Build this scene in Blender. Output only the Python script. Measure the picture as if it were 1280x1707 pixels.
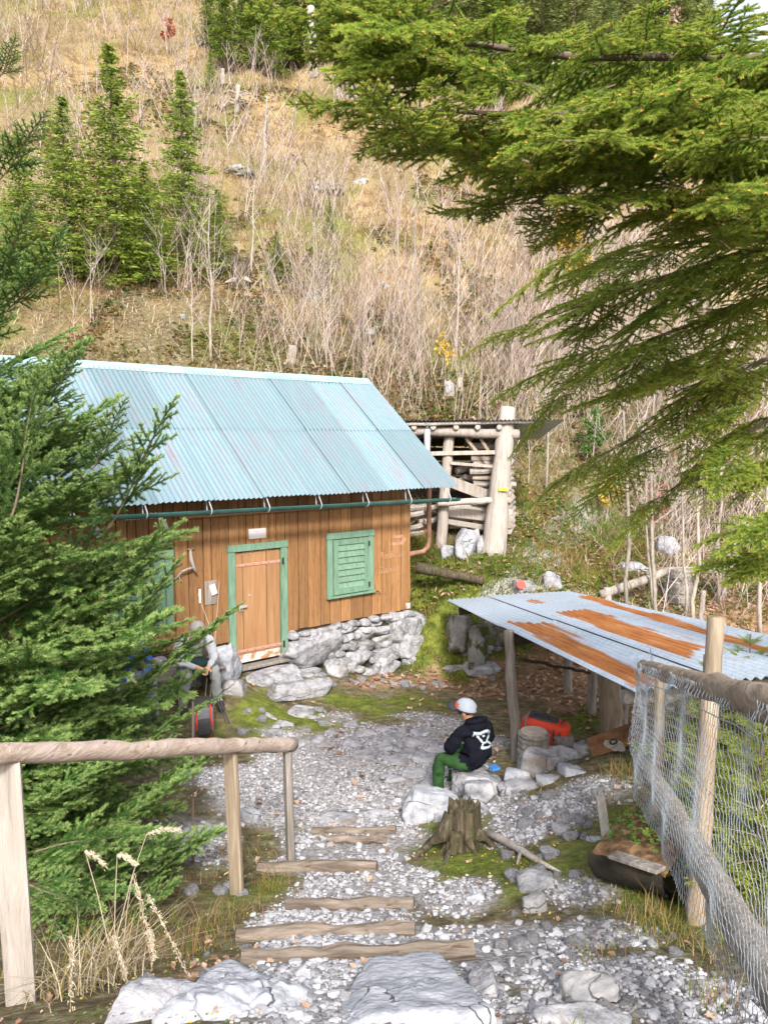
import bpy, bmesh, math, random
import numpy as np
from mathutils import Matrix, Vector, noise as mnoise
from mathutils.bvhtree import BVHTree

for o in list(bpy.data.objects): bpy.data.objects.remove(o)
SC = bpy.context.scene
COL = SC.collection
R = math.radians

# ------------------------------------------------------------------ camera, sky, sun, exposure
F = 1290.0; CX = 640.0; CY = 853.5; CAMZ = 3.4
PITCH = math.atan((853.5 - 733.0) / F)
cam = bpy.data.cameras.new('camera')
cam.sensor_fit = 'VERTICAL'; cam.sensor_height = 24.0
cam.lens = 24.0 * F / 1707.0
cam.clip_start = 0.05; cam.clip_end = 1500
camo = bpy.data.objects.new('camera', cam); COL.objects.link(camo)
camo.location = (0, 0, CAMZ); camo.rotation_euler = (math.pi / 2 - PITCH, 0, 0)
SC.camera = camo

SUN_EL, SUN_AZ = R(36), R(6)       # azimuth measured from straight behind the camera towards the right
sun_dir = Vector((math.sin(SUN_AZ) * math.cos(SUN_EL), -math.cos(SUN_AZ) * math.cos(SUN_EL), math.sin(SUN_EL)))
w = bpy.data.worlds.new('World'); SC.world = w; w.use_nodes = True
nt = w.node_tree; nt.nodes.clear()
sky = nt.nodes.new('ShaderNodeTexSky'); sky.sky_type = 'NISHITA'; sky.sun_disc = False
sky.sun_elevation = SUN_EL; sky.sun_rotation = math.pi - SUN_AZ
sky.air_density = 1.0; sky.dust_density = 7.0; sky.ozone_density = 1.0
bg = nt.nodes.new('ShaderNodeBackground'); bg.inputs[1].default_value = 0.15
wo = nt.nodes.new('ShaderNodeOutputWorld')
veil = nt.nodes.new('ShaderNodeMix'); veil.data_type = 'RGBA'; veil.inputs[0].default_value = 0.5     # thin even cloud over the whole sky
veil.inputs[7].default_value = (4.6, 4.7, 5.0, 1)
nt.links.new(sky.outputs[0], veil.inputs[6]); nt.links.new(veil.outputs[2], bg.inputs[0]); nt.links.new(bg.outputs[0], wo.inputs[0])
sl = bpy.data.lights.new('sun', 'SUN'); sl.energy = 2.3; sl.angle = R(7); sl.color = (1.0, 0.955, 0.89)
so = bpy.data.objects.new('sun', sl); COL.objects.link(so)
so.rotation_euler = sun_dir.to_track_quat('Z', 'Y').to_euler(); so.location = (6, -8, 20)
SC.view_settings.view_transform = 'Standard'; SC.view_settings.look = 'None'
SC.view_settings.exposure = 1.38; SC.view_settings.gamma = 1.0
SC.render.engine = 'CYCLES'

# ------------------------------------------------------------------ helpers: pixels to places
cp, sp = math.cos(PITCH), math.sin(PITCH)
CAM = Vector((0, 0, CAMZ))
def ray(px, py):
    u = (px - CX) / F; v = (CY - py) / F
    return Vector((u, cp + v * sp, -sp + v * cp))
def P(px, py, Y):
    d = ray(px, py); return CAM + d * (Y / d.y)
def hitplane(px, py, p0, n):
    d = ray(px, py); return CAM + d * ((Vector(p0) - CAM).dot(n) / d.dot(n))

# ------------------------------------------------------------------ helpers: noise
def _hash(ix, iy, iz, seed):
    h = (ix * 374761393 + iy * 668265263 + iz * 2147483647 + seed * 1274126177) & 0xffffffff
    h = ((h ^ (h >> 13)) * 1274126177) & 0xffffffff
    return ((h ^ (h >> 16)) & 0xffff) / 65535.0
def vnoise(p, freq=1.0, seed=0):
    p = np.asarray(p, float) * freq
    i = np.floor(p).astype(np.int64); f = p - i; f = f * f * (3 - 2 * f)
    r = 0
    for dx in (0, 1):
        for dy in (0, 1):
            for dz in (0, 1):
                wgt = (f[:, 0] if dx else 1 - f[:, 0]) * (f[:, 1] if dy else 1 - f[:, 1]) * (f[:, 2] if dz else 1 - f[:, 2])
                r = r + wgt * _hash(i[:, 0] + dx, i[:, 1] + dy, i[:, 2] + dz, seed)
    return r * 2 - 1
def fbm(p, freq=1.0, octs=4, seed=0):
    a, s, r = 1.0, 0.0, 0
    for k in range(octs):
        r = r + a * vnoise(p, freq, seed + k * 17); s += a; a *= .5; freq *= 2.03
    return r / s
def sstep(a, b, x):
    t = np.clip((x - a) / (b - a), 0, 1); return t * t * (3 - 2 * t)

# ------------------------------------------------------------------ helpers: meshes and objects
PW = {}
def mesh_np(name, V, T, mats, mi=None, smooth=False):
    """triangles from numpy arrays"""
    me = bpy.data.meshes.new(name)
    V = np.asarray(V, np.float32); T = np.asarray(T, np.int32)
    me.vertices.add(len(V)); me.vertices.foreach_set('co', V.ravel())
    me.loops.add(T.size); me.loops.foreach_set('vertex_index', T.ravel())
    me.polygons.add(len(T))
    me.polygons.foreach_set('loop_start', np.arange(0, T.size, T.shape[1], dtype=np.int32))
    if mi is not None: me.polygons.foreach_set('material_index', np.asarray(mi, np.int32))
    me.polygons.foreach_set('use_smooth', np.full(len(T), smooth))
    for m in (mats if isinstance(mats, (list, tuple)) else [mats]): me.materials.append(m)
    me.update(calc_edges=True); me.validate()
    return me
class MB:
    def __init__(self): self.v = []; self.f = []; self.m = []; self.cur = 0
    def quad_grid(self, rows):
        """rows: list of lists of points"""
        b = len(self.v); n = len(rows[0])
        for r in rows: self.v += [tuple(p) for p in r]
        for i in range(len(rows) - 1):
            for j in range(n - 1):
                a = b + i * n + j
                self.f.append((a, a + 1, a + n + 1, a + n)); self.m.append(self.cur)
    def poly(self, pts):
        b = len(self.v); self.v += [tuple(p) for p in pts]
        self.f.append(tuple(range(b, b + len(pts)))); self.m.append(self.cur)
    def hexa(self, c):
        """8 corners: bottom 0-3 then top 4-7"""
        b = len(self.v); self.v += [tuple(p) for p in c]
        for q in ((3, 2, 1, 0), (4, 5, 6, 7), (0, 1, 5, 4), (1, 2, 6, 5), (2, 3, 7, 6), (3, 0, 4, 7)):
            self.f.append(tuple(b + i for i in q)); self.m.append(self.cur)
    def box(self, c, X, Y, Z, hx, hy, hz):
        c = Vector(c); X = Vector(X) * hx; Y = Vector(Y) * hy; Z = Vector(Z) * hz
        self.hexa([c - X - Y - Z, c + X - Y - Z, c + X + Y - Z, c - X + Y - Z,
                   c - X - Y + Z, c + X - Y + Z, c + X + Y + Z, c - X + Y + Z])
    def tube(self, pts, rad, n=8, caps=True, flat=None, wob=0.0, seed=0):
        pts = [Vector(p) for p in pts]; rnd = random.Random(seed)
        if not isinstance(rad, (list, tuple)): rad = [rad] * len(pts)
        b = len(self.v); up = None
        for i, p in enumerate(pts):
            t = (pts[min(i + 1, len(pts) - 1)] - pts[max(i - 1, 0)]).normalized()
            if up is None:
                up = Vector((0, 0, 1)) if abs(t.z) < .9 else Vector((1, 0, 0))
            a = t.cross(up).normalized(); up = a.cross(t).normalized()
            for k in range(n):
                an = 2 * math.pi * k / n
                r = rad[i] * (1 + wob * (rnd.random() - .5) * 2)
                q = p + (a * math.cos(an) + up * math.sin(an)) * r
                if flat: q = q + a * (flat - 1) * math.cos(an) * r
                self.v.append(tuple(q))
        for i in range(len(pts) - 1):
            for k in range(n):
                k2 = (k + 1) % n
                self.f.append((b + i * n + k, b + i * n + k2, b + (i + 1) * n + k2, b + (i + 1) * n + k)); self.m.append(self.cur)
        if caps:
            self.f.append(tuple(b + k for k in range(n))[::-1]); self.m.append(self.cur)
            e = b + (len(pts) - 1) * n
            self.f.append(tuple(e + k for k in range(n))); self.m.append(self.cur)
    def mesh(self, name, mats, smooth=False, bevel=0.0):
        me = bpy.data.meshes.new(name); me.from_pydata(self.v, [], self.f)
        for m in (mats if isinstance(mats, (list, tuple)) else [mats]): me.materials.append(m)
        me.polygons.foreach_set('material_index', self.m)
        me.polygons.foreach_set('use_smooth', [smooth] * len(self.f))
        me.update()
        if bevel or True:
            bm = bmesh.new(); bm.from_mesh(me)
            bmesh.ops.recalc_face_normals(bm, faces=bm.faces)
            if bevel: bmesh.ops.bevel(bm, geom=bm.edges, offset=bevel, segments=1, affect='EDGES')
            bm.to_mesh(me); bm.free()
        return me
def link(name, data, parent=None, W=None):
    o = bpy.data.objects.new(name, data); COL.objects.link(o)
    W = W if W is not None else Matrix.Identity(4)
    if parent is not None:
        o.parent = parent; o.matrix_parent_inverse = PW[parent.name].inverted()
    o.matrix_basis = W; PW[o.name] = W.copy()
    return o
def thing(name, label, cat, loc, group=None):
    o = link(name, None, None, Matrix.Translation(Vector(loc)))
    o.empty_display_size = .1
    return tag(o, label, cat, group)
def tag(o, label, cat, group=None):
    o['label'] = label; o['category'] = cat
    if group: o['group'] = group
    return o
def stuff(o, label=None, cat=None):
    o['kind'] = 'stuff'
    if label: o['label'] = label; o['category'] = cat
    return o
def frame(pos, xdir, up=(0, 0, 1), scale=1.0):
    X = Vector(xdir).normalized(); U = Vector(up)
    Y = U.cross(X)
    if Y.length < 1e-4: Y = Vector((0, 1, 0)).cross(X)
    Y.normalize(); Z = X.cross(Y)
    s = scale if isinstance(scale, (tuple, list)) else (scale, scale, scale)
    m = Matrix((X * s[0], Y * s[1], Z * s[2])).transposed().to_4x4(); m.translation = Vector(pos)
    return m

# ------------------------------------------------------------------ helpers: materials
def lin(c): return tuple(c) + (1.0,)
def ramp(nt, stops):
    n = nt.nodes.new('ShaderNodeValToRGB'); e = n.color_ramp.elements
    while len(e) > 1: e.remove(e[-1])
    e[0].position = stops[0][0]; e[0].color = lin(stops[0][1])
    for p, c in stops[1:]:
        x = e.new(p); x.color = lin(c)
    return n
def M(name, stops, scale=4.0, stretch=(1, 1, 1), rough=.8, bump=.3, bscale=None, rand=.2, metal=0.0, detail=6, dist=0.0, cracks=None, spec=.3, ntype='noise', coords='Object', spots=None):
    m = bpy.data.materials.new(name); m.use_nodes = True; nt = m.node_tree; nt.nodes.clear(); L = nt.links.new
    out = nt.nodes.new('ShaderNodeOutputMaterial'); b = nt.nodes.new('ShaderNodeBsdfPrincipled'); L(b.outputs[0], out.inputs[0])
    b.inputs['Roughness'].default_value = rough; b.inputs['Metallic'].default_value = metal
    b.inputs['Specular IOR Level'].default_value = spec
    tc = nt.nodes.new('ShaderNodeTexCoord'); oi = nt.nodes.new('ShaderNodeObjectInfo')
    add = nt.nodes.new('ShaderNodeVectorMath'); add.operation = 'MULTIPLY_ADD'
    mul = nt.nodes.new('ShaderNodeVectorMath'); mul.operation = 'SCALE'; mul.inputs[3].default_value = 37.0
    cmb = nt.nodes.new('ShaderNodeCombineXYZ'); L(oi.outputs['Random'], cmb.inputs[0]); L(oi.outputs['Random'], cmb.inputs[1]); L(oi.outputs['Random'], cmb.inputs[2])
    L(cmb.outputs[0], mul.inputs[0])
    add.inputs[1].default_value = stretch
    L(tc.outputs[coords], add.inputs[0]); L(mul.outputs[0], add.inputs[2])
    n = nt.nodes.new('ShaderNodeTexNoise'); n.inputs['Scale'].default_value = scale; n.inputs['Detail'].default_value = detail
    n.inputs['Roughness'].default_value = .62; n.inputs['Distortion'].default_value = dist
    L(add.outputs[0], n.inputs['Vector'])
    r = ramp(nt, stops); L(n.outputs['Fac'], r.inputs[0]); colour = r.outputs[0]
    height = n.outputs['Fac']
    if spots:
        n3 = nt.nodes.new('ShaderNodeTexNoise'); n3.inputs['Scale'].default_value = spots[0]; n3.inputs['Detail'].default_value = 5
        L(add.outputs[0], n3.inputs['Vector'])
        r3 = ramp(nt, [(spots[1], (0, 0, 0)), (spots[1] + spots[2], (1, 1, 1))]); L(n3.outputs['Fac'], r3.inputs[0])
        mx = nt.nodes.new('ShaderNodeMix'); mx.data_type = 'RGBA'; L(r3.outputs[0], mx.inputs[0]); L(colour, mx.inputs[6]); mx.inputs[7].default_value = lin(spots[3]); colour = mx.outputs[2]
    if cracks:
        nd = nt.nodes.new('ShaderNodeTexNoise'); nd.inputs['Scale'].default_value = cracks[0] * 1.3; nd.inputs['Detail'].default_value = 4
        L(add.outputs[0], nd.inputs['Vector'])
        va = nt.nodes.new('ShaderNodeVectorMath'); va.operation = 'MULTIPLY_ADD'; va.inputs[1].default_value = (.5 / cracks[0],) * 3
        L(nd.outputs['Color'], va.inputs[0]); L(add.outputs[0], va.inputs[2])
        vo = nt.nodes.new('ShaderNodeTexVoronoi'); vo.feature = 'DISTANCE_TO_EDGE'; vo.inputs['Scale'].default_value = cracks[0]
        L(va.outputs[0], vo.inputs['Vector'])
        cr = ramp(nt, [(0, (0, 0, 0)), (cracks[1], (1, 1, 1))]); L(vo.outputs['Distance'], cr.inputs[0])
        # cracks only where a broad noise allows
        nb = nt.nodes.new('ShaderNodeTexNoise'); nb.inputs['Scale'].default_value = cracks[0] * .7; L(add.outputs[0], nb.inputs['Vector'])
        rb = ramp(nt, [(.45, (1, 1, 1)), (.6, (0, 0, 0))]); L(nb.outputs['Fac'], rb.inputs[0])
        mxx = nt.nodes.new('ShaderNodeMath'); mxx.operation = 'MAXIMUM'; L(cr.outputs[0], mxx.inputs[0]); L(rb.outputs[0], mxx.inputs[1])
        mx = nt.nodes.new('ShaderNodeMix'); mx.data_type = 'RGBA'; L(mxx.outputs[0], mx.inputs[0]); mx.inputs[6].default_value = lin(cracks[2]); L(colour, mx.inputs[7]); colour = mx.outputs[2]
        mm = nt.nodes.new('ShaderNodeMath'); mm.operation = 'MULTIPLY'; L(mxx.outputs[0], mm.inputs[0]); L(height, mm.inputs[1]); height = mm.outputs[0]
    if rand:
        hs = nt.nodes.new('ShaderNodeHueSaturation'); mr = nt.nodes.new('ShaderNodeMapRange')
        mr.inputs[3].default_value = 1 - rand; mr.inputs[4].default_value = 1 + rand
        L(oi.outputs['Random'], mr.inputs[0]); L(mr.outputs[0], hs.inputs['Value']); L(colour, hs.inputs['Color']); colour = hs.outputs[0]
    L(colour, b.inputs['Base Color'])
    if bump:
        bn = nt.nodes.new('ShaderNodeBump'); bn.inputs['Strength'].default_value = bump; bn.inputs['Distance'].default_value = .02
        if bscale:
            n2 = nt.nodes.new('ShaderNodeTexNoise'); n2.inputs['Scale'].default_value = bscale; n2.inputs['Detail'].default_value = 6; L(add.outputs[0], n2.inputs['Vector'])
            if cracks:
                m2 = nt.nodes.new('ShaderNodeMath'); m2.operation = 'MULTIPLY'; L(n2.outputs['Fac'], m2.inputs[0]); L(mxx.outputs[0], m2.inputs[1]); L(m2.outputs[0], bn.inputs['Height'])
            else: L(n2.outputs['Fac'], bn.inputs['Height'])
        else: L(height, bn.inputs['Height'])
        L(bn.outputs[0], b.inputs['Normal'])
    return m
def leafmat(name, c1, c2, trans=.3, rough=.6):
    m = bpy.data.materials.new(name); m.use_nodes = True; nt = m.node_tree; nt.nodes.clear(); L = nt.links.new
    out = nt.nodes.new('ShaderNodeOutputMaterial')
    g = nt.nodes.new('ShaderNodeNewGeometry'); r = ramp(nt, [(0, c1), (1, c2)]); L(g.outputs['Random Per Island'], r.inputs[0])
    d = nt.nodes.new('ShaderNodeBsdfPrincipled'); d.inputs['Roughness'].default_value = rough; d.inputs['Specular IOR Level'].default_value = .25
    t = nt.nodes.new('ShaderNodeBsdfTranslucent'); mx = nt.nodes.new('ShaderNodeMixShader'); mx.inputs[0].default_value = trans
    L(r.outputs[0], d.inputs['Base Color']); L(r.outputs[0], t.inputs[0]); L(d.outputs[0], mx.inputs[1]); L(t.outputs[0], mx.inputs[2]); L(mx.outputs[0], out.inputs[0])
    return m
def plain(name, c, rough=.6, metal=0.0, bump=0.0, var=.12, scale=20):
    d = tuple(x * (1 - var) for x in c); e = tuple(min(1, x * (1 + var)) for x in c)
    return M(name, [(.3, d), (.7, e)], scale=scale, rough=rough, metal=metal, bump=bump, rand=0)

MT = {}
MT['limestone'] = M('limestone', [(.28, (.08, .083, .092)), (.42, (.195, .20, .218)), (.54, (.29, .29, .312)), (.72, (.39, .385, .40))], scale=9, bump=1.0, bscale=26, cracks=(2.4, .010, (.02, .02, .022)), rand=.12, detail=14, spots=(1.6, .60, .10, (.17, .15, .135)))
MT['limestone_white'] = M('limestone_white', [(.28, (.13, .14, .165)), (.42, (.26, .275, .31)), (.6, (.37, .38, .415)), (.8, (.45, .46, .49))], scale=8, bump=.9, bscale=22, cracks=(2.8, .010, (.028, .028, .032)), rand=.08, detail=14)
MT['limestone_mossy'] = M('limestone_mossy', [(.25, (.10, .10, .10)), (.5, (.24, .24, .25)), (.75, (.40, .39, .39))], scale=5, bump=1.0, bscale=18, cracks=(3.2, .016, (.03, .03, .025)), rand=.15, detail=12, spots=(3.5, .53, .08, (.07, .085, .02)))
MT['gravel'] = leafmat('gravel', (.10, .10, .11), (.44, .44, .47), trans=0.0, rough=.85)
MT['gravel_big'] = M('gravel_big', [(.3, (.22, .225, .245)), (.6, (.40, .40, .43)), (.8, (.50, .50, .53))], scale=9, bump=.3, bscale=60, rand=.3, detail=5)
MT['weathered_rail'] = M('weathered_rail', [(.25, (.11, .085, .065)), (.5, (.23, .185, .145)), (.75, (.36, .31, .265))], scale=3.5, stretch=(4, 1, 5), rough=.9, bump=.8, rand=.05, detail=10, dist=1.0)
MT['larch'] = M('larch', [(.2, (.10, .046, .018)), (.38, (.20, .098, .038)), (.6, (.285, .152, .064)), (.8, (.36, .215, .105))], scale=1.8, stretch=(16, 16, .7), rough=.78, bump=.35, rand=.24, detail=11, dist=.9, spots=(8, .60, .06, (.09, .043, .022)))
MT['door_wood'] = M('door_wood', [(.2, (.20, .095, .040)), (.5, (.30, .16, .075)), (.8, (.38, .23, .125))], scale=1.6, stretch=(14, 14, .7), rough=.75, bump=.3, rand=.08, detail=9, dist=.6)
MT['worn_paint'] = M('worn_paint', [(.42, (.33, .17, .08)), (.52, (.50, .46, .42)), (.75, (.66, .63, .6))], scale=9, stretch=(1, 1, 1), rough=.85, bump=.3, rand=0, detail=8)
MT['grey_wood'] = M('grey_wood', [(.25, (.10, .087, .078)), (.5, (.20, .18, .163)), (.75, (.32, .295, .27))], scale=2.4, stretch=(9, 9, .8), rough=.85, bump=.8, rand=.15, detail=10, dist=.6)
MT['pale_wood'] = M('pale_wood', [(.25, (.17, .145, .125)), (.45, (.29, .26, .235)), (.75, (.40, .37, .35))], scale=2.2, stretch=(9, 9, .9), rough=.8, bump=.7, rand=.15, detail=10, dist=.7)
MT['rail_wood'] = M('rail_wood', [(.25, (.20, .145, .11)), (.42, (.34, .27, .225)), (.7, (.46, .39, .35))], scale=5, stretch=(2.5, 1.2, 5), rough=.8, bump=.8, rand=.05, detail=10, dist=1.2, spots=(7, .66, .05, (.15, .10, .07)))
MT['post_wood'] = M('post_wood', [(.25, (.14, .105, .07)), (.5, (.26, .205, .15)), (.75, (.38, .32, .25))], scale=2, stretch=(10, 10, .8), rough=.8, bump=.6, rand=.12, detail=8, dist=.6)
MT['warm_post'] = M('warm_post', [(.25, (.13, .10, .07)), (.5, (.245, .20, .15)), (.75, (.36, .31, .25))], scale=2, stretch=(10, 10, .8), rough=.8, bump=.8, rand=.08, detail=10, dist=.7)
MT['dark_log'] = M('dark_log', [(.3, (.02, .018, .014)), (.6, (.06, .05, .035)), (.8, (.10, .085, .05))], scale=6, rough=.9, bump=.5, rand=.1)
MT['tread'] = M('tread', [(.25, (.055, .042, .032)), (.45, (.13, .105, .085)), (.6, (.20, .165, .135)), (.8, (.30, .26, .225))], scale=2.6, stretch=(1, 8, 8), rough=.9, bump=.9, rand=.22, detail=10, dist=.7, spots=(6, .6, .07, (.085, .06, .04)))
MT['stump'] = M('stump', [(.3, (.02, .016, .009)), (.5, (.065, .052, .034)), (.7, (.145, .118, .082))], scale=3, stretch=(9, 9, 1.0), rough=.9, bump=1.0, rand=.1, detail=10, spots=(5, .55, .08, (.045, .058, .015)))
MT['cut_wood'] = M('cut_wood', [(.3, (.26, .22, .18)), (.6, (.40, .35, .30)), (.8, (.5, .45, .4))], scale=10, rough=.85, bump=.3, rand=.1)
MT['bark'] = M('bark', [(.3, (.06, .045, .035)), (.6, (.14, .11, .09)), (.8, (.24, .21, .18))], scale=6, stretch=(2, 2, .6), rough=.9, bump=.7, rand=.15)
MT['pale_bark'] = M('pale_bark', [(.3, (.15, .125, .105)), (.5, (.27, .24, .21)), (.8, (.38, .355, .325))], scale=9, stretch=(2, 2, .7), rough=.85, bump=.4, rand=.25)
MT['green_paint'] = M('green_paint', [(.25, (.065, .125, .088)), (.45, (.115, .205, .145)), (.6, (.14, .245, .175)), (.8, (.19, .295, .225))], scale=4, stretch=(5, 5, 1), rough=.6, bump=.3, rand=.08, detail=10, spots=(22, .66, .04, (.12, .10, .07)))
MT['dark_green'] = M('dark_green', [(.3, (.02, .06, .055)), (.6, (.04, .11, .10)), (.8, (.10, .24, .22))], scale=3, rough=.45, bump=.1, rand=.1)
MT['teal_roof'] = M('teal_roof', [(.22, (.15, .155, .185)), (.38, (.16, .19, .225)), (.48, (.125, .195, .23)), (.60, (.15, .225, .26)), (.8, (.20, .275, .305))], scale=1.5, stretch=(7, .5, 1), rough=.6, bump=.12, rand=.16, detail=11, spots=(1.5, .56, .14, (.155, .155, .185)))
MT['ridge_metal'] = M('ridge_metal', [(.3, (.20, .33, .37)), (.7, (.27, .40, .44))], scale=4, rough=.5, bump=.05, rand=.06)
MT['zinc'] = M('zinc', [(.3, (.34, .38, .42)), (.6, (.45, .49, .54)), (.8, (.54, .57, .62))], scale=5, stretch=(4, 1, 1), rough=.45, metal=.25, bump=.1, rand=.08)
MT['wire'] = plain('wire', (.30, .335, .37), rough=.45, metal=.4)
MT['iron'] = plain('iron', (.03, .028, .028), rough=.6, metal=.3)
MT['pink_iron'] = plain('pink_iron', (.40, .22, .17), rough=.7)
MT['steel'] = plain('steel', (.6, .6, .62), rough=.4, metal=.6)
MT['white_plate'] = plain('white_plate', (.62, .60, .62), rough=.5, var=.03)
MT['rust_pipe'] = M('rust_pipe', [(.3, (.16, .08, .05)), (.7, (.30, .17, .11))], scale=8, rough=.7, bump=.2, rand=0)
MT['rust_plate'] = M('rust_plate', [(.3, (.06, .03, .02)), (.5, (.18, .085, .04)), (.75, (.30, .16, .08))], scale=5, rough=.8, bump=.3, rand=0)
MT['old_paint_text'] = M('old_paint_text', [(.38, (.29, .15, .07)), (.55, (.36, .20, .125)), (.8, (.41, .24, .17))], scale=14, rough=.8, bump=0, rand=0)
MT['chalk'] = plain('chalk', (.62, .55, .46), rough=.8)
MT['yellow_mark'] = plain('yellow_mark', (.75, .55, .06), rough=.6)
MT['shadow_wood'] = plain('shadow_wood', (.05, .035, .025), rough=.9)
MT['needle'] = leafmat('needle', (.10, .19, .022), (.20, .32, .046), trans=.45)
MT['needle_tip'] = leafmat('needle_tip', (.30, .42, .055), (.47, .55, .12), trans=.45)
MT['needle_olive'] = leafmat('needle_olive', (.18, .25, .034), (.31, .38, .07), trans=.45)
MT['fir'] = leafmat('fir', (.050, .145, .028), (.12, .25, .055), trans=.4, rough=.45)
MT['fir_tip'] = leafmat('fir_tip', (.22, .37, .085), (.40, .52, .21), trans=.38)
MT['far_green'] = leafmat('far_green', (.10, .155, .022), (.20, .275, .048))
MT['far_tip'] = leafmat('far_tip', (.17, .24, .035), (.29, .35, .065))
MT['far_olive'] = leafmat('far_olive', (.12, .15, .045), (.24, .27, .09))
MT['larch_yellow'] = leafmat('larch_yellow', (.30, .22, .04), (.50, .36, .07), trans=.4)
MT['twig'] = plain('twig', (.24, .13, .055), rough=.8)
MT['old_twig'] = plain('old_twig', (.16, .12, .09), rough=.85)
MT['bud'] = plain('bud', (.48, .22, .07), rough=.7)
MT['dead'] = plain('dead', (.38, .33, .28), rough=.85)
MT['grass_green'] = leafmat('grass_green', (.07, .13, .015), (.17, .22, .035), trans=.4)
MT['grass_mix'] = leafmat('grass_mix', (.16, .14, .03), (.33, .24, .07), trans=.4)
MT['grass_dry'] = leafmat('grass_dry', (.31, .235, .135), (.56, .48, .34), trans=.35)
MT['grass_rust'] = leafmat('grass_rust', (.22, .12, .06), (.40, .27, .165), trans=.3)
MT['straw'] = leafmat('straw', (.40, .335, .235), (.60, .54, .43), trans=.3)
MT['leaf_brown'] = leafmat('leaf_brown', (.16, .09, .05), (.50, .36, .27), trans=.2)
MT['leaf_green'] = leafmat('leaf_green', (.045, .11, .02), (.12, .22, .05), trans=.35)
MT['leaf_yellow'] = leafmat('leaf_yellow', (.45, .30, .03), (.65, .48, .08), trans=.35)
MT['leaf_red'] = leafmat('leaf_red', (.28, .06, .045), (.42, .16, .09), trans=.3)
MT['stem_pale'] = leafmat('stem_pale', (.36, .29, .23), (.64, .56, .48), trans=0.0, rough=.85)
MT['stem_dark'] = leafmat('stem_dark', (.12, .085, .06), (.24, .18, .13), trans=0.0, rough=.9)
MT['stem_pink'] = leafmat('stem_pink', (.40, .31, .31), (.62, .54, .54), trans=0.0, rough=.85)

# ------------------------------------------------------------------ terrain
def hill(x, y):
    d = (x + 5) * -.25 + (y - 15.5) * .97
    d = np.maximum(d, 0)
    d = np.where(d > 62, 62 + 14 * (1 - np.exp(-(d - 62) / 14)), d)
    return 2.0 + .72 * d, (x + 5) * -.25 + (y - 15.5) * .97
ctrl_px = [  # pixel, row, distance: points of the ground read from the photograph
    (560, 1152, 10.9), (735, 1325, 7.4), (600, 1250, 8.6), (480, 1390, 6.7), (660, 1360, 7.0), (862, 1266, 8.25), (300, 1235, 8.9),
    (880, 1232, 8.8), (700, 1133, 12.0), (810, 1122, 12.2), (820, 1080, 12.7), (400, 1190, 9.6), (450, 1160, 10.4), (760, 1200, 9.5), (490, 1143, 10.75), (550, 1141, 11.15), (620, 1137, 11.7), (680, 1129, 12.15), (745, 1120, 12.5), (640, 1165, 10.9), (740, 1160, 11.1),
    (580, 1410, 6.3), (540, 1450, 5.7), (585, 1512, 4.9), (545, 1556, 4.3), (600, 1600, 3.75), (640, 1690, 2.9), (400, 1690, 2.9),
    (395, 1505, 5.15), (330, 1590, 4.2), (200, 1660, 3.5), (60, 1690, 3.35), (480, 1600, 3.8), (430, 1450, 5.9),
    (900, 1450, 5.2), (1150, 1530, 4.25), (960, 1600, 3.6), (1200, 1640, 3.3), (1000, 1340, 6.3), (1000, 1270, 7.3), (760, 1420, 6.0), (800, 1520, 4.7), (760, 1600, 3.8),
    (900, 1690, 2.95), (1240, 1700, 2.95), (1020, 1225, 8.95), (960, 1170, 10.0), (900, 1130, 11.6),
    (870, 992, 13.1), (900, 920, 15.3), (930, 880, 17.0), (745, 905, 15.1), (825, 925, 14.7), (760, 985, 13.4), (1010, 1000, 14.2), (1200, 960, 15.5), (960, 940, 15.2),
    (1240, 1065, 13.0), (1100, 1010, 14.0), (1120, 860, 18.5), (1270, 900, 17.5), (720, 1020, 12.9)]
ctrl = [tuple(P(*c)) for c in ctrl_px]
ctrl += [(0, .6, 1.78), (-.8, -1, 1.9), (.8, -1, 1.95), (0, -3, 2.1), (-1.4, 2.2, 1.25), (-3.2, 1, 1.2), (3.0, 1, 1.7), (1.6, 1.8, 1.5), (2.6, 4.6, .75), (3.4, 6.5, .5), (4.5, 9, .4), (5.5, 3.5, 1.2),
         (-3.1, 6, .05), (-4.5, 4.5, .1), (-5, 8, 0), (-2.2, 7.5, .02), (-7, 9, .1), (-3.9, 10.5, .1), (-1.8, 12.6, .6), (-4, 13, .9), (-.5, 14.5, 1.3), (-6.6, 12.6, 1.3),
         (-7.8, 14.2, 2.5), (-3.2, 16.8, 2.6), (-.4, 17.0, 2.3), (2, 17.6, 2.4), (4.2, 19, 2.6), (8, 19.5, 2.6), (8, 14, .9), (11, 10, .9), (-11, 9, 1.0), (-11, 3, .6), (-8, -3, 1.5), (9, -2, 2.0), (0, -8, 2.6), (-9, -9, 2.4), (10, -9, 2.8)]
_hd = Vector((.766, .643, 0)).normalized(); _hn = Vector((_hd.y, -_hd.x, 0))
for _t, _o, _z in ((-2.6, .5, .02), (-1.4, .5, .02), (-.6, .6, .05), (3.45, -.3, .15), (1.0, .0, -.1), (2.0, .0, -.28), (2.7, .0, -.34), (1.5, -1, .1), (3.6, -1.0, .75), (3.8, -2.2, 1.2)):
    _p = Vector((-1.81, 11.0, 0)) + _hd * _t + _hn * _o; ctrl.append((_p.x, _p.y, _z))
ctrl = np.array(ctrl)
def tps_fit(C):
    n = len(C); d = np.linalg.norm(C[:, None, :2] - C[None, :, :2], axis=2)
    K = np.where(d > 0, d * d * np.log(d + 1e-9), 0) + np.eye(n) * .02
    Pm = np.c_[np.ones(n), C[:, :2]]
    A = np.block([[K, Pm], [Pm.T, np.zeros((3, 3))]])
    return np.linalg.solve(A, np.r_[C[:, 2], np.zeros(3)])
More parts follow.
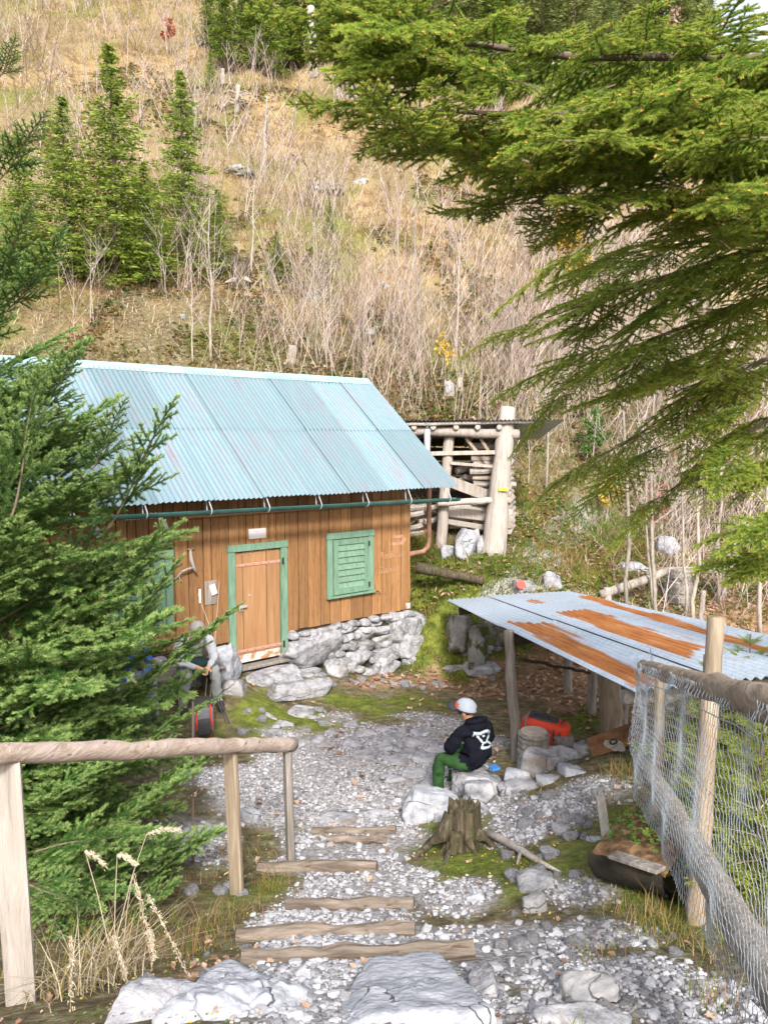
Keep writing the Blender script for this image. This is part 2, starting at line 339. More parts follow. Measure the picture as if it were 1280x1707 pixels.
for x0 in (-14, -7, 0, 7, 14):
    for dd in (3.5, 6.0):
        y0 = 15.5 + (dd + .25 * (x0 + 5)) / .97
        ctrl = np.vstack([ctrl, (x0, y0, hill(x0, y0)[0])])
TPSW = tps_fit(ctrl)
def ground_z(x, y):
    x = np.atleast_1d(np.asarray(x, float)); y = np.atleast_1d(np.asarray(y, float))
    out = np.zeros(len(x))
    for s in range(0, len(x), 40000):
        X = x[s:s + 40000]; Y = y[s:s + 40000]
        cx = np.clip(X, -13, 13); cy = np.clip(Y, -9, 26)
        d = np.sqrt((cx[:, None] - ctrl[None, :, 0]) ** 2 + (cy[:, None] - ctrl[None, :, 1]) ** 2)
        z = (np.where(d > 0, d * d * np.log(d + 1e-9), 0)) @ TPSW[:-3] + TPSW[-3] + TPSW[-2] * cx + TPSW[-1] * cy
        h, dd = hill(X, Y)
        k = sstep(2.5, 6.0, dd); z = z * (1 - k) + h * k
        p = np.c_[X, Y, np.zeros(len(X))]
        far = np.clip((dd - 2) / 20, 0, 1)
        z = z + .03 * fbm(p, 1.6, 4, 3) + (.10 + 1.0 * far) * fbm(p, .3, 3, 9) * sstep(1.5, 5, dd) + (.16 + .3 * far) * sstep(2, 6, dd) * fbm(p, .95, 4, 5)
        # worn path climbing past the shed
        out[s:s + 40000] = z
    return out
def gz(x, y): return float(ground_z([x], [y])[0])
def ghit(px, py, y0=2.0, y1=90.0):
    d = ray(px, py); ys = np.r_[np.arange(y0, 20, .04), np.arange(20, y1, .25)]
    pts = np.array([[d.x / d.y * y, y, CAMZ + d.z / d.y * y] for y in ys])
    g = ground_z(pts[:, 0], pts[:, 1]); k = np.nonzero(pts[:, 2] < g)[0]
    if len(k) == 0: return Vector(pts[-1])
    i = k[0]; return Vector((pts[i, 0], pts[i, 1], g[i]))

# zones of the ground: blobs (pixel, row, radius in metres, strength)
def blobs(lst):
    out = []
    for px, py, r, s in lst:
        p = ghit(px, py); out.append((p.x, p.y, r, s))
    return out
Z_gravel = blobs([(600, 1580, .55, 1), (560, 1530, .5, 1), (600, 1480, .5, 1), (560, 1430, .5, 1), (590, 1390, .6, 1), (540, 1330, .8, 1), (620, 1310, .9, 1), (600, 1270, .7, .8), (690, 1270, .8, 1), (700, 1240, .6, .6), (780, 1330, .6, .8),
                  (440, 1340, .6, .8), (640, 1660, .6, 1), (820, 1580, .45, 1), (760, 1500, .35, .7), (900, 1620, .4, .75), (1000, 1560, .3, .7), (1080, 1640, .4, .75), (960, 1490, .3, .5), (900, 1360, .5, .8), (980, 1320, .4, .7), (1200, 1690, .4, .8), (720, 1640, .4, 1), (330, 1400, .5, .7), (480, 1620, .4, .9), (860, 1400, .3, .6), (930, 1680, .3, .7), (800, 1240, .5, .5), (640, 1230, .8, .6), (560, 1245, .6, .6), (480, 1270, .6, .6), (740, 1215, .6, .5), (400, 1300, .6, .6), (560, 1200, .5, .35), (640, 1160, .5, .3), (700, 1195, .5, .4), (480, 1225, .5, .4)])
Z_moss = blobs([(600, 1175, .6, .75), (680, 1172, .6, .75), (520, 1205, .45, .5), (440, 1200, .6, .65), (740, 1175, .45, .5), (400, 1240, .5, .55), (640, 1195, .45, .5), (700, 1400, .45, .7), (760, 1440, .4, .6), (1000, 1370, .5, .6), (880, 1450, .35, .5), (960, 1200, .7, .5), (900, 960, 1.4, 1), (760, 990, 1.2, 1), (820, 1000, .8, .7), (740, 1050, .7, .8), (950, 930, 1.2, 1), (1000, 900, 1.5, .7), (860, 850, 1.5, .7), (1230, 1400, 1.2, .9), (720, 930, 1.0, .8), (440, 1480, .35, .5), (1060, 1500, .3, .5)])
Z_litter = blobs([(770, 1140, .7, 1), (840, 1150, .7, 1), (920, 1150, .9, 1), (960, 1120, .9, .9), (800, 1100, .6, .9), (1000, 1180, .8, .7), (860, 1190, .5, .6), (1200, 1030, 1.6, .7), (1120, 1000, 1.4, .6), (330, 1640, .6, .6), (1150, 950, 1.6, .5), (600, 1142, .4, .6), (660, 1135, .45, .7), (710, 1140, .5, .8), (250, 1600, .6, .5)])
_pp = [(838, 1005), (862, 985), (885, 958), (905, 930), (925, 903), (945, 880), (965, 862), (990, 846)]
Z_path = blobs([(a[0] + (b[0] - a[0]) * k / 5, a[1] + (b[1] - a[1]) * k / 5, .42, 1) for a, b in zip(_pp[:-1], _pp[1:]) for k in range(5)])
def zone(Z, x, y):
    r = np.zeros(len(x))
    for bx, by, rad, s in Z: r = np.maximum(r, s * np.exp(-((x - bx) ** 2 + (y - by) ** 2) / (rad * rad)))
    return r
def zones(x, y):
    p = np.c_[x, y, np.zeros(len(x))]
    n1 = fbm(p, 1.7, 4, 21); n2 = fbm(p, 2.3, 4, 33)
    dd = (x + 5) * -.25 + (y - 15.5) * .97
    g = sstep(.22, .48, zone(Z_gravel, x, y) + .22 * n1)
    pth = sstep(.3, .6, zone(Z_path, x, y) + .2 * n1)
    m = sstep(.22, .62, zone(Z_moss, x, y) + .55 * n2) * (1 - .85 * g)
    l = sstep(.25, .6, zone(Z_litter, x, y) + .35 * n1) * (1 - .7 * g)
    dry = sstep(5, 11, dd + 5 * n1) * (.35 + .65 * sstep(-.25, .1, fbm(p, .33, 3, 44)))
    m = np.maximum(m, .7 * sstep(.12, .35, fbm(p, .5, 4, 46)) * sstep(2, 5, dd))
    return np.maximum(g, pth * .8), m, l, dry, dd

def axis(lo, hi, dense0, dense1, step, far):
    a = list(np.arange(dense0, dense1, step)); s = step; v = dense1
    while v < hi:
        a.append(v); s = min(s * 1.07, far); v += s
    a.append(hi); s = step; v = dense0 - s
    while v > lo:
        a.append(v); s = min(s * 1.07, far); v -= s
    a.append(lo)
    return np.array(sorted(a))
ax = axis(-260, 260, -3.2, 3.6, .055, 6.0); ay = axis(-120, 420, 2.4, 12.5, .06, 6.0)
GX, GY = np.meshgrid(ax, ay); gx = GX.ravel(); gy = GY.ravel()
gzv = ground_z(gx, gy)
g_, m_, l_, d_, dd_ = zones(gx, gy)
pp = np.c_[gx, gy, np.zeros(len(gx))]
gzv = gzv + g_ * .010 * vnoise(pp, 14, 5) + m_ * .02 * (fbm(pp, 5, 3, 8) + .3)
nx, ny = len(ax), len(ay)
I = np.arange(nx * ny).reshape(ny, nx)
quads = np.stack([I[:-1, :-1], I[:-1, 1:], I[1:, 1:], I[1:, :-1]], -1).reshape(-1, 4)

def ground_material():
    m = bpy.data.materials.new('ground_cover'); m.use_nodes = True; nt = m.node_tree; nt.nodes.clear(); L = nt.links.new
    out = nt.nodes.new('ShaderNodeOutputMaterial'); b = nt.nodes.new('ShaderNodeBsdfPrincipled'); L(b.outputs[0], out.inputs[0])
    b.inputs['Roughness'].default_value = .9; b.inputs['Specular IOR Level'].default_value = .15
    tc = nt.nodes.new('ShaderNodeTexCoord')
    at = nt.nodes.new('ShaderNodeVertexColor'); at.layer_name = 'zones'
    sep = nt.nodes.new('ShaderNodeSeparateColor'); L(at.outputs['Color'], sep.inputs[0])
    def noisecol(scale, stops, detail=7):
        n = nt.nodes.new('ShaderNodeTexNoise'); n.inputs['Scale'].default_value = scale; n.inputs['Detail'].default_value = detail; n.inputs['Roughness'].default_value = .7
        L(tc.outputs['Object'], n.inputs['Vector']); r = ramp(nt, stops); L(n.outputs['Fac'], r.inputs[0]); return r.outputs[0], n.outputs['Fac']
    def mix(f, a, b_):
        x = nt.nodes.new('ShaderNodeMix'); x.data_type = 'RGBA'; L(f, x.inputs[0]); L(a, x.inputs[6]); L(b_, x.inputs[7]); return x.outputs[2]
    soil, f0 = noisecol(9, [(.3, (.035, .026, .016)), (.48, (.10, .08, .045)), (.6, (.16, .145, .08)), (.72, (.28, .26, .235))])
    dry, f1 = noisecol(1.1, [(.3, (.10, .065, .035)), (.42, (.20, .13, .065)), (.52, (.30, .22, .12)), (.62, (.21, .175, .07)), (.72, (.12, .12, .035))])
    moss, f2 = noisecol(7, [(.3, (.04, .05, .012)), (.5, (.095, .12, .02)), (.6, (.15, .17, .03)), (.72, (.20, .15, .06))])
    lit, f3 = noisecol(12, [(.3, (.10, .06, .035)), (.5, (.24, .15, .09)), (.7, (.40, .28, .19))])
    grv, f4 = noisecol(26, [(.3, (.06, .055, .05)), (.45, (.20, .19, .185)), (.6, (.33, .32, .33)), (.75, (.44, .43, .44))], 5)
    c = mix(at.outputs['Alpha'], soil, dry); c = mix(sep.outputs[2], c, lit); c = mix(sep.outputs[1], c, moss); c = mix(sep.outputs[0], c, grv)
    L(c, b.inputs['Base Color'])
    bn = nt.nodes.new('ShaderNodeBump'); bn.inputs['Strength'].default_value = .8; bn.inputs['Distance'].default_value = .03
    n = nt.nodes.new('ShaderNodeTexNoise'); n.inputs['Scale'].default_value = 22; n.inputs['Detail'].default_value = 8; L(tc.outputs['Object'], n.inputs['Vector'])
    L(n.outputs['Fac'], bn.inputs['Height']); L(bn.outputs[0], b.inputs['Normal'])
    return m
MT['ground'] = ground_material()
gme = mesh_np('ground', np.c_[gx, gy, gzv], quads, MT['ground'], smooth=True)
ca = gme.color_attributes.new('zones', 'FLOAT_COLOR', 'POINT')
ca.data.foreach_set('color', np.c_[g_, m_, l_, d_].astype(np.float32).ravel())
ground = link('ground', gme); ground['kind'] = 'structure'

# ------------------------------------------------------------------ stones
def ico(n):
    bm = bmesh.new(); bmesh.ops.create_icosphere(bm, subdivisions=n, radius=1)
    V = np.array([v.co[:] for v in bm.verts]); T = np.array([[v.index for v in f.verts] for f in bm.faces]); bm.free(); return V, T
ICO = {k: ico(k) for k in (1, 2, 3, 4, 5, 6)}
def rock_shape(seed, n=4, planes=14, boxy=.5, rough=.06):
    rs = np.random.RandomState(seed); V, T = ICO[n]
    N = rs.normal(size=(planes, 3)); N /= np.linalg.norm(N, axis=1)[:, None]; D = rs.uniform(.62, 1.0, planes)
    B = np.array([[1, 0, 0], [-1, 0, 0], [0, 1, 0], [0, -1, 0], [0, 0, 1], [0, 0, -1]], float); B += rs.normal(size=B.shape) * .16; B /= np.linalg.norm(B, axis=1)[:, None]
    N = np.vstack([N, B]); D = np.r_[D, rs.uniform(.6, .85, 6) if boxy > 0 else np.full(6, 1.2)]
    q = V @ N.T; q = np.where(q > .05, D[None, :] / np.maximum(q, .05), 9)
    k = 60.0; r = -np.log(np.exp(-k * np.minimum(q, 2)).sum(1)) / k
    r = r + rough * fbm(V + seed, 2.2, 4, seed) + rough * .45 * fbm(V + seed, 7, 4, seed + 5) - rough * .5 * np.maximum(0, .14 - np.abs(fbm(V * (1, 1, 2.2) + seed, 1.6, 3, seed + 9))) / .14 * (n > 3)
    P_ = V * r[:, None]
    mn, mx = P_.min(0), P_.max(0)
    return (P_ - (mn + mx) / 2) / ((mx - mn) / 2), T      # unit half extents
def rock_mesh(name, seed, dims, mat, n=4, rough=.06, planes=14, subdiv_smooth=True, boxy=.5):
    V, T = rock_shape(seed, n, planes, boxy, rough)
    return mesh_np(name, V * np.array(dims) / 2, T, mat, smooth=subdiv_smooth)
def rock_at(label, x, y, dims, seed, mat='limestone_white', rz=0.0, rx=0.0, ry=0.0, sink=.3, n=4, group=None, name='rock', rough=.06, z=None, cat='rock', planes=14):
    me = rock_mesh(name, seed, dims, MT[mat], n, rough, planes)
    zz = (gz(x, y) if z is None else z)
    W = Matrix.Translation((x, y, zz + dims[2] * (.5 - sink))) @ Matrix.Rotation(rz, 4, 'Z') @ Matrix.Rotation(rx, 4, 'X') @ Matrix.Rotation(ry, 4, 'Y')
    o = link(name, me, None, W); return tag(o, label, cat, group)
def rock_px(label, x0, y0, x1, y1, Y, seed, depth=None, mat='limestone_white', rz=0.0, rx=0, ry=0, rough=.06, n=4, name='rock', extra=.0, planes=14):
    """a rock whose outline fills the pixel box, standing at distance Y"""
    a = P(x0, y0, Y); b = P(x1, y1, Y); wd = b.x - a.x; h = a.z - b.z
    dp = depth or wd * .8
    # the top of a stone is seen obliquely: part of the box height is its depth
    g = gz((a.x + b.x) / 2, Y)
    zb = min(b.z, g) - .06; me = rock_mesh(name, seed, (wd, dp, a.z - zb + extra), MT[mat], n, rough, planes)
    W = Matrix.Translation(((a.x + b.x) / 2, Y, (a.z + zb + extra) / 2)) @ Matrix.Rotation(rz, 4, 'Z') @ Matrix.Rotation(rx, 4, 'X') @ Matrix.Rotation(ry, 4, 'Y')
    return tag(link(name, me, None, W), label, 'rock')

# ------------------------------------------------------------------ hut
HD = Vector((.766, .643, 0)).normalized(); HN = Vector((HD.y, -HD.x, 0)); H0 = Vector((-1.81, 11.0, 0)); ZU = Vector((0, 0, 1))
def HW(t, off, z): return H0 + HD * t + HN * off + ZU * z
def wall_t(px, off=0.0):
    p = hitplane(px, 900, H0 + HN * off, HN); return (p - H0).dot(HD)
def wallP(px, py, off=0.0): return hitplane(px, py, H0 + HN * off, HN)
T0, T1 = -3.4, wall_t(684); DEPTH = 3.62; ZB = .555
EAVE_OFF, EAVE_Z, RIDGE_OFF, RIDGE_Z = .5, 2.655, -1.81, 4.50
RT0, RT1 = -3.95, 3.47
SLOPE = (RIDGE_Z - EAVE_Z) / (EAVE_OFF - RIDGE_OFF)
def roof_z(off): return EAVE_Z + (EAVE_OFF - off) * SLOPE if off >= RIDGE_OFF else RIDGE_Z - (RIDGE_OFF - off) * SLOPE
hut = thing('hut', 'brown wooden alpine hut with turquoise corrugated roof and green shutter', 'hut', HW(0, -1.8, 0))
def hbox(mb, t0, t1, o0, o1, z0, z1):
    mb.hexa([HW(t0, o1, z0), HW(t1, o1, z0), HW(t1, o0, z0), HW(t0, o0, z0), HW(t0, o1, z1), HW(t1, o1, z1), HW(t1, o0, z1), HW(t0, o0, z1)])
rnd = random.Random(5)
DT0, DT1 = wall_t(379), wall_t(477)        # outside of the door frame
DZ0, DZ1 = .20, 1.93
# backing walls, a body the boards are nailed on
mb = MB(); hbox(mb, T0, DT0 + .04, -.10, -.03, 0.0, roof_z(-.1) - .06); hbox(mb, DT1 - .04, T1 - .02, -.10, -.03, 0.0, roof_z(-.1) - .06); hbox(mb, DT0 + .04, DT1 - .04, -.10, -.03, DZ1 - .05, roof_z(-.1) - .06)
front = link('front_wall', mb.mesh('front_wall', MT['shadow_wood']), hut)
def plank(parent, t0, t1, z0, z1, o0=-.03, o1=0.0, mat='larch', name='plank', top2=None):
    mb = MB(); g = .0062; j = rnd.uniform(-.004, .004)
    c = [HW(t0 + g, o1 + j, z0), HW(t1 - g, o1 + j, z0), HW(t1 - g, o0, z0), HW(t0 + g, o0, z0), HW(t0 + g, o1 + j, z1), HW(t1 - g, o1 + j, top2 or z1), HW(t1 - g, o0, top2 or z1), HW(t0 + g, o0, z1)]
    mb.hexa(c); return link(name, mb.mesh(name, MT[mat], bevel=.0015), parent)
cuts = [T0]; px_cuts = [497, 513, 534, 549, 568, 585, 605, 620, 636, 652, 668]
t = T0
while t < DT0 - .2:
    t += rnd.choice((.12, .14, .17, .2, .22)); cuts.append(min(t, DT0 + .02))
cuts[-1] = DT0 + .02
door_cuts = [DT0 + .02 + (DT1 - DT0 - .04) * k for k in (.17, .30, .43, .55, .70, .84, 1.0)]
cuts2 = [DT1 - .02] + [wall_t(p) for p in px_cuts] + [T1]
top = roof_z(0) - .05
for a, b in zip(cuts[:-1], cuts[1:]): plank(front, a, b, ZB + rnd.uniform(-.012, .012), top)
for a, b in zip([cuts[-1]] + door_cuts[:-1], door_cuts): plank(front, a, b, DZ1 - .06, top)
for a, b in zip(cuts2[:-1], cuts2[1:]): plank(front, a, b, ZB + rnd.uniform(-.012, .012), top)
# gable walls and rear wall
for side, tt in ((-1, T0), (1, T1)):
    nm = 'gable_wall'; mb = MB(); s0, s1 = (tt, tt + .06) if side < 0 else (tt - .06, tt)
    q = [(-.12, 0.0), (-DEPTH + .04, 0.0), (-DEPTH + .04, roof_z(-DEPTH + .04) - .07), (RIDGE_OFF, RIDGE_Z - .07), (-.12, roof_z(-.12) - .07)]
    A = [HW(s0 + .02, o, z) for o, z in q]; B = [HW(s1 - .02, o, z) for o, z in q]
    mb.poly(A); mb.poly(B[::-1])
    for k in range(5): mb.poly([A[k], A[(k + 1) % 5], B[(k + 1) % 5], B[k]])
    gw = link(nm, mb.mesh(nm, MT['shadow_wood']), hut)
    o = -.03
    while o > -DEPTH:
        o2 = max(o - rnd.choice((.15, .18, .21)), -DEPTH); mb = MB(); e0, e1 = (tt - .012, tt + .018) if side < 0 else (tt - .018, tt + .012)
        za, zb = roof_z(o) - .06, roof_z(o2) - .06
        mb.hexa([HW(e0, o - .004, ZB), HW(e1, o - .004, ZB), HW(e1, o2 + .004, ZB), HW(e0, o2 + .004, ZB), HW(e0, o - .004, za), HW(e1, o - .004, za), HW(e1, o2 + .004, zb), HW(e0, o2 + .004, zb)])
        link('plank', mb.mesh('plank', MT['larch']), gw); o = o2
mb = MB(); hbox(mb, T0 + .07, T1 - .07, -DEPTH, -DEPTH + .05, .1, roof_z(-DEPTH) - .08)
link('rear_wall', mb.mesh('rear_wall', MT['larch']), hut)
# white worn corner at the right foot of the wall
mb = MB(); hbox(mb, T1 - .1, T1 - .012, .003, .007, ZB + .01, ZB + .10); link('paint_patch', mb.mesh('paint_patch', MT['worn_paint']), front)
# --- roof: two rows of corrugated sheets towards the yard, one towards the hill
def corr_sheet(name, wd, ln, mats, pitch=.076, amp=.0125, rows=2, thick=.0015, seg=6):
    n = max(2, int(round(wd / pitch))) * seg
    xs = np.linspace(0, wd, n + 1); ys = np.linspace(0, ln, rows + 1)
    X, Y = np.meshgrid(xs, ys); Z = amp * np.cos(2 * math.pi * X / pitch)
    top = np.c_[X.ravel(), Y.ravel(), Z.ravel()]; bot = top - (0, 0, thick)
    I = np.arange((n + 1) * (rows + 1)).reshape(rows + 1, n + 1)
    q = np.stack([I[:-1, :-1], I[:-1, 1:], I[1:, 1:], I[1:, :-1]], -1).reshape(-1, 4)
    return mesh_np(name, np.vstack([top, bot]), np.vstack([q, q[:, ::-1] + len(top)]), mats, smooth=True)
roof = link('roof', None, hut, Matrix.Translation(HW(0, RIDGE_OFF, RIDGE_Z)))
mb = MB()       # roof boarding and rafters below the sheets
for side in (0, 1):
    e_off = EAVE_OFF - .10 if side == 0 else 2 * RIDGE_OFF - EAVE_OFF + .10
    for tt in np.arange(RT0 + .15, RT1 - .1, .92):
        A = HW(tt, e_off, roof_z(e_off) - .075); B = HW(tt, RIDGE_OFF, RIDGE_Z - .075)
        mb.tube([A, B], .045, n=6)
bpy.data.objects.remove(roof)
roof = link('roof', mb.mesh('roof', MT['pale_wood']), hut)
slope_len = math.hypot(EAVE_OFF - RIDGE_OFF, RIDGE_Z - EAVE_Z)
DN = (HW(0, EAVE_OFF, EAVE_Z) - HW(0, RIDGE_OFF, RIDGE_Z)).normalized()
NSH = 10; SW = (RT1 - RT0) / NSH
sheets = [corr_sheet('roof_sheet', SW + .05, slope_len * .52, MT['teal_roof']) for k in range(1)]
for row in range(2):
    for k in range(NSH):
        t0 = RT0 + k * SW
        top_off = 0.0 if row == 0 else slope_len * .50
        lift = .006 + (.006 if row == 0 else 0) + (k % 2) * .012
        p = HW(t0, RIDGE_OFF, RIDGE_Z) + DN * top_off
        X = HD; Y = DN; Z = X.cross(Y); sgn = 1
        if Z.z < 0: Z = -Z
        p = p + Z * lift + HD * rnd.uniform(-.008, .008) + DN * (rnd.uniform(-.012, .012))
        Wm = Matrix((X, Y, Z)).transposed().to_4x4(); Wm.translation = p
        link('roof_sheet', sheets[0], roof, Wm @ Matrix.Rotation(rnd.uniform(-.004, .004), 4, 'Z'))
back = corr_sheet('roof_sheet', SW + .05, slope_len, MT['teal_roof'])
DN2 = Vector((-HN.x, -HN.y, 0)) * (EAVE_OFF - RIDGE_OFF) - ZU * (RIDGE_Z - EAVE_Z); DN2.normalize()
for k in range(NSH):
    Z = HD.cross(DN2); Z = Z if Z.z > 0 else -Z
    Wm = Matrix((HD, DN2, Z)).transposed().to_4x4(); Wm.translation = HW(RT0 + k * SW, RIDGE_OFF, RIDGE_Z) + Z * (.006 + (k % 2) * .003)
    link('roof_sheet', back, roof, Wm)
for k in range(4):      # ridge capping in lengths
    mb = MB(); a = RT0 - .02 + k * (RT1 - RT0 + .04) / 4; b = a + (RT1 - RT0 + .04) / 4 - .004; l = .034 + .003 * (k % 2)
    for o1, o2 in ((RIDGE_OFF + .15, RIDGE_OFF), (RIDGE_OFF, RIDGE_OFF - .15)):
        pass
    r1 = [HW(a, RIDGE_OFF + .15, roof_z(RIDGE_OFF + .15) + l), HW(a, RIDGE_OFF + .02, RIDGE_Z + l), HW(a, RIDGE_OFF - .02, RIDGE_Z + l), HW(a, RIDGE_OFF - .15, roof_z(RIDGE_OFF - .15) + l)]
    r2 = [p + HD * (b - a) for p in r1]; mb.quad_grid([r1, r2]); mb.quad_grid([[p - ZU * .02 for p in r1], [p - ZU * .02 for p in r2]])
    link('ridge_cap', mb.mesh('ridge_cap', MT['ridge_metal']), roof)
# --- eave beam, purlin ends and gutter
mb = MB(); hbox(mb, wall_t(300, .06), T1, .006, .075, 2.355, 2.43); link('eave_batten', mb.mesh('eave_batten', MT['door_wood'], bevel=.006), hut)
for px in (143, 250, 480, 540, 640, 712):
    pt = hitplane(px, 815, H0 + HN * .33, HN); tt = (pt - H0).dot(HD)
    if tt < RT1 - .05:
        mb = MB(); mb.tube([HW(tt, -.02, roof_z(-.02) - .12), HW(tt, .40, roof_z(.40) - .10)], .05, n=8)
        link('rafter_end', mb.mesh('rafter_end', MT['pale_wood'], smooth=False), roof)
GT0, GT1 = RT0 - .05, RT1 + .06
rows = []
for tt in np.linspace(GT0, GT1, 2):
    zc = 2.535 - (tt - GT0) * .012; rr = []
    for a in np.linspace(-8, -172, 10): rr.append(HW(tt, EAVE_OFF + .04 + .065 * math.cos(R(a)), zc + .065 * math.sin(R(a))))
    for a in np.linspace(-172, -8, 10): rr.append(HW(tt, EAVE_OFF + .04 + .060 * math.cos(R(a)), zc + .060 * math.sin(R(a))))
    rr.append(rr[0]); rows.append(rr)
mb = MB(); mb.quad_grid(rows); gut = link('gutter', mb.mesh('gutter', MT['dark_green'], smooth=True), hut)
for tt in np.linspace(GT0 + .4, GT1 - .25, 9):
    zc = 2.535 - (tt - GT0) * .012; mb = MB(); pts = [HW(tt, EAVE_OFF - .05, 2.62)] + [HW(tt, EAVE_OFF + .04 + .07 * math.cos(R(a)), zc + .07 * math.sin(R(a))) for a in np.linspace(-180, 0, 9)] + [HW(tt, EAVE_OFF + .02, 2.63)]
    mb.tube(pts, .007, n=5); link('bracket', mb.mesh('bracket', MT['zinc']), gut)
# rusty drain pipe behind the right corner and vent pipe
mb = MB(); a = hitplane(715, 830, H0 + HN * -.35, HN); ta = (a - H0).dot(HD)
mb.tube([HW(ta, -.35, 2.75), HW(ta, -.35, 1.62), HW(ta - .03, -.35, 1.50), HW(ta - .14, -.35, 1.43), HW(T1 - .05, -.35, 1.40)], .045, n=10)
link('drain_pipe', mb.mesh('drain_pipe', MT['rust_pipe'], smooth=True), hut)
# --- door
door = link('door', None, hut)
bpy.data.objects.remove(door)
FW = .105
mb = MB(); hbox(mb, DT0 + FW, DT1 - FW, -.075, -.035, DZ0, DZ1 - .10); door = link('door', mb.mesh('door', MT['shadow_wood']), hut)
dc = [DT0 + FW + .006, wall_t(404), wall_t(444), DT1 - FW - .006]
for a, b in zip(dc[:-1], dc[1:]): plank(door, a, b, DZ0 + .14, DZ1 - .115, -.036, -.008, 'door_wood')
plank(door, DT0 + FW + .008, DT1 - FW - .008, DZ0 + .02, DZ0 + .135, -.036, -.004, 'worn_paint', 'kick_board')
mb = MB(); hbox(mb, DT0, DT0 + FW, -.05, .03, DZ0 - .02, DZ1 - .10); link('door_jamb', mb.mesh('door_jamb', MT['green_paint'], bevel=.004), door)
mb = MB(); hbox(mb, DT1 - FW, DT1, -.05, .03, DZ0 - .02, DZ1 - .10); link('door_jamb', mb.mesh('door_jamb', MT['green_paint'], bevel=.004), door)
mb = MB(); hbox(mb, DT0 - .01, DT1 + .01, -.05, .042, DZ1 - .098, DZ1); link('door_lintel', mb.mesh('door_lintel', MT['green_paint'], bevel=.004), door)
for zc in (DZ1 - .30, DZ0 + .19):
    mb = MB(); hbox(mb, DT0 + FW + .03, DT1 - FW + .02, -.006, .004, zc - .02, zc + .02); hg = link('hinge', mb.mesh('hinge', MT['pink_iron'], bevel=.001), door)
    mb = MB(); hbox(mb, DT1 - FW + .012, DT1 - FW + .04, .031, .044, zc - .05, zc + .05); link('hinge_pin', mb.mesh('hinge_pin', MT['iron']), hg)
    for k in range(6):
        c = HW(DT0 + FW + .06 + k * (DT1 - DT0 - 2 * FW - .06) / 5.6, .004, zc); mb = MB(); mb.tube([c, c + HN * .005], .007, n=6); link('rivet', mb.mesh('rivet', MT['iron']), hg)
c = wallP(400, 1011, 0.0); tc_ = (c - H0).dot(HD); mb = MB(); hbox(mb, tc_ - .09, tc_ + .10, .031, .04, c.z - .018, c.z + .018); mb.tube([HW(tc_ - .01, .045, c.z + .01), HW(tc_ - .03, .05, c.z - .05), HW(tc_ + .02, .05, c.z - .05), HW(tc_, .045, c.z + .01)], .006, n=5)
link('latch', mb.mesh('latch', MT['steel']), door)
c = wallP(416, 992, -.008); mb = MB(); mb.tube([c, c + HN * .012], .016, n=10); link('keyhole_cover', mb.mesh('keyhole_cover', MT['steel']), door)
mb = MB(); hbox(mb, DT0 + .02, DT1 - .02, -.06, .12, DZ0 - .07, DZ0 - .022); link('door_sill', mb.mesh('door_sill', MT['grey_wood'], bevel=.01), door)
# --- windows with shutters
def window(t0, t1, z0, z1, louvred=True):
    mb = MB(); hbox(mb, t0 + .01, t1 - .01, .004, .022, z0 + .01, z1 - .01); w_ = link('window', mb.mesh('window', MT['green_paint']), hut)
    f = .10
    def part(nm, a, b, o0, o1, c, d, par=w_, mat='green_paint'):
        mb = MB(); hbox(mb, a, b, o0, o1, c, d); return link(nm, mb.mesh(nm, MT[mat], bevel=.003), par)
    part('frame', t0, t0 + f, .0225, .045, z0 + .03, z1 - .10); part('frame', t1 - f, t1, .0225, .045, z0 + .03, z1 - .10)
    part('frame', t0 - .015, t1 + .015, .0225, .055, z1 - .10, z1); part('sill', t0 - .01, t1 + .02, .0225, .075, z0 - .005, z0 + .03)
    a, b = t0 + f + .012, t1 - f - .012; c, d = z0 + .045, z1 - .115; s = .085
    if louvred:
        part('shutter_rail', a, a + s, .0235, .062, c, d); part('shutter_rail', b - s, b, .0235, .062, c, d)
        part('shutter_rail', a + s + .001, b - s - .001, .0235, .060, d - s, d); part('shutter_rail', a + s + .001, b - s - .001, .0235, .060, c, c + s)
        n = 7; h = (d - c - 2 * s) / n
        for k in range(n):
            zz = c + s + h * k; mb = MB(); q = .004
            mb.hexa([HW(a + s + .001, .060, zz + q), HW(b - s - .001, .060, zz + q), HW(b - s - .001, .050, zz + q), HW(a + s + .001, .050, zz + q),
                     HW(a + s + .001, .036, zz + h), HW(b - s - .001, .036, zz + h), HW(b - s - .001, .026, zz + h), HW(a + s + .001, .026, zz + h)])
            link('slat', mb.mesh('slat', MT['green_paint']), w_)
        for zz in (c + .10, d - .10): part('hinge', b - .012, b + .02, .0625, .072, zz - .04, zz + .04, mat='iron')
        mb = MB(); mb.tube([HW(t1, .05, z0 + .01), HW(t1 + .08, .06, z0 + .005), HW(t1 + .13, .06, z0 - .06)], .008, n=5); link('shutter_hook', mb.mesh('shutter_hook', MT['iron']), w_)
    else:
        k = 4
        for i in range(k): part('shutter_plank', a + (b - a) * i / k + .003, a + (b - a) * (i + 1) / k - .003, .0235, .055, c, d)
    return w_
wz1 = wallP(543, 889).z; wz0 = wallP(545, 998).z
window(wall_t(543), wall_t(620), wz0, wz1, True)
window(wall_t(285) - .85, wall_t(285), wz0 - .02, wz1 - .02, False)
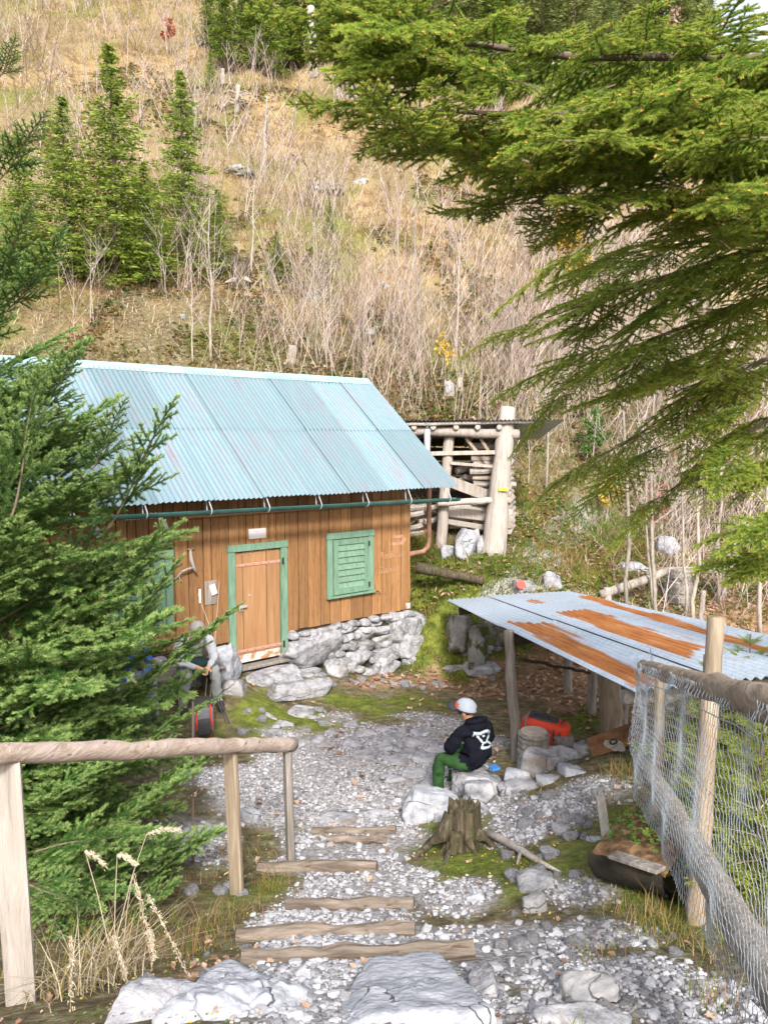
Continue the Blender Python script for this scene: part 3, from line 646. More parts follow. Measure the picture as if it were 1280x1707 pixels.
# --- stone footing
mb = MB(); hbox(mb, T0, DT0 - .05, -.2, -.012, -.9, ZB - .03); hbox(mb, DT1 + .02, T1 + .05, -.2, -.012, -.9, ZB - .03); hbox(mb, DT0 - .05, DT1 + .02, -.2, -.06, -.5, DZ0 - .09)
base = link('stone_footing', mb.mesh('stone_footing', MT['dark_log']), hut)
def base_stone(x0, y0, x1, y1, out=.06, seed=0, mat='limestone', deep=.3, roll=0.0, n=4):
    off = out; a = wallP(x0, y0, off); b = wallP(x1, y1, off)
    ta, tb = (a - H0).dot(HD), (b - H0).dot(HD); z1_ = (wallP((x0 + x1) / 2, y0, off)).z; z0_ = wallP((x0 + x1) / 2, y1, off).z
    wd, h = (tb - ta) * 1.05, (z1_ - z0_) * 1.08
    me = rock_mesh('stone', seed, (wd, deep, h), MT[mat], n, .05)
    W_ = Matrix((HD, -HN, ZU)).transposed().to_4x4(); W_.translation = HW((ta + tb) / 2, off - deep * .5 + .06, (z0_ + z1_) / 2)
    return link('stone', me, base, W_ @ Matrix.Rotation(roll, 4, 'Y'))
BS = [(478, 1058, 578, 1122, .16, .5), (544, 1042, 600, 1058, .05, .3), (588, 1046, 629, 1069, .06, .3), (621, 1045, 653, 1060, .05, .3), (652, 1034, 669, 1059, .06, .3), (626, 1058, 659, 1083, .07, .3), (579, 1067, 603, 1088, .07, .3),
      (601, 1066, 625, 1088, .08, .3), (656, 1024, 722, 1080, .12, .45), (668, 1060, 732, 1098, .22, .4), (704, 1079, 752, 1117, .30, .4), (727, 1055, 752, 1080, .18, .3), (620, 1079, 669, 1108, .12, .35), (630, 1097, 669, 1131, .22, .4),
      (678, 1095, 704, 1119, .26, .3), (577, 1086, 621, 1115, .12, .3), (549, 1108, 581, 1139, .24, .35), (565, 1095, 582, 1112, .12, .25), (578, 1102, 594, 1121, .16, .25), (543, 1097, 566, 1116, .14, .25), (500, 1115, 534, 1126, .2, .3),
      (480, 1124, 522, 1141, .3, .35), (522, 1122, 547, 1139, .26, .3), (604, 1116, 624, 1135, .24, .3), (665, 1028, 690, 1038, .02, .2), (600, 1036, 640, 1046, .0, .2), (640, 1028, 668, 1037, .0, .2), (560, 1056, 592, 1070, .06, .28), (622, 1110, 640, 1128, .2, .25), (590, 1112, 607, 1126, .22, .22)]
for i, (x0, y0, x1, y1, out, dp) in enumerate(BS):
    base_stone(x0, y0, x1, y1, out, 100 + i, 'limestone_mossy' if i % 6 == 5 else 'limestone', dp, rnd.uniform(-.15, .15) if i else -.12, 5 if i in (0, 8) else 4)
for i in range(26):      # small wedging stones right under the boards and in the joints
    tt = DT1 + .08 + (T1 - DT1) * (i % 13) / 12.5 + rnd.uniform(-.05, .05); zz = ZB - .07 - .0 * i + rnd.uniform(-.02, .02) if i < 13 else rnd.uniform(-.25, .4)
    me = rock_mesh('stone', 240 + i, (rnd.uniform(.16, .26), .2, rnd.uniform(.10, .16)), MT['limestone'], 3); W_ = Matrix((HD, -HN, ZU)).transposed().to_4x4(); W_.translation = HW(tt, .02 if i < 13 else .04, zz); link('stone', me, base, W_)
for i in range(12):      # footing left of the door, mostly behind the fir and the people
    tt = DT0 - .35 - i * .25; c = HW(tt, .05, .28 + .12 * (i % 2))
    me = rock_mesh('stone', 200 + i, (.34, .3, .3), MT['limestone'], 3); W_ = Matrix((HD, -HN, ZU)).transposed().to_4x4(); W_.translation = c; link('stone', me, base, W_)
    W_ = W_.copy(); W_.translation = HW(tt + .1, .08, .02 + .06 * (i % 2)); link('stone', me, base, W_)
# --- things on the wall
def wthing(name, label, cat, mesh): return tag(link(name, mesh), label, cat)
def wplate(px0, py0, px1, py1, o0=.004, o1=.014):
    a = wallP(px0, py0); b = wallP(px1, py1); mb = MB(); hbox(mb, (a - H0).dot(HD), (b - H0).dot(HD), o0, o1, b.z, a.z); return mb
def text_mesh(txt, size, mat, ext=.001, shear=0.0, offset=0.0):
    cu = bpy.data.curves.new('lettering', 'FONT'); cu.body = txt; cu.size = size; cu.extrude = ext; cu.align_x = 'CENTER'; cu.align_y = 'CENTER'; cu.shear = shear; cu.offset = offset; cu.space_character = 1.08
    o = bpy.data.objects.new('lettering_tmp', cu); COL.objects.link(o); bpy.context.view_layer.update()
    dg = bpy.context.evaluated_depsgraph_get(); me = bpy.data.meshes.new_from_object(o.evaluated_get(dg)); bpy.data.objects.remove(o)
    me.materials.clear(); me.materials.append(mat); return me
def wall_text(txt, px, py, size, mat, off, parent, rot=0.0, sx=1.0, name='lettering', offset=0.0):
    p = wallP(px, py, off); W_ = Matrix((HD, ZU, HN)).transposed().to_4x4(); W_.translation = p
    o = link(name, text_mesh(txt, size, mat, offset=offset), parent, W_ @ Matrix.Rotation(rot, 4, 'Z') @ Matrix.Diagonal((sx, 1, 1, 1)))
    return o
pl = wthing('sign_plate', 'white rectangular plate with faint writing above the hut door', 'sign', wplate(414, 882, 443, 896).mesh('sign_plate', MT['white_plate'], bevel=.002))
faint = plain('faint_ink', (.48, .50, .56))
wall_text('. TK .', 428, 887, .055, faint, .0155, pl); wall_text('.. +', 434, 892, .045, faint, .0155, pl)
wall_text('Baut 1928', 236, 861, .115, MT['chalk'], .009, front, rot=.0, sx=.85, offset=.002)
wall_text('Rinderal', 652, 925, .155, MT['old_paint_text'], .009, front, sx=.85, offset=.003)
wall_text('Stenzer', 650, 949, .155, MT['old_paint_text'], .009, front, sx=.85, offset=.003)
wall_text('APDRI', 428, 918, .125, MT['old_paint_text'], .001, door, sx=1.35, offset=.002)
mb = MB(); o_ = .0075     # faded arrow painted on the boards
a = wallP(653, 893); b = wallP(669, 911); ta, tb = (a - H0).dot(HD), (b - H0).dot(HD)
zt, zb_ = a.z, a.z - .165
hbox(mb, ta, tb, .004, o_, zt - .055, zt); hbox(mb, ta, tb, .004, o_, zb_, zb_ + .06); hbox(mb, ta + .02, tb, .004, o_, zt - .093, zt - .078)
mb.poly([HW(tb, o_ + .001, zt + .02), HW(tb + .11, o_ + .001, (zt + zb_) / 2), HW(tb, o_ + .001, zb_ - .02)])
link('arrow_mark', mb.mesh('arrow_mark', MT['old_paint_text']), front)
tag(link('thermometer', wplate(331, 982, 335, 1005, .004, .016).mesh('thermometer', MT['white_plate'], bevel=.003)), 'narrow white thermometer strip on hut wall left of the door', 'thermometer')
bd = tag(link('wall_board', wplate(341, 969, 361, 1006, .004, .016).mesh('wall_board', MT['grey_wood'], bevel=.003)), 'small dark grey board nailed to hut wall beside the door', 'board')
mb = MB(); c = wallP(356, 983, .03); X = HD * math.cos(.3) + ZU * math.sin(.3); Zz = -HD * math.sin(.3) + ZU * math.cos(.3)
mb.box(c, X, HN, Zz, .045, .012, .075); tag(link('hanging_tag', mb.mesh('hanging_tag', MT['white_plate'], bevel=.008)), 'small white box hanging tilted on the dark grey wall board', 'box')
def horn(px, py, lab):
    c = wallP(px, py, .01); mb = MB(); mb.cur = 0
    pts = [(-.07, .09), (-.02, .10), (.05, .02), (.08, -.07), (.0, -.08), (-.05, -.02)]
    A = [c + HD * x + ZU * z + HN * .004 for x, z in pts]; mid = c + HN * .04
    for k in range(6): mb.poly([A[k], A[(k + 1) % 6], mid])
    mb.poly(A[::-1]); return tag(link('bone_shell', mb.mesh('bone_shell', MT['white_plate'])), lab, 'ornament')
horn(272, 873, 'white bone ornament on the hut wall right of the painted date'); horn(161, 886, 'white bone ornament on hut wall half hidden by fir twigs')
mb = MB(); k = lambda x, y, o=.03: wallP(x, y, o)
mb.tube([k(318, 917, .01), k(319, 932, .05), k(323, 946, .07), k(328, 956, .06)], [.016, .03, .024, .013], n=7, wob=.2, seed=1)
mb.tube([k(323, 946, .06), k(312, 949, .08), k(303, 953, .07), k(299, 961, .05)], [.02, .016, .013, .009], n=6)
mb.tube([k(302, 954, .07), k(295, 963, .04), k(289, 966, .03)], [.011, .008, .004], n=5); mb.tube([k(299, 961, .05), k(303, 972, .03)], [.009, .004], n=5); mb.tube([k(312, 916, .02), k(324, 915, .02)], [.006, .01], n=5)
tag(link('driftwood', mb.mesh('driftwood', MT['pale_wood'], smooth=True)), 'forked bleached branch hung on the hut wall beside the window', 'branch')

# ------------------------------------------------------------------ steps of logs down to the yard
LOGS = [(585, 1387, 520, 660, 6.65, .045, 'flat worn log forming the lowest step by the yard'), (600, 1399, 545, 645, 6.38, .035, 'thin brown log step just above the lowest one'), (530, 1447, 432, 628, 5.7, .06, 'thick split log step between railing post and tree stump'),
        (585, 1508, 478, 690, 4.9, .045, 'pale log step in the middle of the gravel stairs'), (545, 1554, 396, 692, 4.3, .05, 'dark log step second from the top of the stairs'), (600, 1592, 405, 790, 3.75, .055, 'long squared log step in front of the two big boulders')]
for i, (cx_, cy_, x0, x1, Y, r, lab) in enumerate(LOGS):
    tilt = (0, 0, 0, 0, 4, 12)[i]
    a = P(x0, cy_ + tilt, Y + .05); b = P(x1, cy_ - tilt, Y - (.05 if i < 5 else -.05)); n = 10; mb = MB(); rr = random.Random(i)
    za, zb_ = gz(a.x, a.y), gz(b.x, b.y)
    pts = [a.lerp(b, k / (n - 1)) + Vector((0, rr.uniform(-.008, .008), rr.uniform(-.006, .006))) for k in range(n)]
    mb.tube(pts, [r * rr.uniform(.82, 1.12) for k in range(n)], n=9, wob=.14, seed=i)
    tag(link('step_log', mb.mesh('step_log', MT['tread'], smooth=False)), lab, 'log', 'log steps of the gravel stairs')

# ------------------------------------------------------------------ left railing
rail_A = P(-60, 1260, 3.3); rail_B = P(487, 1241, 6.0)
def log_obj(name, a, b, r0, r1, mat, parent, n=14, sides=12, bend=.01, wob=.05, seed=0, smooth=True):
    rr = random.Random(seed); a = Vector(a); b = Vector(b); pts = []; rad = []
    for k in range(n):
        f = k / (n - 1); pts.append(a.lerp(b, f) + Vector((rr.uniform(-bend, bend), rr.uniform(-bend, bend), rr.uniform(-bend, bend))) * (0 if k in (0, n - 1) else 1)); rad.append((r0 + (r1 - r0) * f) * (1 + rr.uniform(-wob, wob)))
    mb = MB(); d = (b - a).normalized()
    pts = [pts[0] - d * r0 * .15] + pts + [pts[-1] + d * r1 * .15]; rad = [rad[0] * .8] + rad + [rad[-1] * .78]
    mb.tube(pts, rad, n=sides, wob=wob * .5, seed=seed); return link(name, mb.mesh(name, MT[mat], smooth=smooth), parent)
rail = thing('railing', 'rustic log handrail on posts along the left side of the steps', 'railing', (-1.2, 4.8, .4))
log_obj('rail', rail_A, rail_B, .050, .058, 'rail_wood', rail, n=26, bend=.009, wob=.07, seed=3)
def half_post(top, bottom, r, rz, parent, mat='grey_wood', sides=14, name='post'):
    mb = MB(); rows = []
    for k in range(6):
        f = k / 5; c = Vector(bottom).lerp(Vector(top), f); row = []
        for j in range(sides):
            an = 2 * math.pi * j / sides; x, y = math.cos(an), max(math.sin(an), -.25)
            q = Vector((x * math.cos(rz) - y * math.sin(rz), x * math.sin(rz) + y * math.cos(rz), 0)) * r; row.append(c + q)
        rows.append(row + [row[0]])
    mb.quad_grid(rows); mb.poly(rows[0][:-1][::-1]); mb.poly(rows[-1][:-1])
    return link(name, mb.mesh(name, MT[mat], bevel=0), parent)
p1 = P(9, 1272, 3.52); b1 = (p1.x + .03, p1.y, gz(p1.x, p1.y) - .25); half_post(p1, b1, .068, .5, rail, 'pale_wood')
p2 = P(383, 1252, 5.3); g2 = P(396, 1500, 5.3); half_post(p2, (g2.x, g2.y, min(g2.z, gz(g2.x, g2.y)) - .2), .056, -.6, rail, 'post_wood')
p3 = P(476, 1250, 5.95); g3 = P(482, 1392, 5.95); half_post(p3, (g3.x, g3.y, min(g3.z, gz(g3.x, g3.y)) - .15), .052, -1.2, rail, 'grey_wood')

# ------------------------------------------------------------------ shelter with rusty roof
SA = Vector((1.40, 8.3, 1.29)); SE = Vector((-.096, 1, -.12)); SX = Vector((2.05, -.30, .16))
SD = -SE.normalized()                      # from the far edge towards the camera
far_l = SA + SE * 4.2; SXn = SX.normalized(); SXn = (SXn - SD * SXn.dot(SD)).normalized(); SZ = SXn.cross(SD); SZ = SZ if SZ.z > 0 else -SZ
S_LEN = (P(1068, 1172, 5.2) - far_l).dot(SD) ; S_W = 2.06
shelter = thing('shelter', 'low open shelter on crooked posts with rusty corrugated metal roof', 'shelter', (1.9, 8.3, 0))
def roof_ms():
    m = M('rusty_zinc', [(.3, (.30, .36, .43)), (.5, (.38, .45, .53)), (.75, (.47, .53, .60))], scale=4, stretch=(1, 6, 1), rough=.5, metal=.1, bump=.08, rand=.05)
    nt = m.node_tree; L = nt.links.new; b = [n for n in nt.nodes if n.type == 'BSDF_PRINCIPLED'][0]
    at = nt.nodes.new('ShaderNodeVertexColor'); at.layer_name = 'rust'; sep = nt.nodes.new('ShaderNodeSeparateColor'); L(at.outputs[0], sep.inputs[0])
    tc = nt.nodes.new('ShaderNodeTexCoord'); mp = nt.nodes.new('ShaderNodeMapping'); mp.inputs['Scale'].default_value = (13, .7, 1); L(tc.outputs['Object'], mp.inputs[0])
    n1 = nt.nodes.new('ShaderNodeTexNoise'); n1.inputs['Scale'].default_value = 2.2; n1.inputs['Detail'].default_value = 9; n1.inputs['Roughness'].default_value = .7; L(mp.outputs[0], n1.inputs['Vector'])
    r = ramp(nt, [(.3, (.16, .055, .018)), (.45, (.30, .105, .028)), (.58, (.38, .155, .045)), (.72, (.42, .25, .14))]); L(n1.outputs['Fac'], r.inputs[0])
    ad = nt.nodes.new('ShaderNodeMath'); ad.operation = 'ADD'; L(sep.outputs[0], ad.inputs[0]); L(n1.outputs['Fac'], ad.inputs[1])
    r2 = ramp(nt, [(.72, (0, 0, 0)), (.98, (1, 1, 1))]); mr = nt.nodes.new('ShaderNodeMath'); mr.operation = 'MULTIPLY'; mr.inputs[1].default_value = .75; L(ad.outputs[0], mr.inputs[0]); L(mr.outputs[0], r2.inputs[0])
    mx = nt.nodes.new('ShaderNodeMix'); mx.data_type = 'RGBA'; L(r2.outputs[0], mx.inputs[0]); old = b.inputs['Base Color'].links[0].from_socket; L(old, mx.inputs[6]); L(r.outputs[0], mx.inputs[7]); L(mx.outputs[2], b.inputs['Base Color'])
    mm = nt.nodes.new('ShaderNodeMapRange'); mm.inputs[3].default_value = .45; mm.inputs[4].default_value = .9; L(r2.outputs[0], mm.inputs[0]); L(mm.outputs[0], b.inputs['Roughness'])
    return m
MT['rusty_zinc'] = roof_ms()
def s_coord(px, py):
    p = hitplane(px, py, far_l, SZ) - far_l; return p.dot(SXn), p.dot(SD)
RUST = []       # bands of rust on the sheets: across0, across1, along0, along1, strength
def band(q0, q1, q2, q3, s=1.0): RUST.append(([s_coord(*q) for q in (q0, q1, q2, q3)], s))
band((843, 1036), (912, 1040), (1110, 1140), (1060, 1150)); band((922, 1022), (975, 1018), (1170, 1085), (1150, 1112)); band((868, 1004), (895, 1000), (912, 1006), (890, 1010), .8); band((958, 993), (990, 994), (1290, 1085), (1290, 1100)); band((1000, 1002), (1015, 1003), (1280, 1130), (1260, 1125), .55); band((1085, 1115), (1120, 1110), (1140, 1130), (1100, 1140), .6)
def in_quad(a, s, q):
    inside = np.full(len(a), 9.0)
    for k in range(4):
        (x0, y0), (x1, y1) = q[k], q[(k + 1) % 4]; e = np.hypot(x1 - x0, y1 - y0)
        inside = np.minimum(inside, ((x1 - x0) * (s - y0) - (y1 - y0) * (a - x0)) / e * 1.0)
    return inside
NS = 3; sw = S_W / NS
for k in range(NS):
    for row in range(2):
        l0 = 0.0 if row == 0 else S_LEN * .5 - .12; ln = S_LEN * .5 + (.0 if row == 0 else .12)
        me = corr_sheet('roof_sheet', sw + .04, ln, MT['rusty_zinc'], rows=45, amp=.012, seg=8)
        n = len(me.vertices); co = np.zeros(n * 3, np.float32); me.vertices.foreach_get('co', co); co = co.reshape(-1, 3)
        A = co[:, 0] + k * sw; S = co[:, 1] + l0; rust = np.full(n, -.1)
        for q, st in RUST:
            d1 = in_quad(A, S, q); d2 = in_quad(A, S, q[::-1]); d = np.maximum(d1, d2)
            nz = fbm(np.c_[A * 13, S * .8, A * 0], 1.0, 4, 4)
            rust = np.maximum(rust, np.where(d > -.3, st * sstep(-.07, .07, d + .12 * nz) * .9 + .0, -.1))
        rust += .12 * sstep(.5, 0, np.abs(A - k * sw - sw))
        ca = me.color_attributes.new('rust', 'FLOAT_COLOR', 'POINT'); ca.data.foreach_set('color', np.c_[rust, rust, rust, np.ones(n)].astype(np.float32).ravel())
        Wm = Matrix((SXn, SD, SZ)).transposed().to_4x4(); Wm.translation = far_l + SXn * (k * sw) + SD * l0 + SZ * (.014 * (k % 2) + .012 * row)
        link('roof_sheet', me, shelter, Wm)
def s_pt(a, s, dz=0): return far_l + SXn * a + SD * s + ZU * dz
s_post = (SA - far_l).dot(SD)
log_obj('purlin', s_pt(-.07, s_post - .25, -.10), s_pt(2.05, s_post - .25, -.10), .075, .07, 'dark_log', shelter, seed=5)
log_obj('purlin', s_pt(.05, 1.0, -.09), s_pt(2.0, 1.0, -.09), .06, .06, 'dark_log', shelter, seed=6)
log_obj('purlin', s_pt(.05, S_LEN - .25, -.09), s_pt(2.05, S_LEN - .25, -.09), .06, .06, 'grey_wood', shelter, seed=7)
t_ = P(848, 1052, 8.3); b_ = P(864, 1270, 8.25); log_obj('post', t_, (b_.x, b_.y, gz(b_.x, b_.y) - .2), .055, .065, 'grey_wood', shelter, seed=8, wob=.08)
b_ = P(1024, 1225, 8.9); log_obj('post', s_pt(1.25, (Vector((b_.x, b_.y, 1)) - far_l).dot(SD), -.04), (b_.x, b_.y, gz(b_.x, b_.y) - .2), .12, .14, 'post_wood', shelter, seed=9, wob=.08)
for a_, s_ in ((1.95, 1.0), (1.95, s_post), (1.95, S_LEN - .3)):
    q = s_pt(a_, s_, -.1); log_obj('post', q, (q.x, q.y, gz(q.x, q.y) - .2), .05, .06, 'grey_wood', shelter, seed=int(s_ * 10))
log_obj('brace', P(866, 1098, 8.3), P(985, 1122, 9.6), .022, .018, 'dark_log', shelter, seed=11, sides=6)
mb = MB(); a = P(1098, 1180, 5.15); b = P(1170, 1152, 4.95); mb.box((a + b) / 2, (b - a).normalized(), (0, .7, .7), (0, -.7, .7), (b - a).length / 2, .012, .05)
link('end_board', mb.mesh('end_board', MT['grey_wood'], bevel=.004), shelter)
# fence posts standing behind the shelter
for i, (px, y0, y1, Y, r, lab) in enumerate(((946, 1108, 1152, 10.6, .06, 'short grey fence post behind the shelter post'), (986, 1122, 1190, 9.6, .055, 'pale thin fence post left of the thick shelter post'), (1040, 1150, 1212, 9.2, .05, 'pale fence post just right of the thick shelter post'))):
    a = P(px, y0, Y); b = P(px, y1, Y); a.z = max(a.z, gz(b.x, b.y) + .75)
    o = log_obj('fence_post', a, (b.x, b.y, gz(b.x, b.y) - .2), r, r * 1.05, 'grey_wood', None, seed=20 + i); tag(o, lab, 'post')

# ------------------------------------------------------------------ wire fence on the right
FA = P(1072, 1110, 4.95); FB = Vector((1.12, 1.7, 2.72)); fence = thing('wire_fence', 'log framed fence covered with hexagonal chicken wire at right', 'fence', (1.5, 3.5, .9))
FA2 = P(1074, 1272, 4.95); FB2 = Vector((1.16, 1.7, 1.72))
log_obj('top_rail', FA, FB, .040, .072, 'weathered_rail', fence, n=22, bend=.008, wob=.06, seed=31)
log_obj('bottom_rail', FA2, FB2, .055, .075, 'grey_wood', fence, n=22, bend=.006, wob=.04, seed=32)
def fpost(px0, py0, px1, py1, Y, r, mat, seed, grow=0):
    a = P(px0, py0, Y); b = P(px1, py1, Y); return log_obj('post', a, (b.x, b.y, min(b.z, gz(b.x, b.y)) - .25), r, r * 1.05, mat, fence, seed=seed, wob=.06, n=10)
fpost(1100, 1125, 1094, 1340, 4.85, .034, 'warm_post', 41); fpost(1193, 1030, 1152, 1530, 4.35, .050, 'warm_post', 42); fpost(1183, 1165, 1160, 1520, 4.15, .05, 'post_wood', 43)
def fpt(u, v, out=0.0):
    """u along the fence from far to near, v up from the bottom edge"""
    top = FA.lerp(FB, u); bot = FA2.lerp(FB2, u) + Vector((0, 0, -.20 + .0 * u)); p = bot.lerp(top + Vector((0, 0, .03)), v)
    side = Vector((-1, -.25, 0)).normalized(); bulge = .075 + .012 * math.sin(u * 19 + v * 5) + .010 * math.sin(u * 43 - v * 9)
    if v > .97: bulge *= .8
    return p + side * (bulge + out)
def net(name, fn, L_, H_, parent, cw=.042, ch=.056, r=.0011):
    """hexagonal netting: twisted uprights and slanting single wires"""
    V = []; T = []
    nu = int(L_ / cw); nv = int(H_ / (ch * .75))
    def wire(a, b, rad):
        d = (b - a).normalized(); s1 = d.orthogonal().normalized(); s2 = d.cross(s1); base_ = len(V)
        for p in (a, b):
            for an in (0, 2.094, 4.189): V.append(tuple(p + (s1 * math.cos(an) + s2 * math.sin(an)) * rad))
        for k in range(3):
            k2 = (k + 1) % 3; T.append((base_ + k, base_ + k2, base_ + 3 + k2)); T.append((base_ + k, base_ + 3 + k2, base_ + 3 + k))
    tw = ch * .22
    rr = random.Random(7); J = {}
    def q(i, j, up):     # nodes: end points of each twisted joint
        key = (i, j, up)
        if key not in J:
            u = (i + (.5 if j % 2 else 0)) * cw / L_; v = (j * ch * .75 + (tw if up else -tw)) / H_
            J[key] = fn(min(max(u + rr.uniform(-.1, .1) * cw / L_, 0), 1), min(max(v + rr.uniform(-.08, .08) * ch / H_, 0), 1))
        return J[key]
    for j in range(nv + 1):
        for i in range(nu + 1):
            wire(q(i, j, 0), q(i, j, 1), r * 1.7)
            if j < nv:
                for di in ((-1, 0) if j % 2 == 0 else (0, 1)):
                    ii = i + di
                    if 0 <= ii <= nu: wire(q(i, j, 1), q(ii, j + 1, 0), r)
    return link(name, mesh_np(name, V, T, MT['wire']), parent)
Lf = (FB - FA).length
net('netting', fpt, Lf, 1.05, fence)
end_dir = Vector((.42, .62, 0))
def fend(u, v):
    p = fpt(0, v); return p + end_dir * u * .55 + Vector((.02 * math.sin(v * 11 + u * 6), .03 * math.sin(v * 7), 0))
net('netting', fend, .5, .85, fence)
mb = MB()
for j, v in enumerate((.3, .62, .9)): mb.tube([fpt(k / 14, v, .004) for k in range(15)], .0022, n=4)
link('strand', mb.mesh('strand', MT['wire']), fence)

def rock_flat(label, x0, y0, x1, y1, h, seed, mat='limestone', rz=0.0, n=4, rough=.06):
    """a low stone whose footprint on the ground fills the pixel box"""
    xm, ym = (x0 + x1) / 2, (y0 + y1) / 2; c = ghit(xm, ym); a = ghit(xm, y1); b = ghit(xm, y0); wd = (x1 - x0) * c.y / F; dp = min(max(.12, b.y - a.y), wd * .85)
    me = rock_mesh('rock', seed, (wd, dp, h + .12), MT[mat], n, rough, 12); W = Matrix.Translation((c.x, c.y, c.z + h - (h + .12) / 2)) @ Matrix.Rotation(rz, 4, 'Z')
    return tag(link('rock', me, None, W), label, 'rock')
# ------------------------------------------------------------------ rocks, stump and wood around the yard
rock_px('large white cracked boulder left of the seated person in black hoodie', 664, 1312, 766, 1368, 6.95, 301, .5, 'limestone_white', rz=.2, n=5, rough=.09, planes=9)
rock_px('flat grey rock the person in the black hoodie sits on', 752, 1284, 842, 1332, 7.38, 302, .62, 'limestone', rz=-.1, n=5, planes=10)
rock_px('small pinkish rock in front of the seat rock', 768, 1303, 823, 1334, 7.05, 303, .3, 'limestone')
rock_px('rounded bluish rock right of the seated person', 837, 1279, 882, 1310, 7.3, 304, .25, 'limestone_white', planes=9)
rock_px('long slanted slab at the back of the rock pile under the shelter', 880, 1241, 974, 1284, 7.9, 306, .45, 'limestone', ry=.12, n=5, rough=.07)
rock_px('angular grey rock leaning before the long slab', 861, 1252, 936, 1294, 7.6, 305, .42, 'limestone', ry=.1, n=5)
rock_px('pale wedge shaped rock at right end of the rock pile', 931, 1277, 991, 1321, 7.2, 307, .4, 'limestone_white', ry=.18, n=5)
rock_flat('flat reddish grey rock low in the middle of the rock pile', 824, 1299, 897, 1330, 0.1, 308, 'limestone')
rock_px('small broken rock between wedge rock and flat rock', 893, 1293, 938, 1320, 7.1, 309, .28, 'limestone_white')
rock_px('shaded grey rock behind the wedge rock near the iron lid', 975, 1264, 1020, 1302, 7.5, 310, .35, 'limestone')
rock_px('small grey rock right of the wedge rock', 982, 1290, 1012, 1314, 7.1, 311, .22, 'limestone')
rock_px('dark grey boulder left of the upright grey plank', 968, 1372, 1000, 1420, 5.9, 312, .25, 'limestone')
rock_px('bluish round stone touching the upright grey plank', 977, 1394, 1006, 1432, 5.6, 313, .16, 'limestone_white', planes=8)
rock_px('small pale stone at the foot of the upright plank', 990, 1428, 1008, 1450, 5.35, 314, .12, 'limestone_white')
rock_flat('angular half buried rock in the grass below the stump', 858, 1462, 922, 1498, 0.09, 315, 'limestone')
rock_flat('weathered mossy rock in the grass nearer than the angular rock', 868, 1498, 916, 1542, 0.1, 316, 'limestone_mossy')
rock_flat('flat grey rock with moss at the lower right edge', 925, 1642, 1030, 1704, 0.1, 317, 'limestone_mossy')
rock_flat('small white stone in the grass left of the angular rock', 775, 1488, 812, 1507, 0.04, 318, 'limestone_white')
_c = P(672, 1660, 3.0); rock_at('huge flat pale boulder at bottom centre of the stairs', _c.x, 2.98, (.66, 1.0, .5), 319, 'limestone_white', rz=.1, rx=-.42, sink=.88, n=6, rough=.06, planes=10)
_c = P(425, 1660, 3.0); rock_at('huge cracked grey boulder at the bottom left of the stairs', _c.x, 2.95, (.72, .95, .55), 344, 'limestone_white', rz=-.2, rx=-.42, sink=.86, n=6, rough=.13, planes=12)
rock_px('grey boulder end tucked against the huge flat boulder', 776, 1632, 832, 1706, 3.2, 321, .35, 'limestone')
rock_flat('low grey rock in the bottom left corner by the dry grass', 180, 1668, 330, 1716, 0.1, 322, 'limestone')
rock_flat('flat pale rock cut by the bottom edge at right', 880, 1694, 1060, 1722, 0.06, 323, 'limestone')
rock_px('rough pale stone block left of the hut door', 353, 1072, 402, 1136, 10.35, 324, .5, 'limestone_white', n=5, rough=.1)
rock_px('square grey stone under the pale block by the door', 357, 1128, 412, 1170, 10.15, 325, .4, 'limestone_mossy')
rock_flat('small stone between two railing posts under the rail', 402, 1352, 436, 1384, 0.1, 326, 'limestone_white')
def door_slab(label, t, off, dims, ztop, seed):
    W = Matrix((HD, -HN, ZU)).transposed().to_4x4(); W.translation = HW(t, off, ztop - dims[2] / 2); return tag(link('rock', rock_mesh('rock', seed, dims, MT['limestone'], 5, .05, 10), None, W), label, 'rock')
door_slab('long doorstep slab directly below the hut door', .05, .30, (.98, .40, .30), .13, 327)
door_slab('lower doorstep slab with a dark broken face', .22, .72, (1.0, .42, .26), .06, 328)
rock_flat('mossy flat stone in the grass before the doorsteps', 474, 1178, 546, 1206, 0.07, 329, 'limestone_mossy')
rock_flat('square flat grey stone set in the moss by the doorsteps', 432, 1186, 466, 1200, 0.03, 330, 'limestone')
rock_flat('pointed flat grey stone behind the railing end', 452, 1200, 492, 1222, 0.05, 331, 'limestone')
rock_flat('half round stone just above the railing end', 444, 1217, 474, 1232, 0.05, 332, 'limestone')
rock_flat('white slab step on the path right of the footing', 722, 1108, 790, 1126, 0.06, 333, 'limestone')
rock_flat('white slab step at the foot of the shelter path', 770, 1096, 840, 1132, 0.09, 334, 'limestone_white')
rock_flat('upper white slab step beside the shelter post', 790, 1072, 842, 1092, 0.06, 335, 'limestone_white')
rock_px('small white rock lying above the slab steps', 780, 1040, 815, 1066, 12.3, 336, .3, 'limestone_mossy')
rock_px('tall white rock in the mossy bank left of the path steps', 744, 1024, 786, 1066, 12.7, 337, .4, 'limestone_mossy')
rock_px('big white rock under the woodshed front', 757, 880, 797, 932, 14.6, 338, .5, 'limestone_white')
rock_px('small white rock by the foot of the left woodshed post', 733, 908, 757, 930, 14.7, 339, .3, 'limestone_white')
rock_px('reddish rock beside the big rock under the woodshed', 776, 880, 800, 902, 14.9, 340, .3, 'limestone')
rock_px('narrow rock beside the right woodshed post', 792, 892, 808, 920, 14.8, 341, .3, 'limestone')
rock_px('split upright pink stone by the path above the shelter roof', 903, 950, 940, 986, 13.5, 342, .35, 'limestone')
rock_px('white boulder behind the thin sapling trunks', 1030, 936, 1078, 972, 15.8, 343, .6, 'limestone_white')
rock_px('pale boulder on the bank above the log fence', 1092, 895, 1130, 926, 17.0, 344, .6, 'limestone_white')
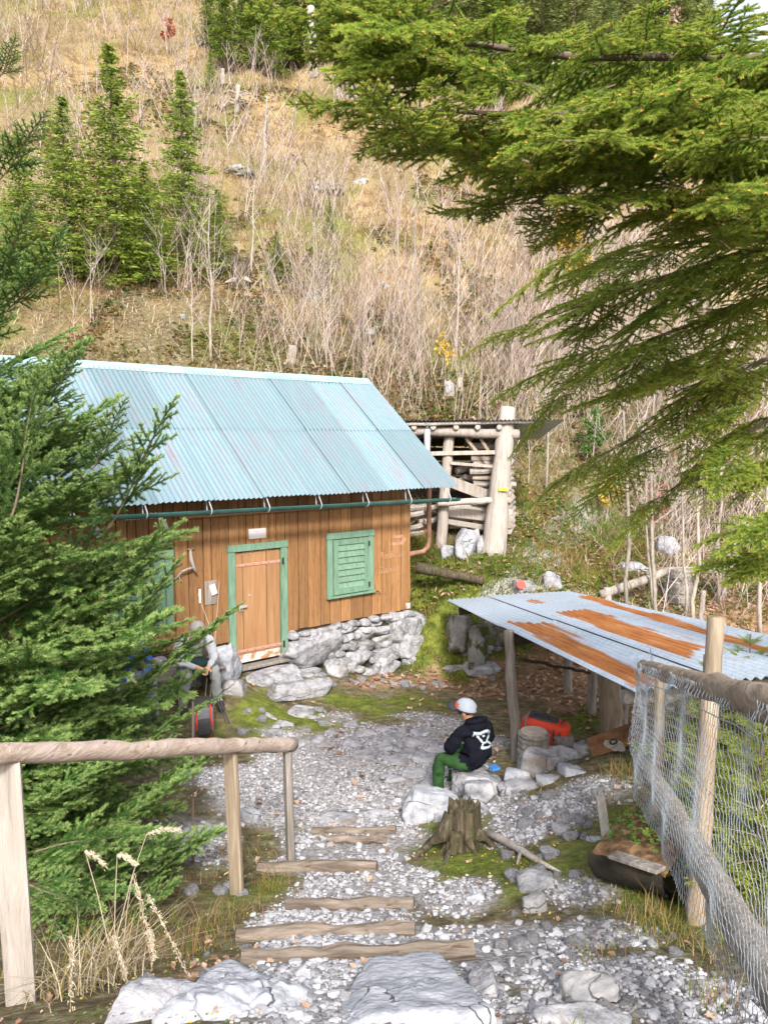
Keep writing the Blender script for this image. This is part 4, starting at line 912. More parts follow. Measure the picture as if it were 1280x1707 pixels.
rock_px('white stone right of the wired stump', 1198, 982, 1232, 1000, 14.8, 345, .4, 'limestone_white')
mk = rock_px('stone with red white trail mark beside the path', 852, 966, 886, 990, 13.2, 346, .3, 'limestone_mossy')
mb = MB(); c = P(868, 974, 13.03); mb.tube([c, c + Vector((0, -.02, 0))], .075, n=14); link('trail_mark', mb.mesh('trail_mark', plain('trail_red', (.55, .10, .08))), mk)
# flagstones let into the yard
FL = [(560, 1222, .22, .18), (610, 1226, .3, .2), (655, 1232, .34, .2), (590, 1240, .28, .2), (640, 1246, .36, .22), (690, 1240, .3, .2), (730, 1250, .32, .22), (700, 1262, .4, .25), (760, 1268, .3, .22), (660, 1268, .34, .22), (610, 1258, .3, .2), (740, 1286, .36, .24), (690, 1290, .3, .2), (650, 1300, .26, .2), (720, 1308, .3, .2), (640, 1216, .22, .16), (700, 1222, .25, .18), (530, 1232, .24, .18), (560, 1366, .42, .2), (630, 1362, .40, .2), (500, 1240, .2, .16), (585, 1210, .2, .16)]
for i, (px, py, a, b) in enumerate(FL):
    p = ghit(px, py); me = rock_mesh('flagstone', 400 + i, (a, b * 1.4, .10), MT['limestone'], 3, .05)
    W_ = Matrix.Translation((p.x, p.y, p.z - .018)) @ Matrix.Rotation(rnd.uniform(-.6, .6), 4, 'Z') @ Matrix.Rotation(rnd.uniform(-.04, .04), 4, 'X')
    link('flagstone', me, ground, W_)

# loose stones along the footing, the path and the right slope: pieces of the ground
stone_m = [rock_mesh('stone', 970 + k, (1.2, 1.0, .75), MT['limestone'], 3, .10, 8) for k in range(6)]
SS = [(500 + 12 * k + rnd.uniform(-6, 6), 1140 + rnd.uniform(-6, 10)) for k in range(22)] + [(rnd.uniform(400, 560), rnd.uniform(1180, 1240)) for k in range(14)] + [(rnd.uniform(840, 1000), rnd.uniform(1320, 1440)) for k in range(26)] + [(rnd.uniform(830, 1150), rnd.uniform(1450, 1690)) for k in range(34)] + [(rnd.uniform(740, 850), rnd.uniform(1060, 1140)) for k in range(10)] + [(rnd.uniform(830, 960), rnd.uniform(860, 1000)) for k in range(22)] + [(rnd.uniform(240, 420), rnd.uniform(1370, 1640)) for k in range(16)]
for k, (px, py) in enumerate(SS):
    p = ghit(px, py); s_ = rnd.uniform(.05, .14) * (1 if py < 1500 else .7); link('stone', stone_m[k % 6], ground, Matrix.Translation((p.x, p.y, p.z + s_ * .1)) @ Matrix.Rotation(rnd.uniform(0, 6.3), 4, 'Z') @ Matrix.Rotation(rnd.uniform(-.4, .4), 4, 'X') @ Matrix.Scale(s_, 4))

# --- rotten stump with roots
def stump(label, base_p, top_z, r, roots, seed, mat='stump', jag=.06):
    rr = np.random.RandomState(seed); n = 40; rows = []; bx, by, bz = base_p; h = top_z - bz
    prof = 1 + .10 * np.sin(np.arange(n) * 2 * math.pi / n * 5 + 1) + .06 * rr.normal(size=n)
    for k in range(10):
        f = k / 9; fl = r * (1 + .9 * (1 - f) ** 3); row = []
        for j in range(n):
            an = 2 * math.pi * j / n; q = fl * (prof[j] if f > .0 else 1) * (1 + .03 * rr.normal()); z = bz - .1 + (h + .1) * f
            if k == 9: z += jag * (rr.rand() - .6) * 1.0
            row.append((bx + q * math.cos(an), by + q * math.sin(an), z))
        rows.append(row + [row[0]])
    inner = [(bx + (p[0] - bx) * .72, by + (p[1] - by) * .72, top_z - .05 + .02 * rr.normal()) for p in rows[-1][:-1]]; rows.append(inner + [inner[0]])
    inner2 = [(bx + (p[0] - bx) * .3, by + (p[1] - by) * .3, top_z - .09) for p in rows[-1][:-1]]; rows.append(inner2 + [inner2[0]])
    t = thing('tree_stump', label, 'stump', base_p)
    mb = MB(); mb.quad_grid(rows); mb.poly(inner2); link('trunk', mb.mesh('trunk', MT[mat], smooth=False), t)
    for pts, r0 in roots:
        mb = MB(); m = len(pts); mb.tube(pts, [r0 * (1 - .8 * k / (m - 1)) for k in range(m)], n=8, wob=.15, seed=seed); link('root', mb.mesh('root', MT[mat], smooth=True), t)
    return t
sb = P(772, 1408, 6.05); st = P(780, 1340, 6.05)
g = lambda px, py, dz=.0: ghit(px, py) + Vector((0, 0, dz))
stump('rotten mossy tree stump with spreading roots beside the stairs', (sb.x, sb.y, gz(sb.x, sb.y)), st.z, .125,
      [([P(755, 1360, 6.0), P(738, 1392, 5.95), g(720, 1412, .03), g(700, 1428, .02), g(684, 1436, -.02)], .07), ([P(762, 1392, 5.9), g(750, 1425, .03), g(742, 1440, 0), g(728, 1452, -.03)], .05), ([P(795, 1390, 5.95), g(812, 1410, .03), g(835, 1420, -.02)], .05), ([P(780, 1400, 5.9), g(790, 1425, .02), g(800, 1440, -.03)], .04)], 8)
mb = MB(); mb.tube([g(806, 1402, .06), g(835, 1410, .05), g(868, 1428, .04), g(900, 1446, .03), g(932, 1462, .02)], [.03, .032, .03, .022, .010], n=8, wob=.12, seed=2); mb.tube([g(868, 1428, .04), g(862, 1448, .03)], [.018, .008], n=6)
tag(link('fallen_branch', mb.mesh('fallen_branch', MT['pale_wood'], smooth=True)), 'bleached fallen branch lying right of the rotten stump', 'branch')
# --- chopping block, wooden block, bag, iron lid under the shelter
c = P(889, 1258, 8.0); zt = P(889, 1223, 8.0).z; mb = MB(); cb = thing('chopping_block', 'grey sawn chopping block beside the shelter post', 'block', (c.x, c.y, gz(c.x, c.y)))
log_obj('trunk', (c.x, c.y, gz(c.x, c.y) - .05), (c.x, c.y, zt), .175, .165, 'grey_wood', cb, sides=20, wob=.05, bend=.002, smooth=False)
mb.tube([(c.x, c.y, zt + .02), (c.x, c.y, zt + .034)], .138, n=20); link('cut_face', mb.mesh('cut_face', MT['cut_wood']), cb)
c2 = P(938, 1240, 8.3); o = log_obj('wood_block', (c2.x, c2.y, gz(c2.x, c2.y) - .03), (c2.x, c2.y, P(938, 1228, 8.3).z), .12, .12, 'grey_wood', None, sides=14, smooth=False); tag(o, 'low wooden block under the red bag', 'block')
lid_c = P(1022, 1234, 7.75); lid = thing('iron_lid', 'rusty metal plate with ring handle tilted on the rocks', 'lid', (lid_c.x, lid_c.y, lid_c.z - .2))
X = (P(1066, 1220, 7.7) - P(982, 1250, 7.8)).normalized(); Yd = Vector((.1, .8, .45)).normalized(); Yd = (Yd - X * Yd.dot(X)).normalized(); Zd = X.cross(Yd)
mb = MB(); mb.box(lid_c, X, Yd, Zd, .26, .13, .012); link('plate', mb.mesh('plate', MT['rust_plate'], bevel=.004), lid)
mb = MB(); cc = lid_c - Yd * .06 + Zd * .02; mb.tube([cc + Zd * (.03 + .035 * math.cos(a)) + X * .035 * math.sin(a) for a in np.linspace(0, 2 * math.pi, 17)], .008, n=6, caps=False); link('ring', mb.mesh('ring', MT['iron']), lid)
mb = MB(); mb.tube([lid_c - Yd * .08 + Zd * .0125, lid_c - Yd * .08 + Zd * .016], .06, n=18, flat=1.9, wob=.2); link('paint_patch', mb.mesh('paint_patch', MT['pale_bark']), lid)
rock_px('dark stone supporting the left side of the rusty plate', 955, 1238, 1000, 1268, 7.9, 351, .3, 'limestone_mossy'); rock_px('dark stone under the right side of the rusty plate', 1035, 1236, 1075, 1275, 7.75, 352, .3, 'limestone_mossy')
# --- upright grey plank and hollow log planter
a = P(1000, 1326, 5.75); b = P(1019, 1455, 5.4); mb = MB(); mb.box((a + b) / 2, Vector((1, .3, .1)).normalized(), Vector((-.3, 1, 0)).normalized(), (a - b).normalized(), .034, .02, (a - b).length / 2)
tag(link('upright_plank', mb.mesh('upright_plank', MT['pale_wood'], bevel=.008)), 'weathered grey plank standing upright beside the planter log', 'plank')
pl_a = ghit(1018, 1478) + Vector((0, 0.12, .17)); pl_b = ghit(1146, 1520) + Vector((0, .12, .17))
planter = thing('planter_log', 'black rotten hollow log planter with strawberry plants below the wire fence', 'planter', ((pl_a.x + pl_b.x) / 2, (pl_a.y + pl_b.y) / 2, gz((pl_a.x + pl_b.x) / 2, (pl_a.y + pl_b.y) / 2)))
ax_ = (pl_b - pl_a).normalized(); nrm = Vector((ax_.y, -ax_.x, 0)).normalized(); nrm = nrm if nrm.y < 0 else -nrm
rows = []
for k in range(9):
    c = pl_a.lerp(pl_b, k / 8); row = []
    for j in range(10):
        an = R(180 + j * 180 / 9); row.append(c + nrm * (-.20 * math.cos(an)) + ZU * (.24 * math.sin(an) + .06) + Vector((0, 0, rnd.uniform(-.01, .01))))
    rows.append(row)
mb = MB(); mb.quad_grid(rows); mb.quad_grid([[p + ZU * .05 - nrm * .0 for p in r[1:-1]] for r in rows]); link('shell', mb.mesh('shell', MT['dark_log'], smooth=True), planter)
mb = MB(); m0 = (pl_a + pl_b) / 2 - nrm * .05
rowsS = [[pl_a.lerp(pl_b, k / 10) + nrm * (.17 - .62 * j / 6) + ZU * (.035 + .10 * math.sin(j / 6 * 2.2) + rnd.uniform(-.012, .012) + .16 * (j / 6)) for j in range(7)] for k in range(11)]
mb.quad_grid(rowsS); link('soil', mb.mesh('soil', M('planter_soil', [(.3, (.05, .03, .02)), (.5, (.16, .09, .045)), (.75, (.34, .22, .12))], scale=14, bump=.8, rand=0), smooth=True), planter)
mb = MB(); q0 = pl_a.lerp(pl_b, .35) + nrm * .19 + ZU * .085; q1 = pl_a.lerp(pl_b, .98) + nrm * .19 + ZU * .07; mb.box((q0 + q1) / 2, (q1 - q0).normalized(), nrm, ZU, (q1 - q0).length / 2, .05, .012); link('edge_board', mb.mesh('edge_board', MT['grey_wood'], bevel=.004), planter)

# ------------------------------------------------------------------ loose ground cover
NR = np.random.RandomState(11)
def scatter(n, x0, x1, y0, y1, fn, seed):
    rs = np.random.RandomState(seed); x = rs.uniform(x0, x1, n); y = rs.uniform(y0, y1, n)
    k = rs.rand(n) < fn(x, y); return x[k], y[k]
def in_view(x, y, m=.05):
    u = x / np.maximum(y, .1); return (np.abs(u) < .5 + m) & (y > .5)
def place(tpl, T, x, y, z, s, rot, rs, squash=(1, 1, 1)):
    """copies of a template (verts, tris) as one array"""
    n = len(x); V = tpl[None] * np.asarray(squash)[None, None] * s[:, None, None]
    c, q = np.cos(rot), np.sin(rot); X = V[:, :, 0] * c[:, None] - V[:, :, 1] * q[:, None]; Y = V[:, :, 0] * q[:, None] + V[:, :, 1] * c[:, None]
    V = np.stack([X + x[:, None], Y + y[:, None], V[:, :, 2] + z[:, None]], -1)
    Tt = T[None] + (np.arange(n) * tpl.shape[0])[:, None, None]
    return V.reshape(-1, 3), Tt.reshape(-1, T.shape[1])
# gravel
def gden(x, y): return zones(x, y)[0] * in_view(x, y)
allV, allT, off = [], [], 0
for cls, (n, s0, s1, seed) in enumerate(((90000, .006, .013, 1), (16000, .012, .024, 2))):
    x, y = scatter(n, -2.6, 2.6, 2.4, 10.6, lambda a, b: gden(a, b) * np.where(b > 6.7, .55, .95) * sstep(-.5, .1, fbm(np.c_[a, b, a * 0], 1.9, 3, 91)), seed)
    rs = np.random.RandomState(seed)
    for v in range(5):
        sel = slice(v, None, 5); xx, yy = x[sel], y[sel]; tpl, T = rock_shape(900 + v + 10 * cls, 1, 8, .5, .05)
        s = rs.uniform(s0, s1, len(xx)); z = ground_z(xx, yy) + s * .25
        V, Tt = place(tpl, T, xx, yy, z, s, rs.uniform(0, 6.3, len(xx)), rs, (1.15, .85, .62)); allV.append(V); allT.append(Tt + off); off += len(V)
V = np.vstack(allV); V[:, :2] += 0
o = link('gravel', mesh_np('gravel', V, np.vstack(allT), MT['gravel'])); stuff(o, 'loose white limestone gravel on the stairs and yard', 'gravel')
# the larger pebbles are pieces of the ground, one by one
x, y = scatter(2600, -2.0, 2.4, 2.6, 7.5, lambda a, b: gden(a, b) ** .7, 5); x, y = x[:300], y[:300]; z = ground_z(x, y)
pm = [rock_mesh('pebble', 950 + k, (1.25, .9, .6), MT['gravel_big'], 2, .10, 7, False) for k in range(8)]
for i in range(len(x)):
    s = rnd.uniform(.028, .065); link('pebble', pm[i % 8], ground, Matrix.Translation((x[i], y[i], z[i] + s * .12)) @ Matrix.Rotation(rnd.uniform(0, 6.3), 4, 'Z') @ Matrix.Rotation(rnd.uniform(-.3, .3), 4, 'X') @ Matrix.Scale(s, 4))
# blades
def blades(x, y, z, h, w_, lean, rs, seg=2):
    n = len(x); az = rs.uniform(0, 6.28, n); face = az + math.pi / 2 + rs.normal(size=n) * .4
    d = np.c_[np.cos(az), np.sin(az)]; f = np.c_[np.cos(face), np.sin(face)]
    rows = []
    for k in range(seg + 1):
        t = k / seg; cx_ = x + d[:, 0] * lean * h * t * t; cy_ = y + d[:, 1] * lean * h * t * t; cz = z + h * (t - .25 * lean * t * t)
        ww = w_ * (1 - t) ** .7 * .5
        if k < seg:
            rows.append(np.c_[cx_ - f[:, 0] * ww, cy_ - f[:, 1] * ww, cz]); rows.append(np.c_[cx_ + f[:, 0] * ww, cy_ + f[:, 1] * ww, cz])
        else: rows.append(np.c_[cx_, cy_, cz])
    V = np.stack(rows, 1); m = V.shape[1]; T = []
    for k in range(seg - 1): T += [(2 * k, 2 * k + 1, 2 * k + 3), (2 * k, 2 * k + 3, 2 * k + 2)]
    T.append((2 * seg - 2, 2 * seg - 1, 2 * seg)); T = np.array(T)
    return V.reshape(-1, 3), (T[None] + (np.arange(n) * m)[:, None, None]).reshape(-1, 3)
def grass(name, label, n, box, den, h, w_, lean, mats, seed, clump=6, spread=.03, seg=2, probs=None):
    x, y = scatter(n, *box, den, seed); rs = np.random.RandomState(seed + 1)
    x = np.repeat(x, clump) + rs.normal(size=len(x) * clump) * spread; y = np.repeat(y, clump) + rs.normal(size=len(y) * clump) * spread
    sc = np.clip(y / 6, 1, 2.5) if box[3] > 14 else 1.0
    V, T = blades(x, y, ground_z(x, y) - .01, rs.uniform(h[0], h[1], len(x)), w_ * sc * np.ones(len(x)), rs.uniform(lean[0], lean[1], len(x)), rs, seg)
    per = len(T) // len(x); pick = rs.choice(len(mats), len(x), p=probs)
    if box[3] > 14:      # neighbours mostly share a colour: patches
        q = fbm(np.c_[x, y, x * 0], .45, 4, seed); rk = (np.argsort(np.argsort(q)) + .5) / len(q); pt_ = np.searchsorted(np.cumsum(probs), rk); pick = np.where(rs.rand(len(x)) < .62, np.minimum(pt_, len(mats) - 1), pick)
    mi = np.repeat(pick, per)
    return stuff(link(name, mesh_np(name, V, T, [MT[m] for m in mats], mi)), label, 'grass')
def hut_free(x, y):
    t = (x - H0.x) * HD.x + (y - H0.y) * HD.y; o = (x - H0.x) * HN.x + (y - H0.y) * HN.y
    return ~((t > T0 - .1) & (t < T1 + .05) & (o < .1) & (o > -DEPTH - .1))
def d_moss(x, y): return zones(x, y)[1] * in_view(x, y) * hut_free(x, y)
grass('short_grass', 'short green moss and grass in the yard', 30000, (-2.8, 3.2, 3, 12.6), d_moss, (.012, .04), .006, (.2, .9), ['grass_green', 'grass_mix'], 31, 6, .03, 2, [.65, .35])
grass('bank_grass', 'green grass and moss on the bank by the path', 9000, (-.5, 6, 12.2, 19), d_moss, (.04, .14), .008, (.3, 1.0), ['grass_green', 'grass_mix', 'leaf_green'], 32, 6, .06, 2, [.5, .3, .2])
def d_rough(x, y):
    g, m, l, dr, dd = zones(x, y); n = fbm(np.c_[x, y, x * 0], 1.3, 3, 77); return in_view(x, y) * sstep(-.1, .25, n) * (1 - g) * hut_free(x, y) * sstep(.3, 1.2, np.abs(x + .1)) * .8
grass('rough_grass', 'rough mixed dry and green grass beside the stairs', 3800, (-2.6, 3.2, 2.5, 7.4), d_rough, (.03, .13), .005, (.3, 1.1), ['grass_mix', 'grass_green', 'grass_dry', 'grass_rust'], 33, 7, .03, 3, [.4, .25, .2, .15])
tuft_px = [(1090, 1540, .16), (1060, 1560, .12), (1120, 1560, .16), (1040, 1290, .2), (1020, 1300, .18), (1050, 1310, .18), (440, 1470, .12), (470, 1480, .1), (880, 1450, .08), (700, 1380, .08), (1000, 1600, .12), (1180, 1680, .16), (500, 1385, .08), (340, 1560, .2), (300, 1600, .2), (250, 1560, .22), (380, 1540, .16), (420, 1520, .12), (180, 1600, .2), (1010, 1340, .14), (690, 1120, .12), (590, 1130, .12)]
xs = []; ys = []; hs = []
for px, py, h in tuft_px:
    p = ghit(px, py)
    for k in range(60): xs.append(p.x + rnd.gauss(0, .07)); ys.append(p.y + rnd.gauss(0, .07)); hs.append(h * rnd.uniform(.5, 1.4))
xs, ys, hs = map(np.array, (xs, ys, hs)); rs = np.random.RandomState(3)
V, T = blades(xs, ys, ground_z(xs, ys) - .01, hs, np.full(len(xs), .005), rs.uniform(.2, 1.2, len(xs)), rs, 3)
stuff(link('grass_tufts', mesh_np('grass_tufts', V, T, [MT['grass_green'], MT['grass_rust'], MT['grass_mix']], np.repeat(rs.choice(3, len(xs)), len(T) // len(xs)))), 'longer green and rusty grass tufts by fence and stairs', 'grass')
# leaves
def leaf_template(rs):
    pts = [(0, -.5), (.16, -.36), (.36, -.30), (.38, -.05), (.40, .18), (.2, .26), (0, .52), (-.18, .30), (-.38, .2), (-.36, -.04), (-.34, -.28), (-.18, -.36)]
    V = [(x, y, .22 * abs(x) + .1 * rs.normal() * .5) for x, y in pts] + [(0, 0, -.04)]
    T = [(k, (k + 1) % 12, 12) for k in range(12)]; return np.array(V), np.array(T)
def leaves(name, label, n, box, den, s, mats, seed, lift=.012):
    x, y = scatter(n, *box, den, seed); rs = np.random.RandomState(seed); Vs, Ts, Ms, off = [], [], [], 0
    for v in range(6):
        xx, yy = x[v::6], y[v::6]; tpl, T = leaf_template(rs); tpl = tpl * np.array((rs.uniform(.6, 1), 1, 1.6)); a, b = rs.uniform(-.5, .5, 2)
        rx = np.array([[1, 0, 0], [0, math.cos(a), -math.sin(a)], [0, math.sin(a), math.cos(a)]]); tpl = tpl @ rx.T
        V, Tt = place(tpl, T, xx, yy, ground_z(xx, yy) + lift + rs.uniform(0, .015, len(xx)), rs.uniform(s[0], s[1], len(xx)) * np.clip(yy / 8, .55, 1), rs.uniform(0, 6.3, len(xx)), rs)
        Vs.append(V); Ts.append(Tt + off); off += len(V); Ms.append(np.repeat(rs.choice(len(mats), len(xx)), len(T)))
    return stuff(link(name, mesh_np(name, np.vstack(Vs), np.vstack(Ts), [MT[m] for m in mats], np.concatenate(Ms))), label, 'leaves')
leaves('fallen_leaves', 'pale brown fallen leaves drifted below the bank and shelter', 15000, (-2.6, 6.5, 2.6, 16), lambda x, y: np.clip(zones(x, y)[2] * .9 + .035, 0, 1) * in_view(x, y) * hut_free(x, y), (.05, .11), ['leaf_brown'], 41)
leaves('small_plants', 'small green and yellow leaves of low herbs beside the stairs', 9000, (-2.4, 3, 2.6, 8), lambda x, y: (1 - zones(x, y)[0]) * in_view(x, y) * sstep(-.05, .3, fbm(np.c_[x, y, x * 0], 1.1, 3, 55)) * .6, (.015, .04), ['leaf_green', 'leaf_green', 'leaf_yellow', 'leaf_brown'], 42, .03)
leaves('bank_herbs', 'green and brown herbs covering the foot of the slope', 26000, (-8, 9, 12.5, 22), lambda x, y: in_view(x, y, .12) * hut_free(x, y) * sstep(-.25, .25, fbm(np.c_[x, y, x * 0], .8, 3, 56)) * (1 - .8 * zones(x, y)[0]), (.05, .15), ['leaf_green', 'grass_mix', 'leaf_brown', 'leaf_brown', 'grass_green'], 43, .05)
leaves('hill_herbs', 'patches of green and russet bramble and fern on the hillside', 60000, (-16, 18, 18, 44), lambda x, y: in_view(x, y, .1) * sstep(.02, .3, fbm(np.c_[x, y, x * 0], .38, 4, 58)) * np.clip(26 / y, .3, 1), (.10, .26), ['grass_mix', 'leaf_green', 'leaf_brown', 'grass_green', 'grass_rust'], 44, .12)
# strawberries in the planter
Vs, Ts, Ms, off = [], [], [], 0; rs = np.random.RandomState(9)
for k in range(230):
    f, g_2 = rs.rand(), rs.rand(); c = pl_a.lerp(pl_b, .1 + .75 * f) - nrm * (-.12 + .42 * g_2) + ZU * (.12 + .10 * rs.rand() + .12 * g_2)
    tpl, T = leaf_template(rs); s = rs.uniform(.025, .05); an = rs.uniform(0, 6.3); ti = rs.uniform(-.6, .6)
    Rm = np.array(Matrix.Rotation(an, 3, 'Z') @ Matrix.Rotation(ti, 3, 'X')); Vs.append(tpl * s @ Rm.T + np.array(c)); Ts.append(T + off); off += len(tpl); Ms += [2 if rs.rand() < .05 else (1 if rs.rand() < .25 else 0)] * len(T)
o = link('strawberry_leaves', mesh_np('strawberry_leaves', np.vstack(Vs), np.vstack(Ts), [MT['leaf_green'], MT['grass_green'], MT['leaf_red']], Ms), planter); o['kind'] = 'stuff'

# ------------------------------------------------------------------ hillside cover: dry grass, brush, rocks
def hdd(x, y): return (x + 5) * -.25 + (y - 15.5) * .97
def d_hill(x, y): return in_view(x, y, .1) * (.35 + .65 * sstep(-.3, .1, fbm(np.c_[x, y, x * 0], .33, 3, 44))) * sstep(1.5, 5, hdd(x, y) + 2.5 * fbm(np.c_[x, y, x * 0], .5, 3, 61)) * np.clip(28 / y, .2, 1)
grass('hillside_grass', 'long dry golden grass covering the hillside', 80000, (-36, 34, 16, 66), d_hill, (.08, .5), .011, (.5, 2.2), ['grass_mix', 'grass_rust', 'grass_dry', 'straw'], 51, 5, .14, 2, [.24, .28, .34, .14])
grass('slope_foot_grass', 'mixed brown and green tussocks at the foot of slope', 11000, (-9, 11, 13, 24), lambda x, y: in_view(x, y, .1) * hut_free(x, y) * sstep(5.5, 1, hdd(x, y)) * (1 - .9 * zones(x, y)[0]) * .8, (.05, .3), .009, (.4, 1.4), ['grass_rust', 'grass_mix', 'grass_green', 'straw'], 52, 5, .08, 2, [.35, .3, .2, .15])
def stems(name, label, n, box, den, h, r, mats, seed, twigs=3, lean=.18, clump=1, spread=.3):
    """thin bare stems with a few ascending twigs"""
    x, y = scatter(n, *box, den, seed); rs = np.random.RandomState(seed + 3)
    x = np.repeat(x, clump) + rs.normal(size=len(x) * clump) * spread; y = np.repeat(y, clump) + rs.normal(size=len(y) * clump) * spread
    z = ground_z(x, y); V, T, Ms = [], [], []
    def stick(p0, p1, r0, r1, mi):
        d = p1 - p0; d = d / np.linalg.norm(d); a = np.cross(d, (0.31, .9, .2)); a /= np.linalg.norm(a); b = np.cross(d, a); base_ = len(V)
        for p, q in ((p0, r0), (p1, r1)):
            for an in (0, 2.094, 4.189): V.append(p + (a * math.cos(an) + b * math.sin(an)) * q)
        for k in range(3):
            k2 = (k + 1) % 3; T.append((base_ + k, base_ + k2, base_ + 3 + k2)); T.append((base_ + k, base_ + 3 + k2, base_ + 3 + k)); Ms.extend((mi, mi))
    for i in range(len(x)):
        H = rs.uniform(*h); rad = r * H / h[1] * np.clip(y[i] / 20, .8, 1.8); mi = rs.randint(len(mats)); l = rs.normal(size=2) * lean
        p = np.array((x[i], y[i], z[i] - .05)); pts = [p]
        for k in range(3):
            l = l + rs.normal(size=2) * lean * .4; p = p + np.array((l[0], l[1], 1.0)) * H / 3; pts.append(p)
        for k in range(3): stick(pts[k], pts[k + 1], rad * (1 - .28 * k), rad * (1 - .28 * (k + 1)), mi)
        for k in range(twigs):
            t = rs.uniform(.25, .9) * 3; q0 = pts[int(t)] + (pts[int(t) + 1] - pts[int(t)]) * (t % 1); az = rs.uniform(0, 6.3); ln = H * rs.uniform(.12, .4)
            q1 = q0 + np.array((math.cos(az) * .6, math.sin(az) * .6, .75)) * ln * .55; q2 = q1 + np.array((math.cos(az) * .35 + rs.normal() * .3, math.sin(az) * .35 + rs.normal() * .3, .8)) * ln * .5; stick(q0, q1, rad * .5, rad * .32, mi); stick(q1, q2, rad * .32, rad * .12, mi)
    return stuff(link(name, mesh_np(name, V, T, [MT[m] for m in mats], Ms)), label, 'brush')
def d_brush(x, y): return in_view(x, y, .06) * sstep(1.2, 3.5, hdd(x, y)) * sstep(.0, .4, 1.3 * fbm(np.c_[x, y, x * 0], .42, 3, 71) + .35 * sstep(-3, 3, x) * sstep(30, 20, y) - .25 * sstep(0, -8, x))
stems('bare_brush', 'thicket of thin bare pale stems on the slope', 2500, (-12, 12, 17, 32), d_brush, (.4, 3.2), .011, ['stem_pale', 'stem_dark', 'stem_pink', 'stem_pale'], 81, 6, .24, 3, .3)
stems('upper_brush', 'bare shrubs scattered over the upper hillside', 700, (-26, 24, 28, 60), lambda x, y: in_view(x, y) * .9, (1.2, 3.2), .014, ['stem_pale', 'stem_pink', 'stem_dark'], 82, 6, .28, 3, .35)
stems('right_brush', 'tangled bare twigs and stalks under the spruce boughs', 700, (2.5, 11, 13, 24), lambda x, y: in_view(x, y, .12) * (1 - zones(x, y)[0]) * sstep(.35, .05, zone([(a, b, 1.3, 1) for a, b, r, q in Z_path], x, y)) * np.where(y < 16.5, .35, 1), (.6, 2.6), .011, ['stem_pale', 'stem_dark', 'stem_pink'], 83, 6, .35, 3, .3)
HR = [(400, 292, 60, 18, 'grey rock band in the dry grass right of the young spruces'), (545, 320, 70, 22, 'long pale rock outcrop in the middle of the hillside'), (600, 310, 40, 20, 'pale rock right of the long outcrop on the hillside'), (748, 660, 22, 40, 'white pointed rock on the bank above the woodshed'), (340, 75, 30, 16, 'pale rock high on the hillside left of the dark spruces'), (520, 500, 40, 20, 'grey rock among bare stems above the hut ridge'), (305, 538, 14, 10, 'small grey stone in the moss above hut roof'), (640, 480, 26, 14, 'small pale rock half hidden by brush'), (620, 560, 34, 24, 'grey rock in the brush above the roof end')]
for i, (px, py, w_, h_, lab) in enumerate(HR):
    p = ghit(px, py, 14); k = p.y / F; rock_at(lab, p.x, p.y, (w_ * k * .8, w_ * k * .6, h_ * k * 1.1), 500 + i, 'limestone_mossy', sink=.45, n=4, rough=.22)
HS = [(484, 608, 14, 26, 'pale sawn stump just above the hut ridge'), (372, 145, 7, 22, 'bleached broken stump beside the dead root plate'), (585, 165, 14, 34, 'white stump near the top of the hillside below dark spruces'), (565, 160, 7, 24, 'narrow white stump left of the white stump'), (405, 470, 30, 34, 'broad rotten stump right of the young spruces'), (765, 655, 9, 20, 'small stump above the woodshed roof')]
for i, (px, py, w_, h_, lab) in enumerate(HS):
    p = ghit(px, py, 14); k = p.y / F; t = thing('tree_stump', lab, 'stump', p)
    log_obj('trunk', p - Vector((0, 0, .3)), p + Vector((rnd.uniform(-.1, .1), 0, h_ * k)), w_ * k * .6, w_ * k * .48, 'pale_wood' if i != 4 else 'stump', t, n=6, sides=10, wob=.12, seed=i, smooth=False)
    mb = MB()
    for a in range(5): an = a * 1.26 + i; mb.tube([p + Vector((0, 0, .1)), p + Vector((math.cos(an) * w_ * k * 1.2, math.sin(an) * w_ * k * 1.2, -.15))], [w_ * k * .25, .02], n=5)
    link('root', mb.mesh('root', MT['pale_wood']), t)
p = ghit(395, 188, 20); k = p.y / F; t = thing('root_plate', 'dead upturned root plate with bleached roots on the upper hillside', 'root', p); rr = random.Random(4)
for a in range(14):
    an = rr.uniform(0, 6.3); ln = rr.uniform(15, 45) * k; mb = MB(); q = p + Vector((0, 0, rr.uniform(8, 30) * k)); mb.tube([q, q + Vector((math.cos(an) * ln * .6, -.3 * rr.random(), rr.uniform(-.1, .2) * ln)), q + Vector((math.cos(an) * ln, -.5, rr.uniform(-.5, .1) * ln))], [.06, .035, .012], n=5); link('root', mb.mesh('root', MT['pale_wood']), t)
log_obj('trunk', p - Vector((0, 0, .3)), p + Vector((.1, 0, 40 * k)), .16, .12, 'pale_wood', t, seed=4)
a = ghit(232, 425, 14); b = ghit(268, 470, 14); o = log_obj('fallen_log', a + Vector((0, 0, .25)), b + Vector((0, 0, .12)), .12, .1, 'rail_wood', None, seed=12); tag(o, 'fallen brown log under the young spruces', 'log')

